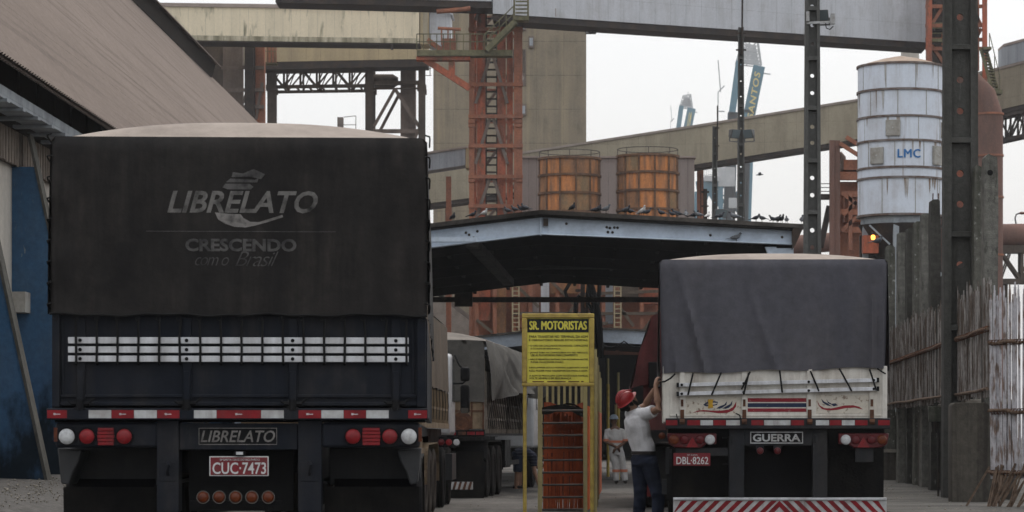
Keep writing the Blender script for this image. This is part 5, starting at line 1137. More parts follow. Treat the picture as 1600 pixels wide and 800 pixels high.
# ---------------------------------------------------------------- machinery between pole and silo, right tower, pipes
def right_plant():
    s = 30; y = F/s
    t = thing('process_frame', 'rust-brown machinery frame with a bent pipe left of the white silo', 'steel frame', G(1320, s))
    mb = MB(); mb.box(X(1297, s), X(1304, s), y, y+.5, 0, Z(219, s)); mb.box(X(1304.5, s), X(1313, s), y+.12, y+.5, 0, Z(219, s)); mb.build('column', M['pipe_brown'], t)
    mb = MB()
    mb.bar(P(1312, 224, s), P(1345, 245, s), .2); mb.bar(P(1322, 214, s), P(1350, 232, s), .2)
    for yy in (275, 302, 330, 358): mb.bar(P(1313, yy, s)+Vector((0, .6, 0)), P(1420, yy, s)+Vector((0, .6, 0)), .25, .3)
    for a, b, c, d in ((1316, 300, 1340, 318), (1318, 335, 1342, 312), (1316, 360, 1340, 338), (1330, 300, 1330, 390)): mb.bar(P(a, b, s)+Vector((0, .5, 0)), P(c, d, s)+Vector((0, .5, 0)), .2)
    mb.build('brace', M['red_rust'], t)
    mb = MB(); mb.box(X(1320, s), X(1400, s), y+.5, y+2.5, Z(264, s), Z(248, s)); mb.box(X(1314, s), X(1400, s), y+.5, y+2.6, Z(275, s), Z(267, s)); mb.box(X(1322, s), X(1400, s), y+.8, y+2.2, Z(345, s), Z(300, s)); mb.box(X(1316, s), X(1420, s), y+1.5, y+2.2, 0, Z(280, s)); mb.build('casing', M['red_rust'], t)
    mb = MB(); mb.tube([P(1312, 262, s)+Vector((0, .8, 0)), P(1317, 262, s)+Vector((0, .8, 0)), P(1320, 255, s)+Vector((0, .8, 0)), P(1319, 244, s)+Vector((0, .8, 0)), P(1315, 239, s)+Vector((0, .8, 0)), P(1311, 241, s)+Vector((0, .8, 0))], .17, 10); mb.build('bent_pipe', M['trestle_dusty'], t)
    mb = MB(); mb.box(X(1284, s), X(1300, s), y+.4, y+1.4, Z(309, s), Z(302, s))
    for yy in (286, 292, 298): mb.bar(P(1282, yy, s)+Vector((0, .4, 0)), P(1298, yy, s)+Vector((0, .4, 0)), .04)
    mb.bar(P(1284, 385, s)+Vector((0, .8, 0)), P(1298, 320, s)+Vector((0, .8, 0)), .3); mb.build('walkway', M['dark_steel'], t)
    # horizontal pipe low on the horizon
    s = 27; tp = thing('pipeline', 'thick horizontal brown pipe behind the concrete pole with round holes', 'pipe', P(1260, 385, s))
    mb = MB(); mb.tube([P(1170, 388, s), P(1330, 376, s)], .55, 18); mb.build('pipe', M['pipe_brown'], tp)
    mb = MB()
    for px in (1180, 1240, 1300): mb.bar(G(px, s), P(px, 392, s), .3)
    mb.build('support', M['red_rust'], tp)
    # tower
    s = 22.6; y = F/s-.5
    t = thing('steel_tower', 'red and brown steel tower with outside stair behind the big concrete post', 'tower', G(1495, s))
    for a, b, dd, m in ((1446, 1455, 0, 'red_steel'), (1457, 1474, 1.5, 'dark_steel'), (1534, 1541, 0, 'red_steel'), (1492, 1513, 3, 'red_steel'), (1476, 1482, 3, 'red_rust'), (1522, 1532, 2, 'dark_steel')):
        mb = MB(); mb.box(X(a, s), X(b, s), y+dd, y+dd+.35, 0 if a != 1446 else Z(420, s), Z(-60, s)); mb.build('leg', M[m], t)
    mb = MB()
    for yy in (10, 40, 62, 76, 130, 200): mb.bar(P(1446, yy, s), P(1541, yy, s), .16, .25)
    for a, b, c, d in ((1456, 70, 1478, 102), (1456, 38, 1475, 8), (1510, -10, 1534, 40), (1534, 44, 1510, 90), (1528, -10, 1528, 110)): mb.bar(P(a, b, s)+Vector((0, .2, 0)), P(c, d, s)+Vector((0, .2, 0)), .22)
    mb.build('brace', M['red_rust'], t)
    mb = MB(); mb.box(X(1458, s), X(1530, s), y+.8, y+2.6, Z(110, s), Z(70, s)); mb.box(X(1462, s), X(1480, s), y+.9, y+2, Z(46, s), Z(-20, s)); mb.build('casing', M['dark_steel'], t)
    mb = MB(); mb.box(X(1453, s), X(1480, s), y+.2, y+.8, Z(66, s), Z(61, s))
    for yy in (36, 44, 52): mb.bar(P(1453, yy, s), P(1478, yy, s), .06)
    mb.build('platform', M['moss_rail'], t)
    mb = MB(); s2 = 23
    mb.bar(P(1541, 78, s2), P(1560, 146, s2), .08, .2); mb.bar(P(1530, 78, s2)+Vector((0, -.7, 0)), P(1549, 146, s2)+Vector((0, -.7, 0)), .08, .2)
    for k in range(15): p = P(1530+k*1.36, 78+k*4.86, s2); mb.box(p.x, p.x+.48, p.y-.7, p.y, p.z-.03, p.z+.03)
    mb.bar(P(1546, 52, s2), P(1562, 118, s2), .05); mb.bar(P(1546, 52, s2), P(1546, 78, s2), .05); mb.bar(P(1562, 118, s2), P(1562, 148, s2), .05); mb.bar(P(1554, 85, s2), P(1554, 118, s2), .05)
    mb.box(X(1545, s2), X(1563, s2), F/s2-1, F/s2+.2, Z(149, s2), Z(143, s2)); mb.box(X(1533, s2), X(1546, s2), F/s2-1, F/s2+.2, Z(80, s2), Z(76, s2)); mb.build('stair', M['moss_rail'], t)
    # tall brown duct
    s = 25; t = thing('duct', 'tall brown vertical duct with slanted top behind the concrete slabs', 'duct', G(1545, s))
    mb = MB(); c = Vector((X(1547, s), F/s, 0)); mb.lathe(c, (0, 0, 1), [(0, .8), (Z(180, s), .8)], 28); mb.tube([c+Vector((0, 0, Z(182, s))), c+Vector((-.35, 0, Z(150, s))), c+Vector((-1.6, .3, Z(112, s)))], [.8, .75, .6], 24); mb.build('pipe', M['pipe_brown'], t)
    mb = MB()
    for yy in (180, 245, 310, 400): mb.lathe(c+Vector((0, 0, Z(yy, s))), (0, 0, 1), [(0, .8), (0, .86), (.12, .86), (.12, .8)], 28)
    mb.build('flange', M['red_rust'], t)
    # horizontal pipe and trestle at the right edge
    s = 24; t = thing('pipeline', 'thick brown pipe on a lattice girder at the right edge above the pickets', 'pipe', P(1640, 370, s))
    mb = MB(); mb.tube([P(1552, 368, s), P(1760, 366, s)], .75, 20); mb.build('pipe', M['pipe_brown'], t)
    mb = MB(); mb.box(X(1562, s), X(1760, s), F/s-.6, F/s+.6, Z(392, s), Z(384, s)); truss(mb, P(1562, 440, s)+Vector((0, -.5, 0)), P(1760, 440, s)+Vector((0, -.5, 0)), 6, 48/s, .2); truss(mb, P(1562, 440, s)+Vector((0, .5, 0)), P(1760, 440, s)+Vector((0, .5, 0)), 6, 48/s, .2); mb.build('girder', M['trestle'], t)
    for px in (1570, 1745):
        mb = MB(); mb.box(X(px-4, s), X(px+4, s), F/s-.2, F/s+.2, 0, Z(440, s)); mb.build('column', M['trestle'], t)
    t = thing('street_lamp', 'small curved street lamp standing on the pipe at the right edge', 'street lamp', P(1588, 352, s))
    mb = MB(); mb.tube([P(1588, 352, s), P(1586, 341, s), P(1588, 335, s), P(1594, 333, s)], .05, 8); mb.build('pole', M['flood_body'], t)
    mb = MB(); mb.ball(P(1597, 333, s), (.2, .12, .1), 10); mb.build('lamp_head', M['lamp_amber'], t)
    # pale block behind the grey gallery end
    s = 19; t = thing('roof_block', 'small pale block between the white silo and the grey gallery end', 'building', G(1424, s))
    mb = MB(); mb.box(X(1412, s), X(1436, s), F/s, F/s+2, 0, Z(74, s)); mb.build('wall', M['wall_cream'], t)
right_plant()

# ---------------------------------------------------------------- harbour cranes
def crane(t, S, ox, oy, k, text):
    """S: px per metre; k scales pixel sizes about the crane's own foot"""
    y = F/S; k_ = k
    def p(a, b, d=0): return P(ox+a*k, oy+b*k, S)+Vector((0, d, 0))
    mb = MB(); mb.bar(p(2, 0), p(14, -258), 13*k**.5/S, 3); mb.bar(p(14, 0), p(20, -258), 4*k/S, 3)
    for i in range(9): mb.bar(p(-3+i*1.5, -i*28), p(9+(i+1)*1.1, -(i+1)*28), 2.5*k/S, 1); mb.bar(p(9+i*1.1, -i*28), p(-3+(i+1)*1.5, -(i+1)*28), 2.5*k/S, 1); b1_ = mb.build('boom', M['crane_blue'], t)
    mb = MB(); mb.bar(p(34, -60), p(41, -262), 16*k**.5/S, 3); mb.bar(p(41, -256), p(56, -330), 18*k**.5/S, 3); mb.prism([p(27, -228), p(37, -254), p(50, -250), p(50, -190), p(36, -190)], (0, 3, 0)); b2_ = mb.build('boom', M['crane_blue'], t)
    mb = MB()
    mb.bar(p(14, -258), p(25, -338), 10*k**.5/S, 3); mb.bar(p(36, -200), p(30, 0), 12*k**.5/S, 3); mb.build('stay', M['crane_blue'], t)
    mb = MB()
    for dd in (0, 4):
        for a, b, c, d in ((20, -336, 30, -370), (30, -370, 54, -374), (54, -374, 60, -332), (20, -336, 60, -332), (26, -354, 57, -353), (24, -340, 40, -354), (40, -354, 54, -372), (30, -368, 42, -353), (42, -353, 58, -336), (38, -335, 42, -372)): mb.bar(p(a, b, dd), p(c, d, dd), 1.7*k/S, .3)
    for i in range(5): mb.bar(p(22+i*3, -340-i*6), p(56-i, -336-i*6), 2.5*k/S, 1)
    mb.prism([p(-14, -205), p(2, -228), p(16, -218), p(16, -198), p(-12, -194)], (0, 3, 0)); mb.build('boom_head', M['crane_grey'], t)
    mb = MB()
    for a, b, c, d in ((-8, -290, -8, -210), (-8, -290, 2, -300), (-8, -260, 2, -260), (-8, -230, 2, -230), (-14, -200, -18, -140), (58, -320, 74, -318), (44, -372, 46, -382), (-4, -290, -8, -340)): mb.bar(p(a, b), p(c, d), 1.6*k/S, .3)
    mb.build('ladder', M['crane_grey'], t)
    if text: lettering(text, 0, 1, 0, 1, y-2.4, M['crane_yellow'], b2_, bold=.02, vertical=(p(45.5, -246), p(57.5, -318)-p(45.5, -246), p(36.5, -249.5)-p(45.5, -246)), space=1.12)
    return p
def cranes():
    S = 5.5
    t = thing('harbour_crane', 'tall blue container crane with raised boom and yellow lettering, far in the haze', 'crane', G(1140, S))
    p = crane(t, S, 1130, 338+96, 1.0, 'SANTOS')
    mb = MB()
    for a, b, c, d, w_ in ((1088, 292, 1130, 286, 9), (1105, 288, 1085, 345, 8), (1108, 290, 1126, 320, 7), (1090, 300, 1088, 440, 9), (1126, 290, 1126, 470, 7), (1136, 280, 1132, 470, 8), (1160, 280, 1156, 470, 9), (1136, 300, 1160, 330, 3), (1160, 300, 1134, 335, 3), (1136, 345, 1158, 380, 3), (1090, 440, 1165, 440, 10), (1092, 400, 1092, 677, 9), (1160, 440, 1160, 677, 12), (1125, 440, 1125, 677, 10)): mb.bar(P(a, b, S), P(c, d, S), w_/S, 3)
    mb.build('portal', M['crane_blue'], t)
    mb = MB(); mb.box(X(1100, S), X(1122, S), F/S-3, F/S+3, Z(284, S), Z(276, S)); mb.box(X(1122, S), X(1148, S), F/S-2, F/S+3, Z(292, S), Z(262, S)); mb.box(X(1138, S), X(1152, S), F/S-2, F/S+3, Z(326, S), Z(310, S))
    for k in range(8): mb.bar(P(1098+k*3.2, 284, S), P(1098+k*3.2, 266, S), .12)
    mb.bar(P(1096, 266, S), P(1122, 264, S), .15); mb.bar(P(1096, 274, S), P(1122, 272, S), .15); mb.build('machine_house', M['crane_grey'], t)
    S = 4.2
    t = thing('harbour_crane', 'smaller blue container crane barely visible above the beige gallery', 'crane', G(1060, S))
    crane(t, S, 1052, 338, .51, 'S')
    mb = MB()
    for a, b, c, d, w_ in ((1056, 338, 1056, 678, 9), (1080, 338, 1080, 678, 9), (1050, 400, 1090, 400, 8)): mb.bar(P(a, b, S), P(c, d, S), w_/S, 3)
    mb.build('portal', M['crane_blue'], t)
cranes()
# ================================================================ CANOPIES
def canopy():
    s0 = 63.5; y0 = F/s0; y1 = 99.0
    xp = X(845, s0); zp = Z(329, s0); xl, xr = -8.6, X(1256, s0); ml, mr = .122, .054
    def zt(x): return zp-(xp-x)*ml if x < xp else zp-(x-xp)*mr
    t = thing('canopy', 'long dark gable canopy with pale blue steel edge beam, spanning the lane', 'canopy', (xp, y0, 0))
    mb = MB()
    for a, b in ((xl, xp), (xp, xr)): mb.prism([(a, y0-.22, zt(a)), (b, y0-.22, zt(b)), (b, y0-.22, zt(b)-.10), (a, y0-.22, zt(a)-.10)], (0, y1-y0+.6, 0))
    mb.build('roof', M['canopy_top'], t)
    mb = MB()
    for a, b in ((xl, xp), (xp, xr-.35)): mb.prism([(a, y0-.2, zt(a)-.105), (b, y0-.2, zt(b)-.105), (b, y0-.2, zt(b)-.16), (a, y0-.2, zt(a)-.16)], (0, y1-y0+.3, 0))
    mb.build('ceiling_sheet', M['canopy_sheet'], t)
    mb = MB(); h = .40
    xe = xr-.28
    for a, b, d in ((xl, xp-.02, 0), (xp+.02, xe, 0)):
        k0 = .10 if a == xl else 0; k1 = .08 if b == xe else 0
        mb.prism([(a, y0, zt(a)-.165), (b, y0, zt(b)-.165), (b, y0, zt(b)-.165-h+k1), (a, y0, zt(a)-.165-h)], (0, .05, 0))
        mb.prism([(a, y0-.10, zt(a)-.165-h), (b, y0-.12, zt(b)-.165-h+k1), (b, y0-.12, zt(b)-.165-h-.025+k1), (a, y0-.12, zt(a)-.165-h-.025)], (0, .3, 0))
    mb.box(xp-.018, xp+.018, y0-.06, y0+.05, zt(xp)-.62, zt(xp)-.17)
    eb = mb.build('edge_beam', M['canopy_beam'], t)
    mb = MB()
    for px, off in ((728, 0), (733, .1), (746, 0), (948, 0), (953, .03), (960, 0), (965, 0), (950, .2), (957, .2), (1222, .02), (885, -.05), (1110, .1), (735, .25), (740, .25)):
        x = X(px, s0); mb.lathe((x, y0-.001, zt(x)-.32-off*.6), (0, -1, 0), [(0, .035), (.02, .03), (.03, .01)], 8)
    mb.box(xp+.06, xp+.18, y0-.1, y0-.001, zt(xp)-.38, zt(xp)-.2); mb.build('bolt', M['rail_dark'], eb)
    mb = MB(); mb.prism([(xr, y0-.21, zt(xr)-.02), (xr-.3, y0-.21, zt(xr)-.12), (xr-.3, y0-.21, zt(xr)-.62), (xr-.22, y0-.21, zt(xr)-.5)], (0, y1-y0, 0)); mb.build('eave_board', M['dark_steel'], t)
    xc = X(1226, s0)
    for yy in (y0, y0+9.5, y0+19, y0+28.4):
        mb = MB(); mb.box(xc-.2, xc+.22, yy, yy+.25, 0, zt(xc)-.6); mb.prism([(xc-.48, yy, zt(xc)-.57), (xc-.2, yy, zt(xc)-.57), (xc-.2, yy, zt(xc)-1.3)], (0, .2, 0)); mb.build('column', M['canopy_beam'], t)
        mb = MB(); mb.box(xl+.2, xl+.6, yy, yy+.25, 0, zt(xl)-.6); mb.build('column', M['canopy_beam'], t)
    # lower left beam with its raking brace, purlins and rafters under the sheet
    mb = MB(); mb.box(xl, X(745, s0+.5), F/(s0+.5), F/(s0+.5)+.2, Z(380, s0), Z(373, s0)); mb.build('hanging_beam', M['canopy_beam'], t)
    mb = MB(); mb.bar(P(738, 380, s0)+Vector((0, .1, 0)), P(795, 441, 52), .3, .2); mb.build('brace', M['purlin'], t)
    for k in range(1, 6):
        yy = y0+k*4.7; mb = MB()
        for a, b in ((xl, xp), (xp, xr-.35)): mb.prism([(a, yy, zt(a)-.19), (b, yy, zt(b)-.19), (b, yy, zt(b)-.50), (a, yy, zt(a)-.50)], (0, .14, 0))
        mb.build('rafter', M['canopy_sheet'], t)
    mb = MB()
    for k in range(13):
        x = xl+.5+k*1.15
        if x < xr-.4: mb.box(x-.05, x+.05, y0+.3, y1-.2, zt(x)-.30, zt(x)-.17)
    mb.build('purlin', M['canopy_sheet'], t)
    yb = 86.0; sb = F/yb
    mb = MB(); mb.box(xl, xr-.4, yb, yb+.25, Z(420, sb), Z(410, sb)); mb.build('cross_beam', M['purlin'], t)
    yb = 97.5; sb = F/yb
    mb = MB(); mb.box(xl, xr-.4, yb, yb+.2, Z(472, sb), Z(464, sb)); mb.build('tie_beam', M['rail_dark'], t)
    mb = MB()
    for k in range(2):
        x = xl+1.5+k*3; mb.box(x, x+.6, y1-3, y1-2.7, 5.6, 6.1)
    mb.build('hanging_box', M['dark_steel'], t)
    # second canopy farther down the lane
    s1 = 32.0; y2 = F/s1
    t2 = thing('canopy', 'second canopy far down the lane, a low gable with pale blue fascia over darkness', 'canopy', (0, y2, 0))
    xp2 = X(888, s1)
    mb = MB()
    for a, b, za, zb in ((-9.5, xp2, Z(541, s1), Z(509, s1)), (xp2, 9, Z(509, s1), Z(524, s1))): mb.prism([(a, y2-.12, za), (b, y2-.12, zb), (b, y2-.12, zb-.1), (a, y2-.12, za-.1)], (0, 34, 0))
    mb.build('roof', M['canopy_top'], t2)
    mb = MB()
    for a, b, za, zb in ((-9.5, xp2, Z(541, s1), Z(509, s1)), (xp2, 9, Z(509, s1), Z(524, s1))): mb.prism([(a, y2, za-.105), (b, y2, zb-.105), (b, y2, zb-.72), (a, y2, za-.72)], (0, .12, 0))
    mb.build('fascia', M['canopy_beam'], t2)
    mb = MB(); mb.box(-12, 9, y2+26, y2+26.3, 0, 5.9); mb.box(-12, -11.7, y2+1, y2+26, 0, 5.2); mb.box(8.7, 9, y2+1, y2+26, 0, 5.4); mb.build('gloom_wall', M['bay_gloom'], t2)  # near-black walls added to stand for the dark interior of the bay
    for px in (925, 1040, 700):
        mb = MB(); mb.box(X(px, s1)-.2, X(px, s1)+.2, y2+1, y2+1.3, 0, 5.2); mb.build('column', M['dark_steel'], t2)
    mb = MB(); mb.tube([(X(935+i*8, s1), y2-.1, Z(533+10*math.sin(math.pi*(i % 5)/5), s1)) for i in range(10)], .03, 5); mb.build('wire', M['cable'], t2)
    return zt, y0, s0, t
zt_c, yc0, sc0, canopy_obj = canopy()

# mast with hanging cable loops between the canopies
def cable_mast():
    s = 44.0
    t = thing('cable_mast', 'dark mast draped with looping black cables behind the yellow notice', 'mast', G(912, s))
    mb = MB(); mb.box(X(907, s), X(914, s), F/s, F/s+.15, 0, Z(430, s)); mb.box(X(914.5, s), X(919, s), F/s+.1, F/s+.3, 0, Z(465, s)); mb.build('mast', M['dark_steel'], t)
    L = [[(905, 432), (892, 440), (883, 455), (886, 466), (900, 468), (906, 462)], [(915, 433), (922, 450), (928, 480), (934, 520), (936, 560)], [(918, 433), (926, 447), (932, 470), (938, 500), (941, 560)], [(937, 436), (936, 460), (932, 490), (938, 515), (937, 560)], [(921, 436), (917, 470), (927, 490), (929, 560)], [(900, 470), (899, 492), (900, 560)]]
    for l in L:
        mb = MB(); mb.tube([P(a, b, s)+Vector((0, -.1, 0)) for a, b in l], .075, 6); mb.build('cable', M['cable'], t)
    mb = MB(); mb.box(X(899, s), X(907, s), F/s-.1, F/s+.1, Z(456, s), Z(452, s)); mb.build('bracket', M['dark_steel'], t)
cable_mast()

# ================================================================ YELLOW NOTICE AND CAGES
def notice():
    s = 105.0; y = F/s
    t = thing('notice_board', 'yellow framed notice with black heading and rules, on two tall posts', 'notice board', G(873, s))
    for a, b in ((817, 823), (922, 928.5)):
        mb = MB(); mb.tube([G((a+b)/2, s), P((a+b)/2, 600, s)], (b-a)/2/s, 10); mb.build('post', M['frame_yellow'], t)
    mb = MB()
    for a, b, c, d in ((815.5, 928.5, 490, 497), (815.5, 928.5, 598, 603.5), (815.5, 823.5, 497.2, 597.8), (920.5, 928.5, 497.2, 597.8)): mb.box(X(a, s), X(b, s), y-.05, y+.03, Z(d, s), Z(c, s))
    mb.build('frame', M['frame_yellow'], t, bevel=.012)
    mb = MB(); mb.box(X(823.6, s), X(920.4, s), y-.01, y+.01, Z(597.7, s), Z(497.3, s)); pn = mb.build('panel', M['sign_yellow'], t)
    mb = MB(); mb.box(X(824, s), X(919.8, s), y-.013, y-.0105, Z(519.5, s), Z(498.5, s)); mb.build('heading_band', M['ink_board'], pn)
    lettering('SR. MOTORISTAS', X(827.5, s), X(916.5, s), Z(515, s), Z(502, s), y-.014, M['sign_yellow'], pn, depth=.001, fat=.006)
    lines = [(827, 918, 526, 'PARA TRANSITAR NO TERMINAL DA ADM'), (827, 918.5, 531, '\u00c9 OBRIGAT\u00d3RIO SEGUIR ESTAS NORMAS:'),
             (826, 918.5, 540.5, '\u2022 O USO DE CAL\u00c7ADOS FECHADOS, CAPACETES'), (829.5, 876, 544.7, 'E \u00d3CULOS DE SEGURAN\u00c7A.'),
             (826, 918.5, 551, '\u2022 JAMAIS SUBA NA CARROCERIA DO SEU VE\u00cdCULO,'), (829.5, 903, 555, 'USE AS PLATAFORMAS PARA LONAMENTO.'),
             (826, 919, 561.5, '\u2022 N\u00c3O \u00c9 PERMITIDO ENTRAR COM ACOMPANHANTES,'), (829.5, 881, 565.5, 'FUMAR OU ACENDER FOG\u00c3O.'),
             (827, 918.5, 574.5, 'DESCUMPRIR ESTAS NORMAS SUJEITAR\u00c1 VOC\u00ca'), (827, 918, 579, 'N\u00c3O PODER MAIS TRANSPORTAR PARA A ADM.'),
             (827, 919, 587, 'A ADM SE PREOCUPA COM VOC\u00ca E SUA FAM\u00cdLIA,'), (827, 893, 591.5, 'VOLTE SEMPRE E EM SEGURAN\u00c7A.')]
    for a, b, yb, tx in lines:
        hh = 3.9 if yb < 535 else 3.5
        lettering(tx, X(a, s), X(b, s), Z(yb+hh/2, s), Z(yb-hh/2, s), y-.0105, M['ink'], pn, depth=.001, fat=.0011)
    mb = MB()
    for a, b in ((832, 850), (855, 884), (888, 905), (908, 912)): mb.box(X(a, s), X(b, s), y-.0125, y-.0105, Z(597, s), Z(595.4, s))
    mb.build('scuff', M['rust'], pn)
notice()

def cage():
    s = 99.0; y = F/s
    t = thing('turnstile_cage', 'narrow turnstile cage with pale yellow posts and dark rails, under the notice', 'turnstile', G(878, s))
    for px in (843.5, 914.5):
        mb = MB(); mb.box(X(px-3.2, s), X(px+3.2, s), y-.03, y+.03, 0, Z(604, s)); mb.build('post', M['frame_yellow_pale'], t)
    for k in range(9):
        yy = 642+k*19.3; mb = MB(); mb.tube([P(847, yy, s)+Vector((0, -.02, 0)), P(911, yy-.5, s)+Vector((0, -.02, 0))], .017, 8); mb.build('rail', M['rail_dark'], t)
    s2 = 84
    for k in range(8):
        px = 846+k*9; mb = MB(); mb.box(X(px-1.9, s2), X(px+1.9, s2), F/s2, F/s2+.05, 0, Z(603, s2)); mb.build('picket', M['frame_yellow_pale'], t)
    mb = MB(); mb.grid(lambda u, v: (X(845+72*u, s)+.0, y+.25+3.0*v, Z(637-14*math.sin(math.pi*u)*.5+4*u, s)-.04*math.sin(u*7)), 12, 6); mb.grid(lambda u, v: (X(845+72*u, s), y+.24, Z(637-7*math.sin(math.pi*u)+4*u+v*(10+3*math.sin(u*9)), s)), 14, 2); mb.build('rubber_curtain', M['rubber'], t)
    # loose orange barrier strips
    t2 = thing('safety_barrier', 'loose orange slatted barrier standing inside the turnstile cage', 'barrier', G(880, 95))
    mb = MB(); rnd = random.Random(5); s3 = 94
    mb2 = MB(); mb2.grid(lambda u, v: (X(850+66*u, 91), F/91+.08*math.sin(u*9), .15+1.62*v+.05*math.sin(u*7+v)*v), 20, 8); mb2.build('mesh_sheet', M['barrier_dark'], t2)
    for k in range(26):
        px = 850+k*2.55+rnd.uniform(-.8, .8); dx = rnd.uniform(-5, 5); top = 646+rnd.uniform(-3, 8); w_ = rnd.uniform(.018, .042)
        mb.bar(P(px, 795, s3)+Vector((0, rnd.uniform(-.1, .1), 0)), P(px+dx, top, s3)+Vector((0, rnd.uniform(-.1, .1), 0)), w_, .012)
    for yy in (668, 702, 740, 776): mb.bar(P(849, yy+4, s3)+Vector((0, .12, 0)), P(915, yy-2, s3)+Vector((0, .12, 0)), .015, .06)
    mb.bar(P(866, 716, s3)+Vector((0, -.1, 0)), P(848, 712, s3)+Vector((0, -.1, 0)), .03); mb.build('slats', M['barrier_orange'], t2)
    t3 = thing('safety_barrier', 'solid orange barrier panels along the yellow railing, right of the turnstile', 'barrier', G(925, 92))
    for a, sa, b, sb in ((917, 97, 924, 90), (925, 90, 933, 80), (933, 79.5, 938, 72)):
        mb = MB(); A, B = G(a, sa), G(b, sb); mb.prism([A+Vector((0, 0, .05)), B+Vector((0, 0, .05)), B+Vector((0, 0, 1.72)), A+Vector((0, 0, 1.72))], (.03, 0, 0)); mb.build('panel', M['barrier_orange'], t3)
    t4 = thing('railing', 'tall yellow pipe railing running back along the lane from the notice', 'railing', G(930, 90))
    pp = [(930.5, 98), (932.5, 89), (934.5, 80), (936.5, 72), (938.5, 65)]
    for px, sp in pp:
        mb = MB(); mb.tube([G(px, sp), G(px, sp, 2.62)], .024, 8); mb.build('post', M['frame_yellow_pale'], t4)
    for z in (.5, 1.15, 1.85, 2.6):
        mb = MB(); mb.tube([G(px, sp, z)+Vector((-.01, 0, 0)) for px, sp in pp], .013, 6); mb.build('rail', M['frame_yellow_pale'], t4)
    for px, sp, top, lab in ((962, 54, 632, 'rusty post with yellow paint behind the far worker'), (950, 52, 560, 'slim yellow pole in the dark bay beyond the far worker'), (966, 56, 582, 'white tipped yellow pole left of the red helmet')):
        o = thing('bollard_pole', lab, 'pole', G(px, sp))
        mb = MB(); mb.tube([G(px, sp), P(px, top+40, sp)], .045, 8); mb.build('pole', M['frame_yellow'], o)
        mb = MB(); mb.tube([P(px, top+40, sp), P(px, top, sp)], .035, 8); mb.build('tip', M['frame_yellow_pale'], o)
cage()

# ================================================================ RIGHT SIDE: poles, wall, slabs, pickets
def holes_pole(label, px, s, w0, w1, ztop, holes, mat_, ribs=(), base=0, hole_r=.3):
    """concrete post with side flanges, a thin web with round holes and cross ribs"""
    y = F/s; t = thing('concrete_pole', label, 'pole', G(px, s, base)); xc = X(px, s)
    def wd(z): return w0+(w1-w0)*(z-base)/(ztop-base)
    fl = .22
    mb = MB()
    for sg in (-1, 1):
        a0, a1 = xc+sg*wd(base)/2, xc+sg*wd(ztop)/2
        mb.add([(a0-sg*fl*w0, y, base), (a0, y, base), (a0, y+.35, base), (a0-sg*fl*w0, y+.35, base), (a1-sg*fl*w1, y, ztop), (a1, y, ztop), (a1, y+.3, ztop), (a1-sg*fl*w1, y+.3, ztop)], [(0,3,2,1),(4,5,6,7),(0,1,5,4),(1,2,6,5),(2,3,7,6),(3,0,4,7)])
    for z in ribs:
        hw = wd(z)/2-.01; mb.add([(xc-hw, y+.01, z-.05), (xc+hw, y+.01, z-.05), (xc+hw, y+.32, z-.09), (xc-hw, y+.32, z-.09), (xc-hw, y+.01, z+.03), (xc+hw, y+.01, z+.03), (xc+hw, y+.32, z+.09), (xc-hw, y+.32, z+.09)], [(0,3,2,1),(4,5,6,7),(0,1,5,4),(1,2,6,5),(2,3,7,6),(3,0,4,7)])
    # web in tiles, each hole a ring of faces
    zs = sorted(holes); n = 20; yw, dp = y+.13, .07
    cuts = [base]+[(a+b)/2 for a, b in zip(zs, zs[1:])]+[ztop]
    for i, z in enumerate(zs):
        lo, hi = cuts[i], cuts[i+1]; r = hole_r*wd(z)/2
        ring, outer = [], []
        for k in range(n):
            a = 2*math.pi*k/n; ring.append((xc+r*math.cos(a), z+r*math.sin(a)))
            hw = wd(z)/2-fl*wd(z)*.6; cx_, cz_ = math.cos(a), math.sin(a)
            m_ = max(abs(cx_), abs(cz_)); ex, ez = cx_/m_, cz_/m_
            outer.append((xc+ex*hw, z+(ez*(hi-z) if ez > 0 else ez*(z-lo))))
        vs = [(a, yw, b) for a, b in ring]+[(a, yw, b) for a, b in outer]+[(a, yw+dp, b) for a, b in ring]+[(a, yw+dp, b) for a, b in outer]
        fs = []
        for k in range(n):
            j = (k+1) % n; fs += [(k, j, n+j, n+k), (2*n+j, 2*n+k, 3*n+k, 3*n+j), (j, k, 2*n+k, 2*n+j)]
        mb.add(vs, fs)
    mb.build('post', M[mat_], t, smooth=30); return t
def floodlight(label, px, py, s, face, w_=.42, h_=.32, group=None):
    c = P(px, py, s); t = thing('floodlight', label, 'floodlight', c, 0, group)
    mb = MB(); mb.add([c+Vector(v) for v in ((-w_/2, -.12, h_*.42), (w_/2, -.12, h_*.42), (w_/2, .0, -h_*.5), (-w_/2, .0, -h_*.5), (-w_/2*.7, .16, h_*.45), (w_/2*.7, .16, h_*.45), (w_/2*.7, .2, -h_*.3), (-w_/2*.7, .2, -h_*.3))], [(0,1,2,3),(4,7,6,5),(0,4,5,1),(1,5,6,2),(2,6,7,3),(3,7,4,0)]); hb = mb.build('housing', M['flood_body'], t, bevel=.015)
    mb = MB(); k = .9; mb.add([c+Vector(v) for v in ((-w_/2*k, -.127, h_*.36), (w_/2*k, -.127, h_*.36), (w_/2*k, -.02, -h_*.42), (-w_/2*k, -.02, -h_*.42))], [(0, 1, 2, 3)]); mb.build('glass', M['flood_glass'], hb)
    mb = MB(); mb.bar(c+Vector((-w_/2, .05, -.05)), c+Vector((-w_/2, .05, -h_*.8)), .03); mb.bar(c+Vector((w_/2, .05, -.05)), c+Vector((w_/2, .05, -h_*.8)), .03); mb.bar(c+Vector((-w_/2-.02, .05, -h_*.8)), c+Vector((w_/2+.02, .05, -h_*.8)), .035); mb.build('bracket', M['flood_body'], t)
    t.rotation_euler = (0, 0, face); return t
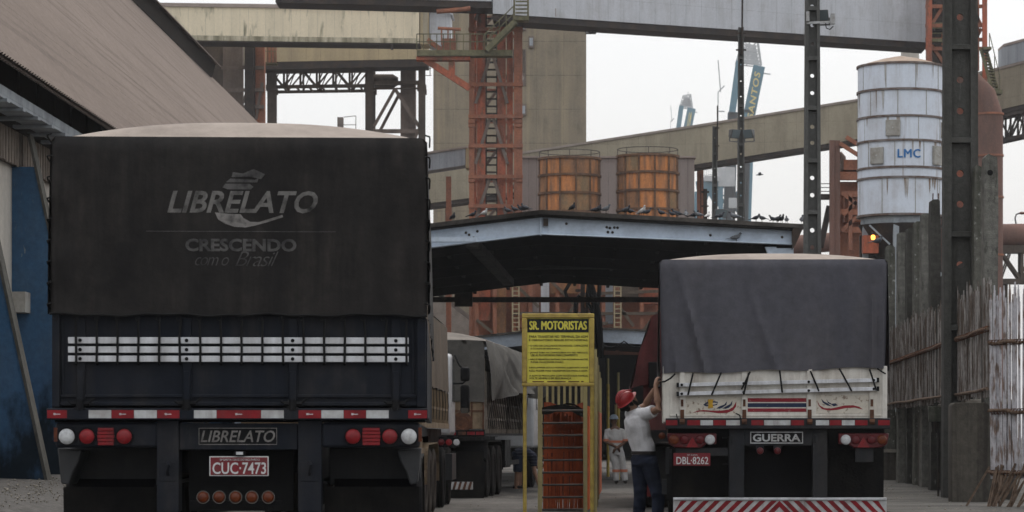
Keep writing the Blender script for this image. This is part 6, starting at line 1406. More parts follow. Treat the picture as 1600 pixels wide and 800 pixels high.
def right_side():
    s = 70.0
    zz = lambda p: Z(p, s)
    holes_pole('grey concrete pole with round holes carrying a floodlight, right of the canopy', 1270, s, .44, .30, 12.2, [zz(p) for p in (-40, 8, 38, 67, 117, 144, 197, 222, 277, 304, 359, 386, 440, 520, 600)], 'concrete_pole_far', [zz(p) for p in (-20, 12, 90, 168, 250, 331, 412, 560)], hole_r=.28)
    floodlight('box floodlight high on the concrete pole right of the canopy', 1283, 24, s-.6, R(-14), .36, .26)
    t = thing('control_gear', 'small white ballast boxes beside the box floodlight on the pole', 'electrical box', P(1262, 25, s))
    mb = MB(); mb.box(X(1259.5, s), X(1264, s), F/s-.12, F/s-.01, Z(34, s), Z(19, s)); mb.box(X(1298, s), X(1304, s), F/s-.1, F/s+.05, Z(38, s), Z(22, s)); mb.bar(P(1260, 36, s), P(1302, 34, s), .05); mb.build('box', M['refl_white'], t)
    mb = MB(); mb.tube([P(1290, 36, s), P(1291, 44, s), P(1297, 46, s), P(1302, 41, s)], .012, 5); mb.build('cable', M['cable'], t)
    s = 88.0
    z8 = lambda p: Z(p, s)
    holes_pole('massive dark concrete pole with red steel showing through its holes, tallest thing on the right', 1502, s, .64, .575, 11.0, [z8(p) for p in (-40, 25, 123, 172, 270, 318, 413, 520, 610, 700)], 'concrete_pole', [z8(p) for p in (72, 218, 365, 511, 660)], hole_r=.21)
    s = 41.0
    z4 = lambda p: Z(p, s)
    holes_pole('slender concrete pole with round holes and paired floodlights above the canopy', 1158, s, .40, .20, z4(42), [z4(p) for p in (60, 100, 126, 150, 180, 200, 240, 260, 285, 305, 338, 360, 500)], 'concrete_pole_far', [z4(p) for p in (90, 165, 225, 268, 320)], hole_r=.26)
    t = thing('lightning_rod', 'thin mast on top of the slender pole with paired floodlights', 'rod', P(1158, 42, s))
    mb = MB(); mb.tube([P(1159, 85, s)+Vector((0, -.05, 0)), P(1160, -10, s)+Vector((0, -.05, 0))], .035, 6); mb.bar(P(1150, 52, s), P(1166, 52, s), .06); mb.bar(P(1150, 78, s), P(1166, 78, s), .06); mb.build('rod', M['dark_steel'], t)
    floodlight('floodlight of the slender pole, tilted towards the gable peak', 1148, 209, s+.5, R(38), .42, .36); floodlight('floodlight of the slender pole, tilted towards the silo', 1170, 209, s+.5, R(-38), .42, .36)
    s = 34.0
    z3 = lambda p: Z(p, s)
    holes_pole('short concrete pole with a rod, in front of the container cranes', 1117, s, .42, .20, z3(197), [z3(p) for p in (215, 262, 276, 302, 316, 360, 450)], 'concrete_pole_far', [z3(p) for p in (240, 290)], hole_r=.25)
    t = thing('lightning_rod', 'thin rod fixed to the short concrete pole before the cranes', 'rod', P(1120, 225, s)); mb = MB(); mb.tube([P(1121, 250, s), P(1121, 165, s)], .03, 6); mb.bar(P(1117, 200, s), P(1124, 200, s), .05); mb.bar(P(1117, 228, s), P(1124, 228, s), .05); mb.build('rod', M['dark_steel'], t)
    floodlight('small floodlight low by the short pole, just above the canopy edge', 1126, 333, s+2, R(20), .6, .4)
    s = 38; t = thing('post', 'stubby dark post with crossbars standing on the skyline by the cranes', 'post', G(1102, s))
    mb = MB(); mb.box(X(1099, s), X(1105, s), F/s, F/s+.15, 0, Z(295, s)); mb.bar(P(1096, 300, s), P(1108, 300, s), .08); mb.bar(P(1096, 322, s), P(1107, 322, s), .06); mb.tube([P(1095, 272, s), P(1095, 340, s)], .02, 5); mb.build('post', M['dark_steel'], t)
    # low concrete wall, its piers and coping
    def wx(y): return 6.62+(y-48)*.066
    t = thing('low_wall', 'dark stained low concrete wall with piers along the pavement', 'wall', (wx(46), 46, 0))
    mb = MB(); mb.prism([(wx(49)+.5, 49.0, .1), (wx(80)+.5, 80, .1), (wx(80)+.9, 80, .1), (wx(49)+.9, 49.0, .1)], (0, 0, 1.68)); mb.build('wall', M['low_wall'], t)
    for a, b, s in ((1438, 1470, 72), (1408, 1436, 65.6), (1386, 1406, 60)):
        mb = MB(); y = F/s; mb.box(X(a, s), X(b, s), y, y+.5, .1, 1.76); mb.build('pier', M['low_wall'], t, bevel=.03)
    mb = MB(); mb.prism([(wx(49)+.1, 49.6, 1.785), (wx(80)+.0, 80, 1.785), (wx(80)+1.0, 80, 1.785), (wx(49)+1.0, 49.6, 1.785)], (0, 0, .09)); mb.build('coping', M['coping'], t, bevel=.02)
    s = 63; mb = MB(); mb.box(X(1360, s), X(1409, s), F/s-.2, F/s+.2, .1, Z(707, s)); mb.build('kerb_wall', M['low_wall'], t); mb = MB(); mb.box(X(1360, s), X(1410, s), F/s-.25, F/s+.2, Z(706.8, s), Z(702, s)); mb.build('kerb_coping', M['coping'], t)
    s = 94; t = thing('concrete_block', 'broad streaked concrete block with rounded top in front of the big pole', 'concrete block', G(1515, s))
    mb = MB(); y = F/s; n = 8; x0, x1, zt = X(1487, s), X(1546, s), Z(629, s)
    prof = [(x0, 0), (x0, zt-.06), (x0+.02, zt-.02), (x0+.07, zt), (x1-.07, zt), (x1-.02, zt-.02), (x1, zt-.06), (x1, 0)]
    mb.prism([(a, y, b) for a, b in prof], (0, .45, 0)); mb.build('block', M['low_wall'], t, bevel=.012)
    mb = MB(); mb.box(X(1546.5, s), X(1562, s), y+.3, y+.6, 0, Z(640, s)); mb.build('shadow_strip', M['concrete_old'], t)  # dark upright put in for the shadow beside the block
    s = 86; t = thing('junction_box', 'small grey green junction box fixed beside the big pole', 'electrical box', P(1460, 658, s)); mb = MB(); mb.box(X(1450, s), X(1469.5, s), F/s-.12, F/s, Z(659, s), Z(635, s)); bx_ = mb.build('box', M['concrete_mossy'], t, bevel=.01)
    mb = MB(); mb.tube([P(1461, 659, s), P(1462, 676, s)], .03, 8); mb.tube([P(1466, 659, s), P(1466, 780, s)], .02, 6); mb.build('conduit', M['rail_dark'], t)
    # tall concrete slabs
    rows = [(1392, 384, 15, 'mossy concrete slab with a pigeon on top, beside the grey canvas'), (1410, 362, 14, 'pale-flecked concrete slab behind the pickets, second from the grey canvas'), (1423, 356, 12, 'narrow concrete slab behind the pickets, third from the grey canvas'), (1435, 346, 13, 'greenish concrete slab behind the pickets, fourth from the grey canvas'), (1448, 332, 16, 'speckled concrete slab next to the one with rebar stubs'), (1462, 311, 16, 'dark concrete slab with two rebar stubs on top'), (1516, 275, 12, 'lower slab immediately right of the massive pole'), (1530, 259, 15, 'middle slab of the three right of the massive pole'), (1549, 242, 22, 'widest slab with a dark hole near its top, right of the massive pole')]
    for i, (px, top, w_, lab) in enumerate(rows):
        s = (VY-top)/4.75; y = F/s; t = thing('concrete_slab', lab, 'concrete slab', G(px, s), group='tall concrete slabs behind the pickets')
        hw = w_/2/s; xc = X(px, s); z1 = 6.0; rnd = random.Random(i)
        mb = MB(); n = 14
        prof = [(xc-hw, 0)]+[(xc-hw+rnd.uniform(0, .012), z1*k/n) for k in range(1, n)]+[(xc-hw+.02, z1-.03), (xc-hw*.4, z1+rnd.uniform(-.02, .03)), (xc+hw*.5, z1+rnd.uniform(-.03, .02)), (xc+hw-.02, z1-.04)]+[(xc+hw-rnd.uniform(0, .012), z1*k/n) for k in range(n-1, 0, -1)]+[(xc+hw, 0)]
        mb.prism([(a, y, b) for a, b in prof], (0, .42, 0)); mb.build('slab', M[('concrete_mossy', 'concrete_slab_pale', 'concrete_slab_dark', 'concrete_mossy', 'concrete_slab_pale', 'concrete_slab_dark', 'concrete_slab_pale', 'concrete_mossy', 'concrete_slab_pale')[i]], t, smooth=0)
        if i == 5:
            mb = MB()
            for dx in (-.05, .06): mb.tube([(xc+dx, y+.06, z1-.02), (xc+dx+.005, y+.06, z1+.12)], .012, 6)
            mb.build('rebar', M['rust'], t)
        if i == 8:
            mb = MB(); mb.lathe((xc-.02, y-.001, z1-.3), (0, -1, 0), [(0, .05), (.004, .045), (.005, .001)], 12); mb.build('hole', M['cable'], t)
    # infill behind the slabs: dark sheet added so the gaps read dark
    t = thing('gap_dark_sheet', 'dark sheet added behind the tall slabs to darken the gaps between them', 'fence', (wx(60)+.6, 60, 0))
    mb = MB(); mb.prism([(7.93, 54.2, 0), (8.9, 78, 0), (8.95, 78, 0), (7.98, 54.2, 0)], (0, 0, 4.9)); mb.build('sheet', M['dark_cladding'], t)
    # pickets
    def pickets(name, lab, A, B, pitch, z0, z1, mm, splay=0, seed=1, extra_rails=(), gap=0, wv=(.03, .05)):
        rnd = random.Random(seed); A, B = Vector((*A, 0)), Vector((*B, 0)); n = int((B-A).length/pitch); d = (B-A).normalized(); nn = Vector((d.y, -d.x, 0))
        if nn.dot(A) > 0: nn = -nn
        t = thing(name, lab, 'fence', A)
        mb = MB()
        for k in range(n):
            if rnd.random() < gap: continue
            p = A+(B-A)*((k+.5)/n); top = z1+rnd.uniform(-.10, .10)+(.1 if rnd.random() < .1 else 0); w_ = rnd.uniform(*wv); ln = rnd.uniform(-.03, .03); off = nn*rnd.uniform(-.02, .02)
            a, b = p+off+Vector((0, 0, z0-rnd.uniform(0, .06))), p+off+d*ln+Vector((0, 0, top))
            m_ = a.lerp(b, .5)+d*rnd.uniform(-.012, .012)
            mb.bar(a, m_, .018, w_, up=d); mb.bar(m_, b-Vector((0, 0, .08)), .018, w_*.96, up=d); mb.bar(b-Vector((0, 0, .08)), b, .014, w_*.5, up=d)
        mb.build('pickets', M[mm], t, smooth=0)
        for zr_, j in extra_rails:
            mb = MB(); pts = [A.lerp(B, i/16)+nn*.05+Vector((0, 0, zr_+rnd.uniform(-.02, .02))) for i in range(17)]; mb.tube(pts, [rnd.uniform(.022, .034) for _ in pts], 8); mb.build('rail', M['bamboo'], t)
            if j:
                mb = MB()
                nt_ = int(n*.5); hel = []
                for i in range(nt_*6+1):
                    c = A.lerp(B, i/(nt_*6))+nn*.035+Vector((0, 0, zr_)); an = i*math.pi/3
                    hel.append(c+nn*(.045*math.cos(an))+Vector((0, 0, .045*math.sin(an))))
                mb.tube(hel, .008, 5)
                mb.build('lashing', M['rust'], t)
        if splay:
            mb = MB()
            for k in range(int(n*.55)):
                p = A+(B-A)*rnd.random(); q = p+nn*rnd.uniform(.1, .35)-d*rnd.uniform(-.15, .4); mb.bar(p+Vector((0, 0, z0+rnd.uniform(-.05, .2)))+nn*.04, q+Vector((0, 0, rnd.uniform(0, .08))), .02, rnd.uniform(.02, .035))
            mb.build('splayed_sticks', M['bamboo'], t, smooth=0)
    pickets('picket_fence', 'weathered peeling picket fence with bamboo rails above the low wall', (6.6, 45.3), (7.62, 72.3), .118, 1.9, 3.72, 'picket_mixed', seed=3, extra_rails=((1.98, 0), (2.95, 1)), gap=.10, wv=(.06, .10))
    pickets('picket_fence', 'whitest dense picket fence at the right edge with splayed sticks at its foot', (X(1549, 99.5), F/99.5), (7.75, 43.0), .034, .62, 3.48, 'picket_paint', splay=1, seed=9, extra_rails=((.66, 1), (1.62, 1), (2.70, 1)), gap=.03, wv=(.028, .05))
right_side()

# ================================================================ PIGEONS
def pigeon_mesh(white):
    mb = MB(); mb.cur = 0
    pts = [(-.17, 0, .105), (-.10, 0, .115), (-.02, 0, .125), (.05, 0, .15), (.085, 0, .185), (.10, 0, .215)]
    mb.tube(pts, [.012, .042, .062, .056, .032, .026], 10)
    mb.ball((.108, 0, .232), (.032, .026, .028), 10)
    mb.prism([(-.10, -.03, .11), (-.28, -.035, .065), (-.28, .035, .065), (-.10, .03, .11)], (0, 0, .014))
    mb.prism([(.03, -.056, .15), (-.06, -.066, .135), (-.20, -.04, .10), (-.08, -.058, .10), (.02, -.056, .11)], (0, -.010, 0)); mb.prism([(.03, .056, .15), (-.06, .066, .135), (-.20, .04, .10), (-.08, .058, .10), (.02, .056, .11)], (0, .010, 0))
    mb.cur = 1; mb.tube([(.134, 0, .230), (.162, 0, .222)], [.009, .002], 6)
    for sg in (-1, 1): mb.tube([(.0, sg*.025, .085), (.005, sg*.025, .0)], .006, 5); mb.box(-.01, .04, sg*.025-.012, sg*.025+.012, 0, .006)
    return mb
M['pigeon_dark'] = mat('pigeon_dark', (.035,.037,.043), (.08,.085,.095), 14, rough=.8, vary=.3)
M['pigeon_grey'] = mat('pigeon_grey', (.16,.17,.18), (.07,.075,.085), 12, rough=.8, vary=.3)
M['pigeon_white'] = mat('pigeon_white', (.62,.61,.59), (.4,.39,.38), 10, rough=.8, vary=.1)
M['beak'] = mat('beak', (.06,.045,.04), None, vary=0, bump=0)
def pigeons():
    proto = {}
    def put(p, kind, heading, k, lab, group=None):
        if kind not in proto:
            o = pigeon_mesh(kind == 'pigeon_white').build('pigeon', [M[kind], M['beak']], org=(0, 0, 0), smooth=50); proto[kind] = o
        else: o = proto[kind].copy(); COL.objects.link(o)
        o.location = p; o.rotation_euler = (0, 0, heading); k *= .86; o.scale = (k, k, k); ORG[o.name] = Vector(p)
        o['label'] = lab; o['category'] = 'pigeon'
        if group: o['group'] = group
        elif 'group' in o.keys(): del o['group']
    g = 'pigeons on the canopy roof'
    rnd = random.Random(12)
    left = [(708, 'd'), (739, 'd'), (757, 'w'), (793, 'd'), (804, 'd'), (815, 'd'), (820, 'd')]
    right = [(895, 'd'), (930, 'd'), (936, 'd'), (947, 'g'), (978, 'd'), (984, 'd'), (1004, 'W'), (1011, 'd'), (1033, 'd'), (1050, 'd'), (1057, 'd'), (1072, 'g'), (1086, 'd'), (1090, 'g'), (1106, 'V'), (1125, 'd'), (1147, 'G'), (1181, 'd'), (1190, 'd'), (1208, 'd'), (1214, 'd'), (1221, 'd'), (1229, 'd')]
    for px, k in left+right:
        x = X(px, sc0); y = yc0-.12+rnd.uniform(-.06, .25); p = (x, y, zt_c(x)+.003)
        hd = rnd.choice((0, math.pi, math.pi/2, -.6, 2.4, -1.2)); sc_ = rnd.uniform(.88, 1.05)
        if k == 'w': put(p, 'pigeon_white', -.9, .95, 'lone white pigeon on the left slope of the canopy', g)
        elif k == 'W': put(p, 'pigeon_white', -1.1, 1.2, 'upright white pigeon on the canopy in front of the right-hand tank', g)
        elif k == 'V': put(p, 'pigeon_white', 1.2, .9, 'white pigeon on the canopy beside the stubby skyline post', g)
        elif k == 'G': put(p, 'pigeon_grey', 2.6, 1.15, 'pale grey pigeon on the canopy beside the slender floodlight pole', g)
        elif k == 'g': put(p, 'pigeon_grey', hd, sc_, 'mid grey pigeon among darker ones on the canopy roof', g)
        elif px < 845: put(p, 'pigeon_dark', hd, sc_, 'dark pigeon on the left slope of the canopy roof', g)
        else: put(p, 'pigeon_dark', hd, sc_, 'dark pigeon on the right slope of the canopy roof', g)
    x = X(1256, sc0); put((x-.05, yc0-.12, zt_c(x)+.003), 'pigeon_dark', 1.4, 1.1, 'dark pigeon at the very tip of the canopy eave', g)
    x = X(1150, sc0); put((x, yc0-.07, zt_c(x)-.165-.40+.045), 'pigeon_grey', .2, 1.1, 'grey pigeon sitting on the lower flange of the canopy beam')
    s = 65; put((X(1392, s)+.02, F/s*4.75/4.55+.1, 6.0), 'pigeon_dark', .6, 1.25, 'dark pigeon perched on the mossy concrete slab')
pigeons()
def gull():
    s = 45; c = P(1187, 273, s); mb = MB(); mb.tube([c+Vector((-.14, 0, -.01)), c, c+Vector((.12, 0, .01))], [.008, .035, .014], 8)
    for sg in (-1, 1): mb.prism([c+Vector((-.03, 0, .01)), c+Vector((.05, 0, .01)), c+Vector((.04, sg*.16, .07)), c+Vector((-.02, sg*.34, .02)), c+Vector((-.05, sg*.14, .06))], (0, 0, .008))
    o = mb.build('bird', M['pigeon_grey'], org=c); props(o, 'lone bird flying in the open sky right of the slender pole', 'bird')
gull()

# loose stones and litter on the bank and the pavement
def pebbles():
    rnd = random.Random(31)
    def stones(n, fx, name, m):
        mb = MB()
        for _ in range(n):
            x, y, z = fx(); r = rnd.uniform(.005, .015)*rnd.choice((1, 1, 1, 1.8)); a = rnd.uniform(0, 6.3)
            pts = [Vector((x+r*math.cos(a+k*1.57)*rnd.uniform(.7, 1.2), y+r*math.sin(a+k*1.57)*rnd.uniform(.7, 1.2), z+r*.2)) for k in range(4)]+[Vector((x, y, z+r*rnd.uniform(.5, .9))), Vector((x, y, z-.02))]
            mb.add(pts, [(0, 1, 4), (1, 2, 4), (2, 3, 4), (3, 0, 4), (1, 0, 5), (2, 1, 5), (3, 2, 5), (0, 3, 5)])
        mb.build(name, m, kind='stuff', smooth=0)
    stones(4200, lambda: (rnd.uniform(-13, -5.6), rnd.uniform(26, 64), .54), 'pebbles', [M['coping']])
    stones(500, lambda: (rnd.uniform(4.9, 7.2), rnd.uniform(38, 66), .14), 'gravel_litter', [M['coping']])
    stones(500, lambda: (rnd.uniform(-2, 1.4), rnd.uniform(36, 90), 0), 'gravel_litter', [M['coping']])
pebbles()
# ================================================================ PEOPLE
def skin_mesh(chains, voxel, smooth_it=4, balls=()):
    """limbs and trunk as lofted closed tubes, fused by a voxel remesh into one continuous surface"""
    mb = MB()
    for pts in chains:
        side = pts[0][3] if len(pts[0]) > 3 else None
        P_ = [Vector(p[0]) for p in pts]; n = 14; base = len(mb.v); ref = Vector(side) if side is not None else Vector((1, 0, 0))
        for i, p in enumerate(pts):
            t = (P_[min(i+1, len(P_)-1)]-P_[max(i-1, 0)]).normalized()
            a = ref-t*ref.dot(t)
            if a.length < 1e-3: a = Vector((0, 1, 0))-t*t.y
            a.normalize(); b = t.cross(a).normalized()
            for k in range(n):
                an = 2*math.pi*k/n; mb.v.append(P_[i]+a*math.cos(an)*p[1]+b*math.sin(an)*p[2])
        for i in range(len(pts)-1):
            for k in range(n): mb.f.append([base+i*n+k, base+i*n+(k+1) % n, base+(i+1)*n+(k+1) % n, base+(i+1)*n+k]); mb.m.append(0)
        mb.f.append([base+k for k in range(n)][::-1]); mb.m.append(0); mb.f.append([base+(len(pts)-1)*n+k for k in range(n)]); mb.m.append(0)
    for c, r in balls: mb.ball(c, r, 12)
    me = bpy.data.meshes.new('tmp'); me.from_pydata([tuple(v) for v in mb.v], [], mb.f)
    bm = bmesh.new(); bm.from_mesh(me)
    bmesh.ops.recalc_face_normals(bm, faces=bm.faces); bm.to_mesh(me); bm.free()
    o = bpy.data.objects.new('tmp', me); COL.objects.link(o)
    r = o.modifiers.new('r', 'REMESH'); r.mode = 'VOXEL'; r.voxel_size = voxel; r.use_smooth_shade = True
    sm = o.modifiers.new('s', 'SMOOTH'); sm.iterations = smooth_it; sm.factor = .5
    bpy.context.view_layer.update()
    out = bpy.data.meshes.new_from_object(o.evaluated_get(bpy.context.evaluated_depsgraph_get()))
    bpy.data.objects.remove(o); out.polygons.foreach_set('use_smooth', [True]*len(out.polygons)); return out
def attach(name, me, m, parent, **k):
    org = ORG[parent.name]
    me.transform(Matrix.Translation(-org)); me.name = name; me.materials.clear(); me.materials.append(M[m])
    return link_mesh(name, me, parent, **k)
def hand(w, d, bend, thumb, r=.0095, L=.085, pw=None):
    """palm plus four curled fingers and a thumb as chains; w wrist, d direction, bend: curl direction, thumb: side of the thumb"""
    w, d, bend, thumb = Vector(w), Vector(d).normalized(), Vector(bend).normalized(), Vector(thumb).normalized()
    ch = [[(w-d*.02, .026, .02, thumb), (w+d*.03, .036, .018), (w+d*.075, .040, .016), (w+d*.088, .036, .012)]]
    for i, ln in enumerate((.92, 1.0, .95, .76)):
        b = w+d*.082+thumb*(.028-.019*i)
        q1 = b+(d*.75+bend*.5).normalized()*.042*ln; q2 = q1+(d*.1+bend).normalized()*.028*ln; q3 = q2+(-d*.55+bend*.6).normalized()*.020*ln
        ch.append([(b-d*.02, r*1.05, r*1.05, thumb), (b, r, r), (q1, r*.95, r*.95), (q2, r*.85, r*.85), (q3, r*.7, r*.7)])
    b = w+d*.025+thumb*.03; q1 = b+(thumb*.8+d*.6+bend*.3).normalized()*.04; q2 = q1+(d*.7+bend*.6).normalized()*.03
    ch.append([(b-thumb*.02, r*1.3, r*1.3, bend), (b, r*1.2, r*1.2), (q1, r*1.05, r*1.05), (q2, r*.8, r*.8)])
    return ch
def hair_mat(): pass
dm('skin', (.27,.155,.105), (.22,.125,.085), 9, rough=.6, vary=.06, bump=.05)
dm('skin_dark', (.13,.075,.052), (.10,.058,.042), 9, rough=.6, vary=.06, bump=.05)
dm('hair_black', (.012,.010,.009), (.02,.017,.015), 30, rough=.7, vary=.3)
dm('shirt_grey', (.62,.61,.62), (.52,.515,.52), 6, rough=.9, vary=.08, bump=.4, bscale=22, crease=(4.0, (1, 1, .7), .07), grime=((.33,.31,.29), .6, 7))
dm('jeans', (.012,.016,.030), (.02,.026,.045), 7, V, rough=.9, vary=.3, bump=.4, bscale=25, crease=(4.5, (1, 1, 1.4), .06))
dm('helmet_red', (.30,.012,.014), (.20,.012,.013), 9, rough=.42, vary=.12, bump=.05, spec=.3, grime=((.10,.05,.045), .5, 14))
dm('helmet_grey', (.16,.19,.22), None, rough=.35, vary=.05, bump=.02)
dm('overall', (.44,.43,.42), (.35,.34,.33), 7, rough=.9, vary=.1, bump=.3, crease=(4.0, (1, 1, .8), .07), grime=((.25,.22,.19), .7, 7))
dm('overall_orange', (.42,.15,.09), None, rough=.8, vary=.1)
dm('boot', (.02,.018,.017), (.04,.034,.03), 9, rough=.8, vary=.2)
dm('stripe_navy', (.012,.015,.028), None, rough=.9, vary=.2, seams=(2, .07, .28, (.06,.06,.07)))

def man():
    yb = F/130.0
    def J(px, py, dy=0): s = F/(yb+dy); return Vector((X(px, s), yb+dy, Z(py, s)))
    o = Vector((.84, yb, 0))
    t = thing('person', 'man in red hard hat, grey t-shirt and dark jeans reaching up to the white trailer', 'person', o)
    lat = Vector((.55, -.835, 0)); fw = Vector((.835, .55, 0))       # his right-hand side, and where he faces
    hip = J(1006, 716); waist = J(1002, 700); chest = J(996, 668); shc = J(991, 648); neck = J(988, 640); head = J(982, 628)
    rsh = shc+lat*.165+Vector((.045, 0, .005)); lsh = shc-lat*.165+Vector((.05, 0, .0))
    rel = J(1029, 639, -.33); rha = J(1024, 601, -.17); lel = J(1008, 634, .22); lha = J(1023, 607, .08)
    rhip, lhip = hip+lat*.09, hip-lat*.09
    rkn = Vector((.99, yb-.06, .49)); lkn = Vector((.775, yb+.06, .50)); ran = Vector((.965, yb-.10, .085)); lan = Vector((.735, yb+.10, .085))
    up = (neck-chest).normalized(); fc = (fw*.8+Vector((0, 0, .70))).normalized(); hu = (Vector((0, 0, 1))-fc*fc.z).normalized()
    hd = [[(head-hu*.10-fc*.0, .055, .06, lat), (head-hu*.07+fc*.012, .068, .086), (head-hu*.02+fc*.008, .074, .096), (head+hu*.03, .076, .098), (head+hu*.08, .064, .084), (head+hu*.105, .035, .045)],
          [(head-hu*.105+fc*.072, .03, .018, lat), (head-hu*.07+fc*.082, .04, .02), (head-hu*.02+fc*.080, .05, .025)],
          [(head+hu*.012+fc*.09, .010, .008, lat), (head-hu*.02+fc*.112, .015, .012), (head-hu*.03+fc*.105, .014, .010)]]
    eyes = [(head+fc*.092+lat*sg*.032+hu*.016, (.012, .012, .009)) for sg in (-1, 1)]
    ears = [(head+lat*sg*.078-hu*.008-fc*.005, (.012, .02, .032)) for sg in (-1, 1)]
    body = [[(hip-Vector((0, 0, .06)), .15, .11, lat), (hip, .165, .12), (waist+Vector((0, 0, .05)), .15, .105), (chest, .17, .115), (shc-up*.03, .17, .10), (shc+up*.02, .09, .075)],
            [(shc-up*.04, .07, .065, lat), (neck, .058, .058), (head-hu*.08-fc*.01, .056, .058)],
            [(shc+lat*.08, .06, .06, up), (rsh, .066, .062), (rsh.lerp(rel, .5), .052, .05), (rel, .043, .042), (rel.lerp(rha, .3), .046, .044), (rel.lerp(rha, .95), .028, .025)],
            [(shc-lat*.08, .06, .06, up), (lsh, .064, .062), (lsh.lerp(lel, .5), .050, .05), (lel, .042, .042), (lel.lerp(lha, .3), .045, .044), (lel.lerp(lha, .95), .028, .025)]]
    for h, k, a in ((rhip, rkn, ran), (lhip, lkn, lan)): body.append([(h, .085, .085, lat), (h.lerp(k, .5), .075, .075), (k, .055, .058), (k.lerp(a, .35), .054, .056), (a, .036, .038)])
    hands = hand(rha, (rha-rel)+Vector((.1, .05, 0)), Vector((.9, .5, -.1)), Vector((-.3, .8, .1)))+hand(lha, (lha-lel)+Vector((.05, 0, .05)), Vector((.9, -.5, -.1)), Vector((-.2, -.8, .2)))
    b = attach('body', skin_mesh(hd+body+hands, .0075, 2, ears), 'skin', t)
    mb = MB()
    for c, r in eyes: mb.ball(c, r, 8)
    mb.build('eyes', M['hair_black'], t)
    attach('beard', skin_mesh([[(head-hu*.11+fc*.078, .036, .020, lat), (head-hu*.075+fc*.086, .046, .020), (head-hu*.045+fc*.083, .04, .018)], [(head-hu*.09+fc*.05+lat*.05, .02, .03, fc), (head-hu*.04+fc*.045+lat*.066, .016, .03), (head+hu*.01+fc*.02+lat*.073, .010, .02)], [(head-hu*.09+fc*.05-lat*.05, .02, .03, fc), (head-hu*.04+fc*.045-lat*.066, .016, .03), (head+hu*.01+fc*.02-lat*.073, .010, .02)]], .008, 2), 'hair_black', t)
    attach('hair', skin_mesh([[(head-hu*.075-fc*.06, .05, .03, lat), (head-hu*.03-fc*.078, .07, .03), (head+hu*.03-fc*.076, .07, .03)], [(head-hu*.03-fc*.03+lat*.07, .02, .05, fc), (head+hu*.02-fc*.02+lat*.075, .012, .05)], [(head-hu*.03-fc*.03-lat*.07, .02, .05, fc), (head+hu*.02-fc*.02-lat*.075, .012, .05)]], .009, 3), 'hair_black', t)
    # helmet: dome, brim, rear band
    hc = head+hu*.042-fc*.018; mb = MB()
    def dome(u, v):
        a = 2*math.pi*u; th = v*math.pi/2; rr = math.cos(th)
        return hc+lat*(.102*rr*math.cos(a))+fc*(.124*rr*math.sin(a))+hu*(.105*math.sin(th)+.012*max(0, 1-abs(math.cos(a))*6)*math.cos(th*1.2))
    mb.grid(dome, 32, 10); mb.grid(lambda u, v: hc+lat*((.102+.012*v)*math.cos(2*math.pi*u))+fc*((.124+.012*v+(.034*v*max(0, math.sin(2*math.pi*u))**2))*math.sin(2*math.pi*u))-hu*.012*v, 32, 2)
    for sg in (-.5, 0, .5): mb.tube([hc+lat*(.10*sg*math.cos(th*.4))+fc*(.125*math.cos(th))+hu*(.118*math.sin(th)) for th in [math.pi*k/14 for k in range(2, 13)]], .008, 6)
    hm = mb.build('hard_hat', M['helmet_red'], t, smooth=60)
    mb = MB(); mb.tube([head+lat*.085+hu*.01, head+lat*.078-hu*.05+fc*.02, head+lat*.03-hu*.115+fc*.05, head-lat*.03-hu*.115+fc*.05], .007, 6); mb.build('chin_strap', M['rope'], hm)
    mb = MB(); mb.grid(lambda u, v: hc+lat*(.098*math.cos(math.pi+math.pi*u))+fc*(.118*math.sin(math.pi+math.pi*u)-.01*v)-hu*(.02+.05*v*math.sin(math.pi*u)), 14, 2); mb.build('nape_band', M['rope'], hm)
    # t-shirt
    hem = hip+Vector((0, 0, .045))
    shirt = [[(hem, .178, .135, lat), (hem+Vector((-.005, 0, .08)), .175, .13), (waist+Vector((-.01, 0, .09)), .172, .128), (chest, .19, .135), (shc-up*.04, .187, .118), (shc+up*.015, .11, .085), (neck-up*.005, .068, .066)],
             [(shc+lat*.06, .08, .075, up), (rsh, .083, .080), (rsh.lerp(rel, .35), .078, .074), (rsh.lerp(rel, .62), .076, .070)],
             [(shc-lat*.06, .08, .075, up), (lsh, .080, .080), (lsh.lerp(lel, .35), .076, .074), (lsh.lerp(lel, .62), .074, .070)]]
    attach('t_shirt', skin_mesh(shirt, .010, 3), 'shirt_grey', t)
    je = [[(hip-Vector((0, 0, .09)), .165, .13, lat), (hip, .182, .137), (hip+Vector((0, 0, .055)), .172, .128)]]
    for h, k, a in ((rhip, rkn, ran), (lhip, lkn, lan)): je.append([(h, .112, .108, lat), (h.lerp(k, .35), .10, .10), (h.lerp(k, .75), .082, .084), (k, .078, .08), (k.lerp(a, .5), .072, .074), (a.lerp(k, .1), .074, .078)])
    attach('jeans', skin_mesh(je, .011, 3), 'jeans', t)
    mb = MB(); mb.grid(lambda u, v: hip+Vector((0, 0, .045+.04*v))+lat*(.181*math.cos(2*math.pi*u))+fw*(.139*math.sin(2*math.pi*u)), 28, 1); mb.build('belt', M['boot'], t)
    for a, f in ((ran, fw), (lan, (fw+Vector((0, .4, 0))).normalized())):
        z = Vector((0, 0, 1)); me = skin_mesh([[(a+z*.06, .045, .05, lat), (a-z*.01, .045, .055), (a-z*.045, .045, .06)], [(a-z*.045-f*.06, .035, .035, lat), (a-z*.04+f*.05, .046, .04), (a-z*.05+f*.14, .045, .03), (a-z*.055+f*.18, .03, .02)]], .009, 2)
        attach('boot', me, 'boot', t)
man()

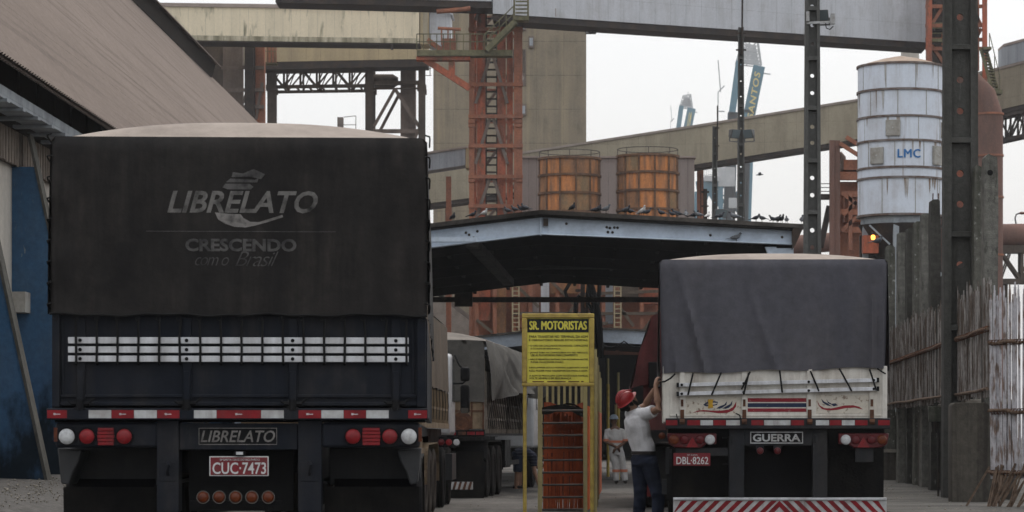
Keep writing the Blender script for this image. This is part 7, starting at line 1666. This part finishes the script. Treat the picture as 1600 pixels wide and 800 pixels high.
def far_worker():
    s = 61.0; y = F/s
    def J(px, py, dy=0): return P(px, py, s)+Vector((0, dy, 0))
    t = thing('person', 'worker in pale overalls with orange bands and grey hard hat, hands clasped behind his back', 'person', G(965, s))
    lat = Vector((1, 0, 0)); Zv = Vector((0, 0, 1))
    head = J(959, 657); neck = J(960, 666); shc = J(961, 672); chest = J(962, 682); waist = J(962, 698); hip = J(963, 706)
    rs, ls = shc+Vector((.19, 0, -.03)), shc-Vector((.20, 0, .03)); re, le = J(978, 690, -.05), J(946.5, 690, -.05); rh, lh = J(962, 701, -.19), J(964, 699, -.17)
    rk, lk = J(974, 730, .03), J(962.5, 730); ra, la = J(977, 752, .02), J(963, 752)
    b = [[(hip-Zv*.05, .15, .11, lat), (hip, .165, .12), (waist, .155, .11), (chest, .18, .12), (shc, .17, .09), (neck, .06, .06), (head-Zv*.06, .056, .06)],
         [(head-Zv*.10, .05, .06, lat), (head-Zv*.03, .075, .09), (head+Zv*.05, .075, .095), (head+Zv*.1, .04, .05)]]
    for a, e, h in ((rs, re, rh), (ls, le, lh)): b.append([(shc.lerp(a, .6), .06, .06, Zv), (a, .064, .062), (a.lerp(e, .5), .05, .05), (e, .043, .043), (e.lerp(h, .4), .042, .042), (h, .027, .026)])
    for k, a, sg in ((rk, ra, 1), (lk, la, -1)): b.append([(hip+lat*.09*sg, .085, .09, lat), (k, .055, .06), (a, .04, .042)])
    b += hand(rh, (-.6, 0, -.8), (0, .5, -.5), (-.5, -.6, .4))+hand(lh, (.6, 0, -.8), (0, .5, -.5), (.5, -.6, .4))
    attach('body', skin_mesh(b, .010, 2, [(head+lat*sg*.08-Zv*.02, (.012, .02, .03)) for sg in (-1, 1)]), 'skin_dark', t)
    ov = [[(hip-Zv*.08, .165, .13, lat), (hip, .185, .14), (waist, .18, .13), (chest, .195, .135), (shc-Zv*.02, .185, .11), (shc+Zv*.04, .09, .08)]]
    for a, e in ((rs, re), (ls, le)): ov.append([(shc.lerp(a, .6), .075, .075, Zv), (a, .08, .078), (a.lerp(e, .5), .072, .07), (a.lerp(e, .98), .066, .064)])
    for k, a, sg in ((rk, ra, 1), (lk, la, -1)): ov.append([(hip+lat*.095*sg, .105, .115, lat), ((hip+lat*.095*sg).lerp(k, .5), .10, .105), (k, .088, .09), (k.lerp(a, .6), .082, .084), (k.lerp(a, .95), .08, .082)])
    attach('overalls', skin_mesh(ov, .013, 3), 'overall', t)
    mb = MB()
    def ring(c, rx, ry, h):
        c = Vector(c); mb.grid(lambda u, v: c+Vector((rx*math.cos(2*math.pi*u), ry*math.sin(2*math.pi*u), -h/2+h*v)), 24, 1)
    ring(J(962, 690), .197, .142, .06)
    for k, a in ((rk, ra), (lk, la)): ring(k.lerp(a, .25), .096, .097, .07)
    for a, e in ((rs, re), (ls, le)): ring(a.lerp(e, .85), .076, .076, .06)
    mb.build('hi_vis_band', M['overall_orange'], t)
    hc = head+Zv*.045; mb = MB(); mb.grid(lambda u, v: hc+Vector((.115*math.cos(v*math.pi/2)*math.cos(2*math.pi*u), .14*math.cos(v*math.pi/2)*math.sin(2*math.pi*u), .115*math.sin(v*math.pi/2))), 24, 8); mb.grid(lambda u, v: hc+Vector(((.115+.03*v)*math.cos(2*math.pi*u), (.14+.03*v)*math.sin(2*math.pi*u), -.012*v)), 24, 1); mb.build('hard_hat', M['helmet_grey'], t, smooth=60)
    for a in (ra, la):
        attach('boot', skin_mesh([[(a+Zv*.05, .05, .055, lat), (a-Zv*.04, .05, .06)], [(Vector((a.x, a.y-.06, .045)), .04, .035, lat), (Vector((a.x, a.y+.08, .045)), .05, .038), (Vector((a.x, a.y+.19, .035)), .035, .022)]], .012, 2), 'boot', t)
far_worker()

def bending_person():
    s = 67.0; y = F/s
    def J(px, py, dy=0): return P(px, py, s)+Vector((0, dy, 0))
    t = thing('person', 'person in dark striped shirt and shorts bending over beside the olive-covered truck', 'person', G(812, s))
    lat = Vector((.25, -.97, 0)); Zv = Vector((0, 0, 1))
    hip = J(808, 712); mid = J(820, 706); shc = J(832, 714); neck = J(836, 719); head = J(841, 727)
    rk, lk = J(808, 742, -.1), J(812, 742, .12); ra, la = J(806, 774, -.1), J(811, 774, .12)
    rs, ls = shc+lat*.17, shc-lat*.17; re, le = J(835, 738, -.2), J(836, 738, .2); rh, lh = J(841, 757, -.15), J(842, 757, .12)
    b = [[(hip-Vector((.06, 0, .03)), .14, .11, lat), (hip, .165, .125), (mid, .155, .11), (shc, .175, .10), (neck, .06, .06), (head, .06, .065)],
         [(head-Vector((.06, 0, -.05)), .05, .06, lat), (head, .075, .092), (head+Vector((.08, 0, -.06)), .06, .07), (head+Vector((.11, 0, -.085)), .03, .04)]]
    for a, e, h in ((rs, re, rh), (ls, le, lh)): b.append([(shc, .06, .06, lat), (a, .062, .062), (e, .043, .043), (h, .028, .026)])
    for sg, k, a in ((1, rk, ra), (-1, lk, la)): b.append([(hip+lat*.09*sg, .09, .1, lat), (k, .058, .06), (k.lerp(a, .4), .056, .058), (a, .036, .038)]); b.append([(Vector((a.x-.05, a.y, .05)), .03, .03, lat), (Vector((a.x+.08, a.y, .045)), .042, .03), (Vector((a.x+.19, a.y, .03)), .035, .018)])
    b += hand(rh, (.3, 0, -1), (.6, .2, -.4), (0, .8, 0))+hand(lh, (.3, 0, -1), (.6, -.2, -.4), (0, -.8, 0))
    attach('body', skin_mesh(b, .011, 2), 'skin', t)
    sh = [[(hip+Vector((-.02, 0, .02)), .18, .145, lat), (mid, .175, .135), (shc, .19, .12), (neck, .075, .075)]]
    for a, e in ((rs, re), (ls, le)): sh.append([(shc, .075, .075, lat), (a, .08, .08), (a.lerp(e, .6), .07, .07)])
    attach('shirt', skin_mesh(sh, .013, 3), 'stripe_navy', t)
    so_ = [[(hip-Vector((.07, 0, .05)), .15, .13, lat), (hip+Vector((.01, 0, 0)), .182, .145)]]
    for sg, k in ((1, rk), (-1, lk)): so_.append([(hip+lat*.09*sg, .11, .12, lat), ((hip+lat*.09*sg).lerp(k, .85), .095, .098)])
    attach('shorts', skin_mesh(so_, .013, 3), 'jeans', t)
    attach('hair', skin_mesh([[(head+Vector((-.02, 0, .05)), .06, .05, lat), (head+Vector((.06, 0, .03)), .078, .06), (head+Vector((.12, 0, -.03)), .06, .05)]], .012, 2), 'hair_black', t)
    for a in (ra, la): attach('shoe', skin_mesh([[(Vector((a.x-.07, a.y, .045)), .04, .04, lat), (Vector((a.x+.05, a.y, .05)), .048, .04), (Vector((a.x+.17, a.y, .035)), .042, .024), (Vector((a.x+.21, a.y, .03)), .028, .016)]], .011, 2), 'boot', t)
bending_person()

# ================================================================ HAZE
def haze():
    m = bpy.data.materials.new('haze'); m.use_nodes = True; n = m.node_tree; n.nodes.clear()
    o = n.nodes.new('ShaderNodeOutputMaterial'); v = n.nodes.new('ShaderNodeVolumePrincipled')
    v.inputs['Color'].default_value = (.93, .96, 1, 1); v.inputs['Density'].default_value = HAZE; v.inputs['Anisotropy'].default_value = .3
    n.links.new(v.outputs[0], o.inputs['Volume'])
    mb = MB(); mb.box(-1405, 1405, -65, 1405, -1.5, 150); mb.build('haze', m, kind='stuff', smooth=0)
HAZE = .00016
haze()
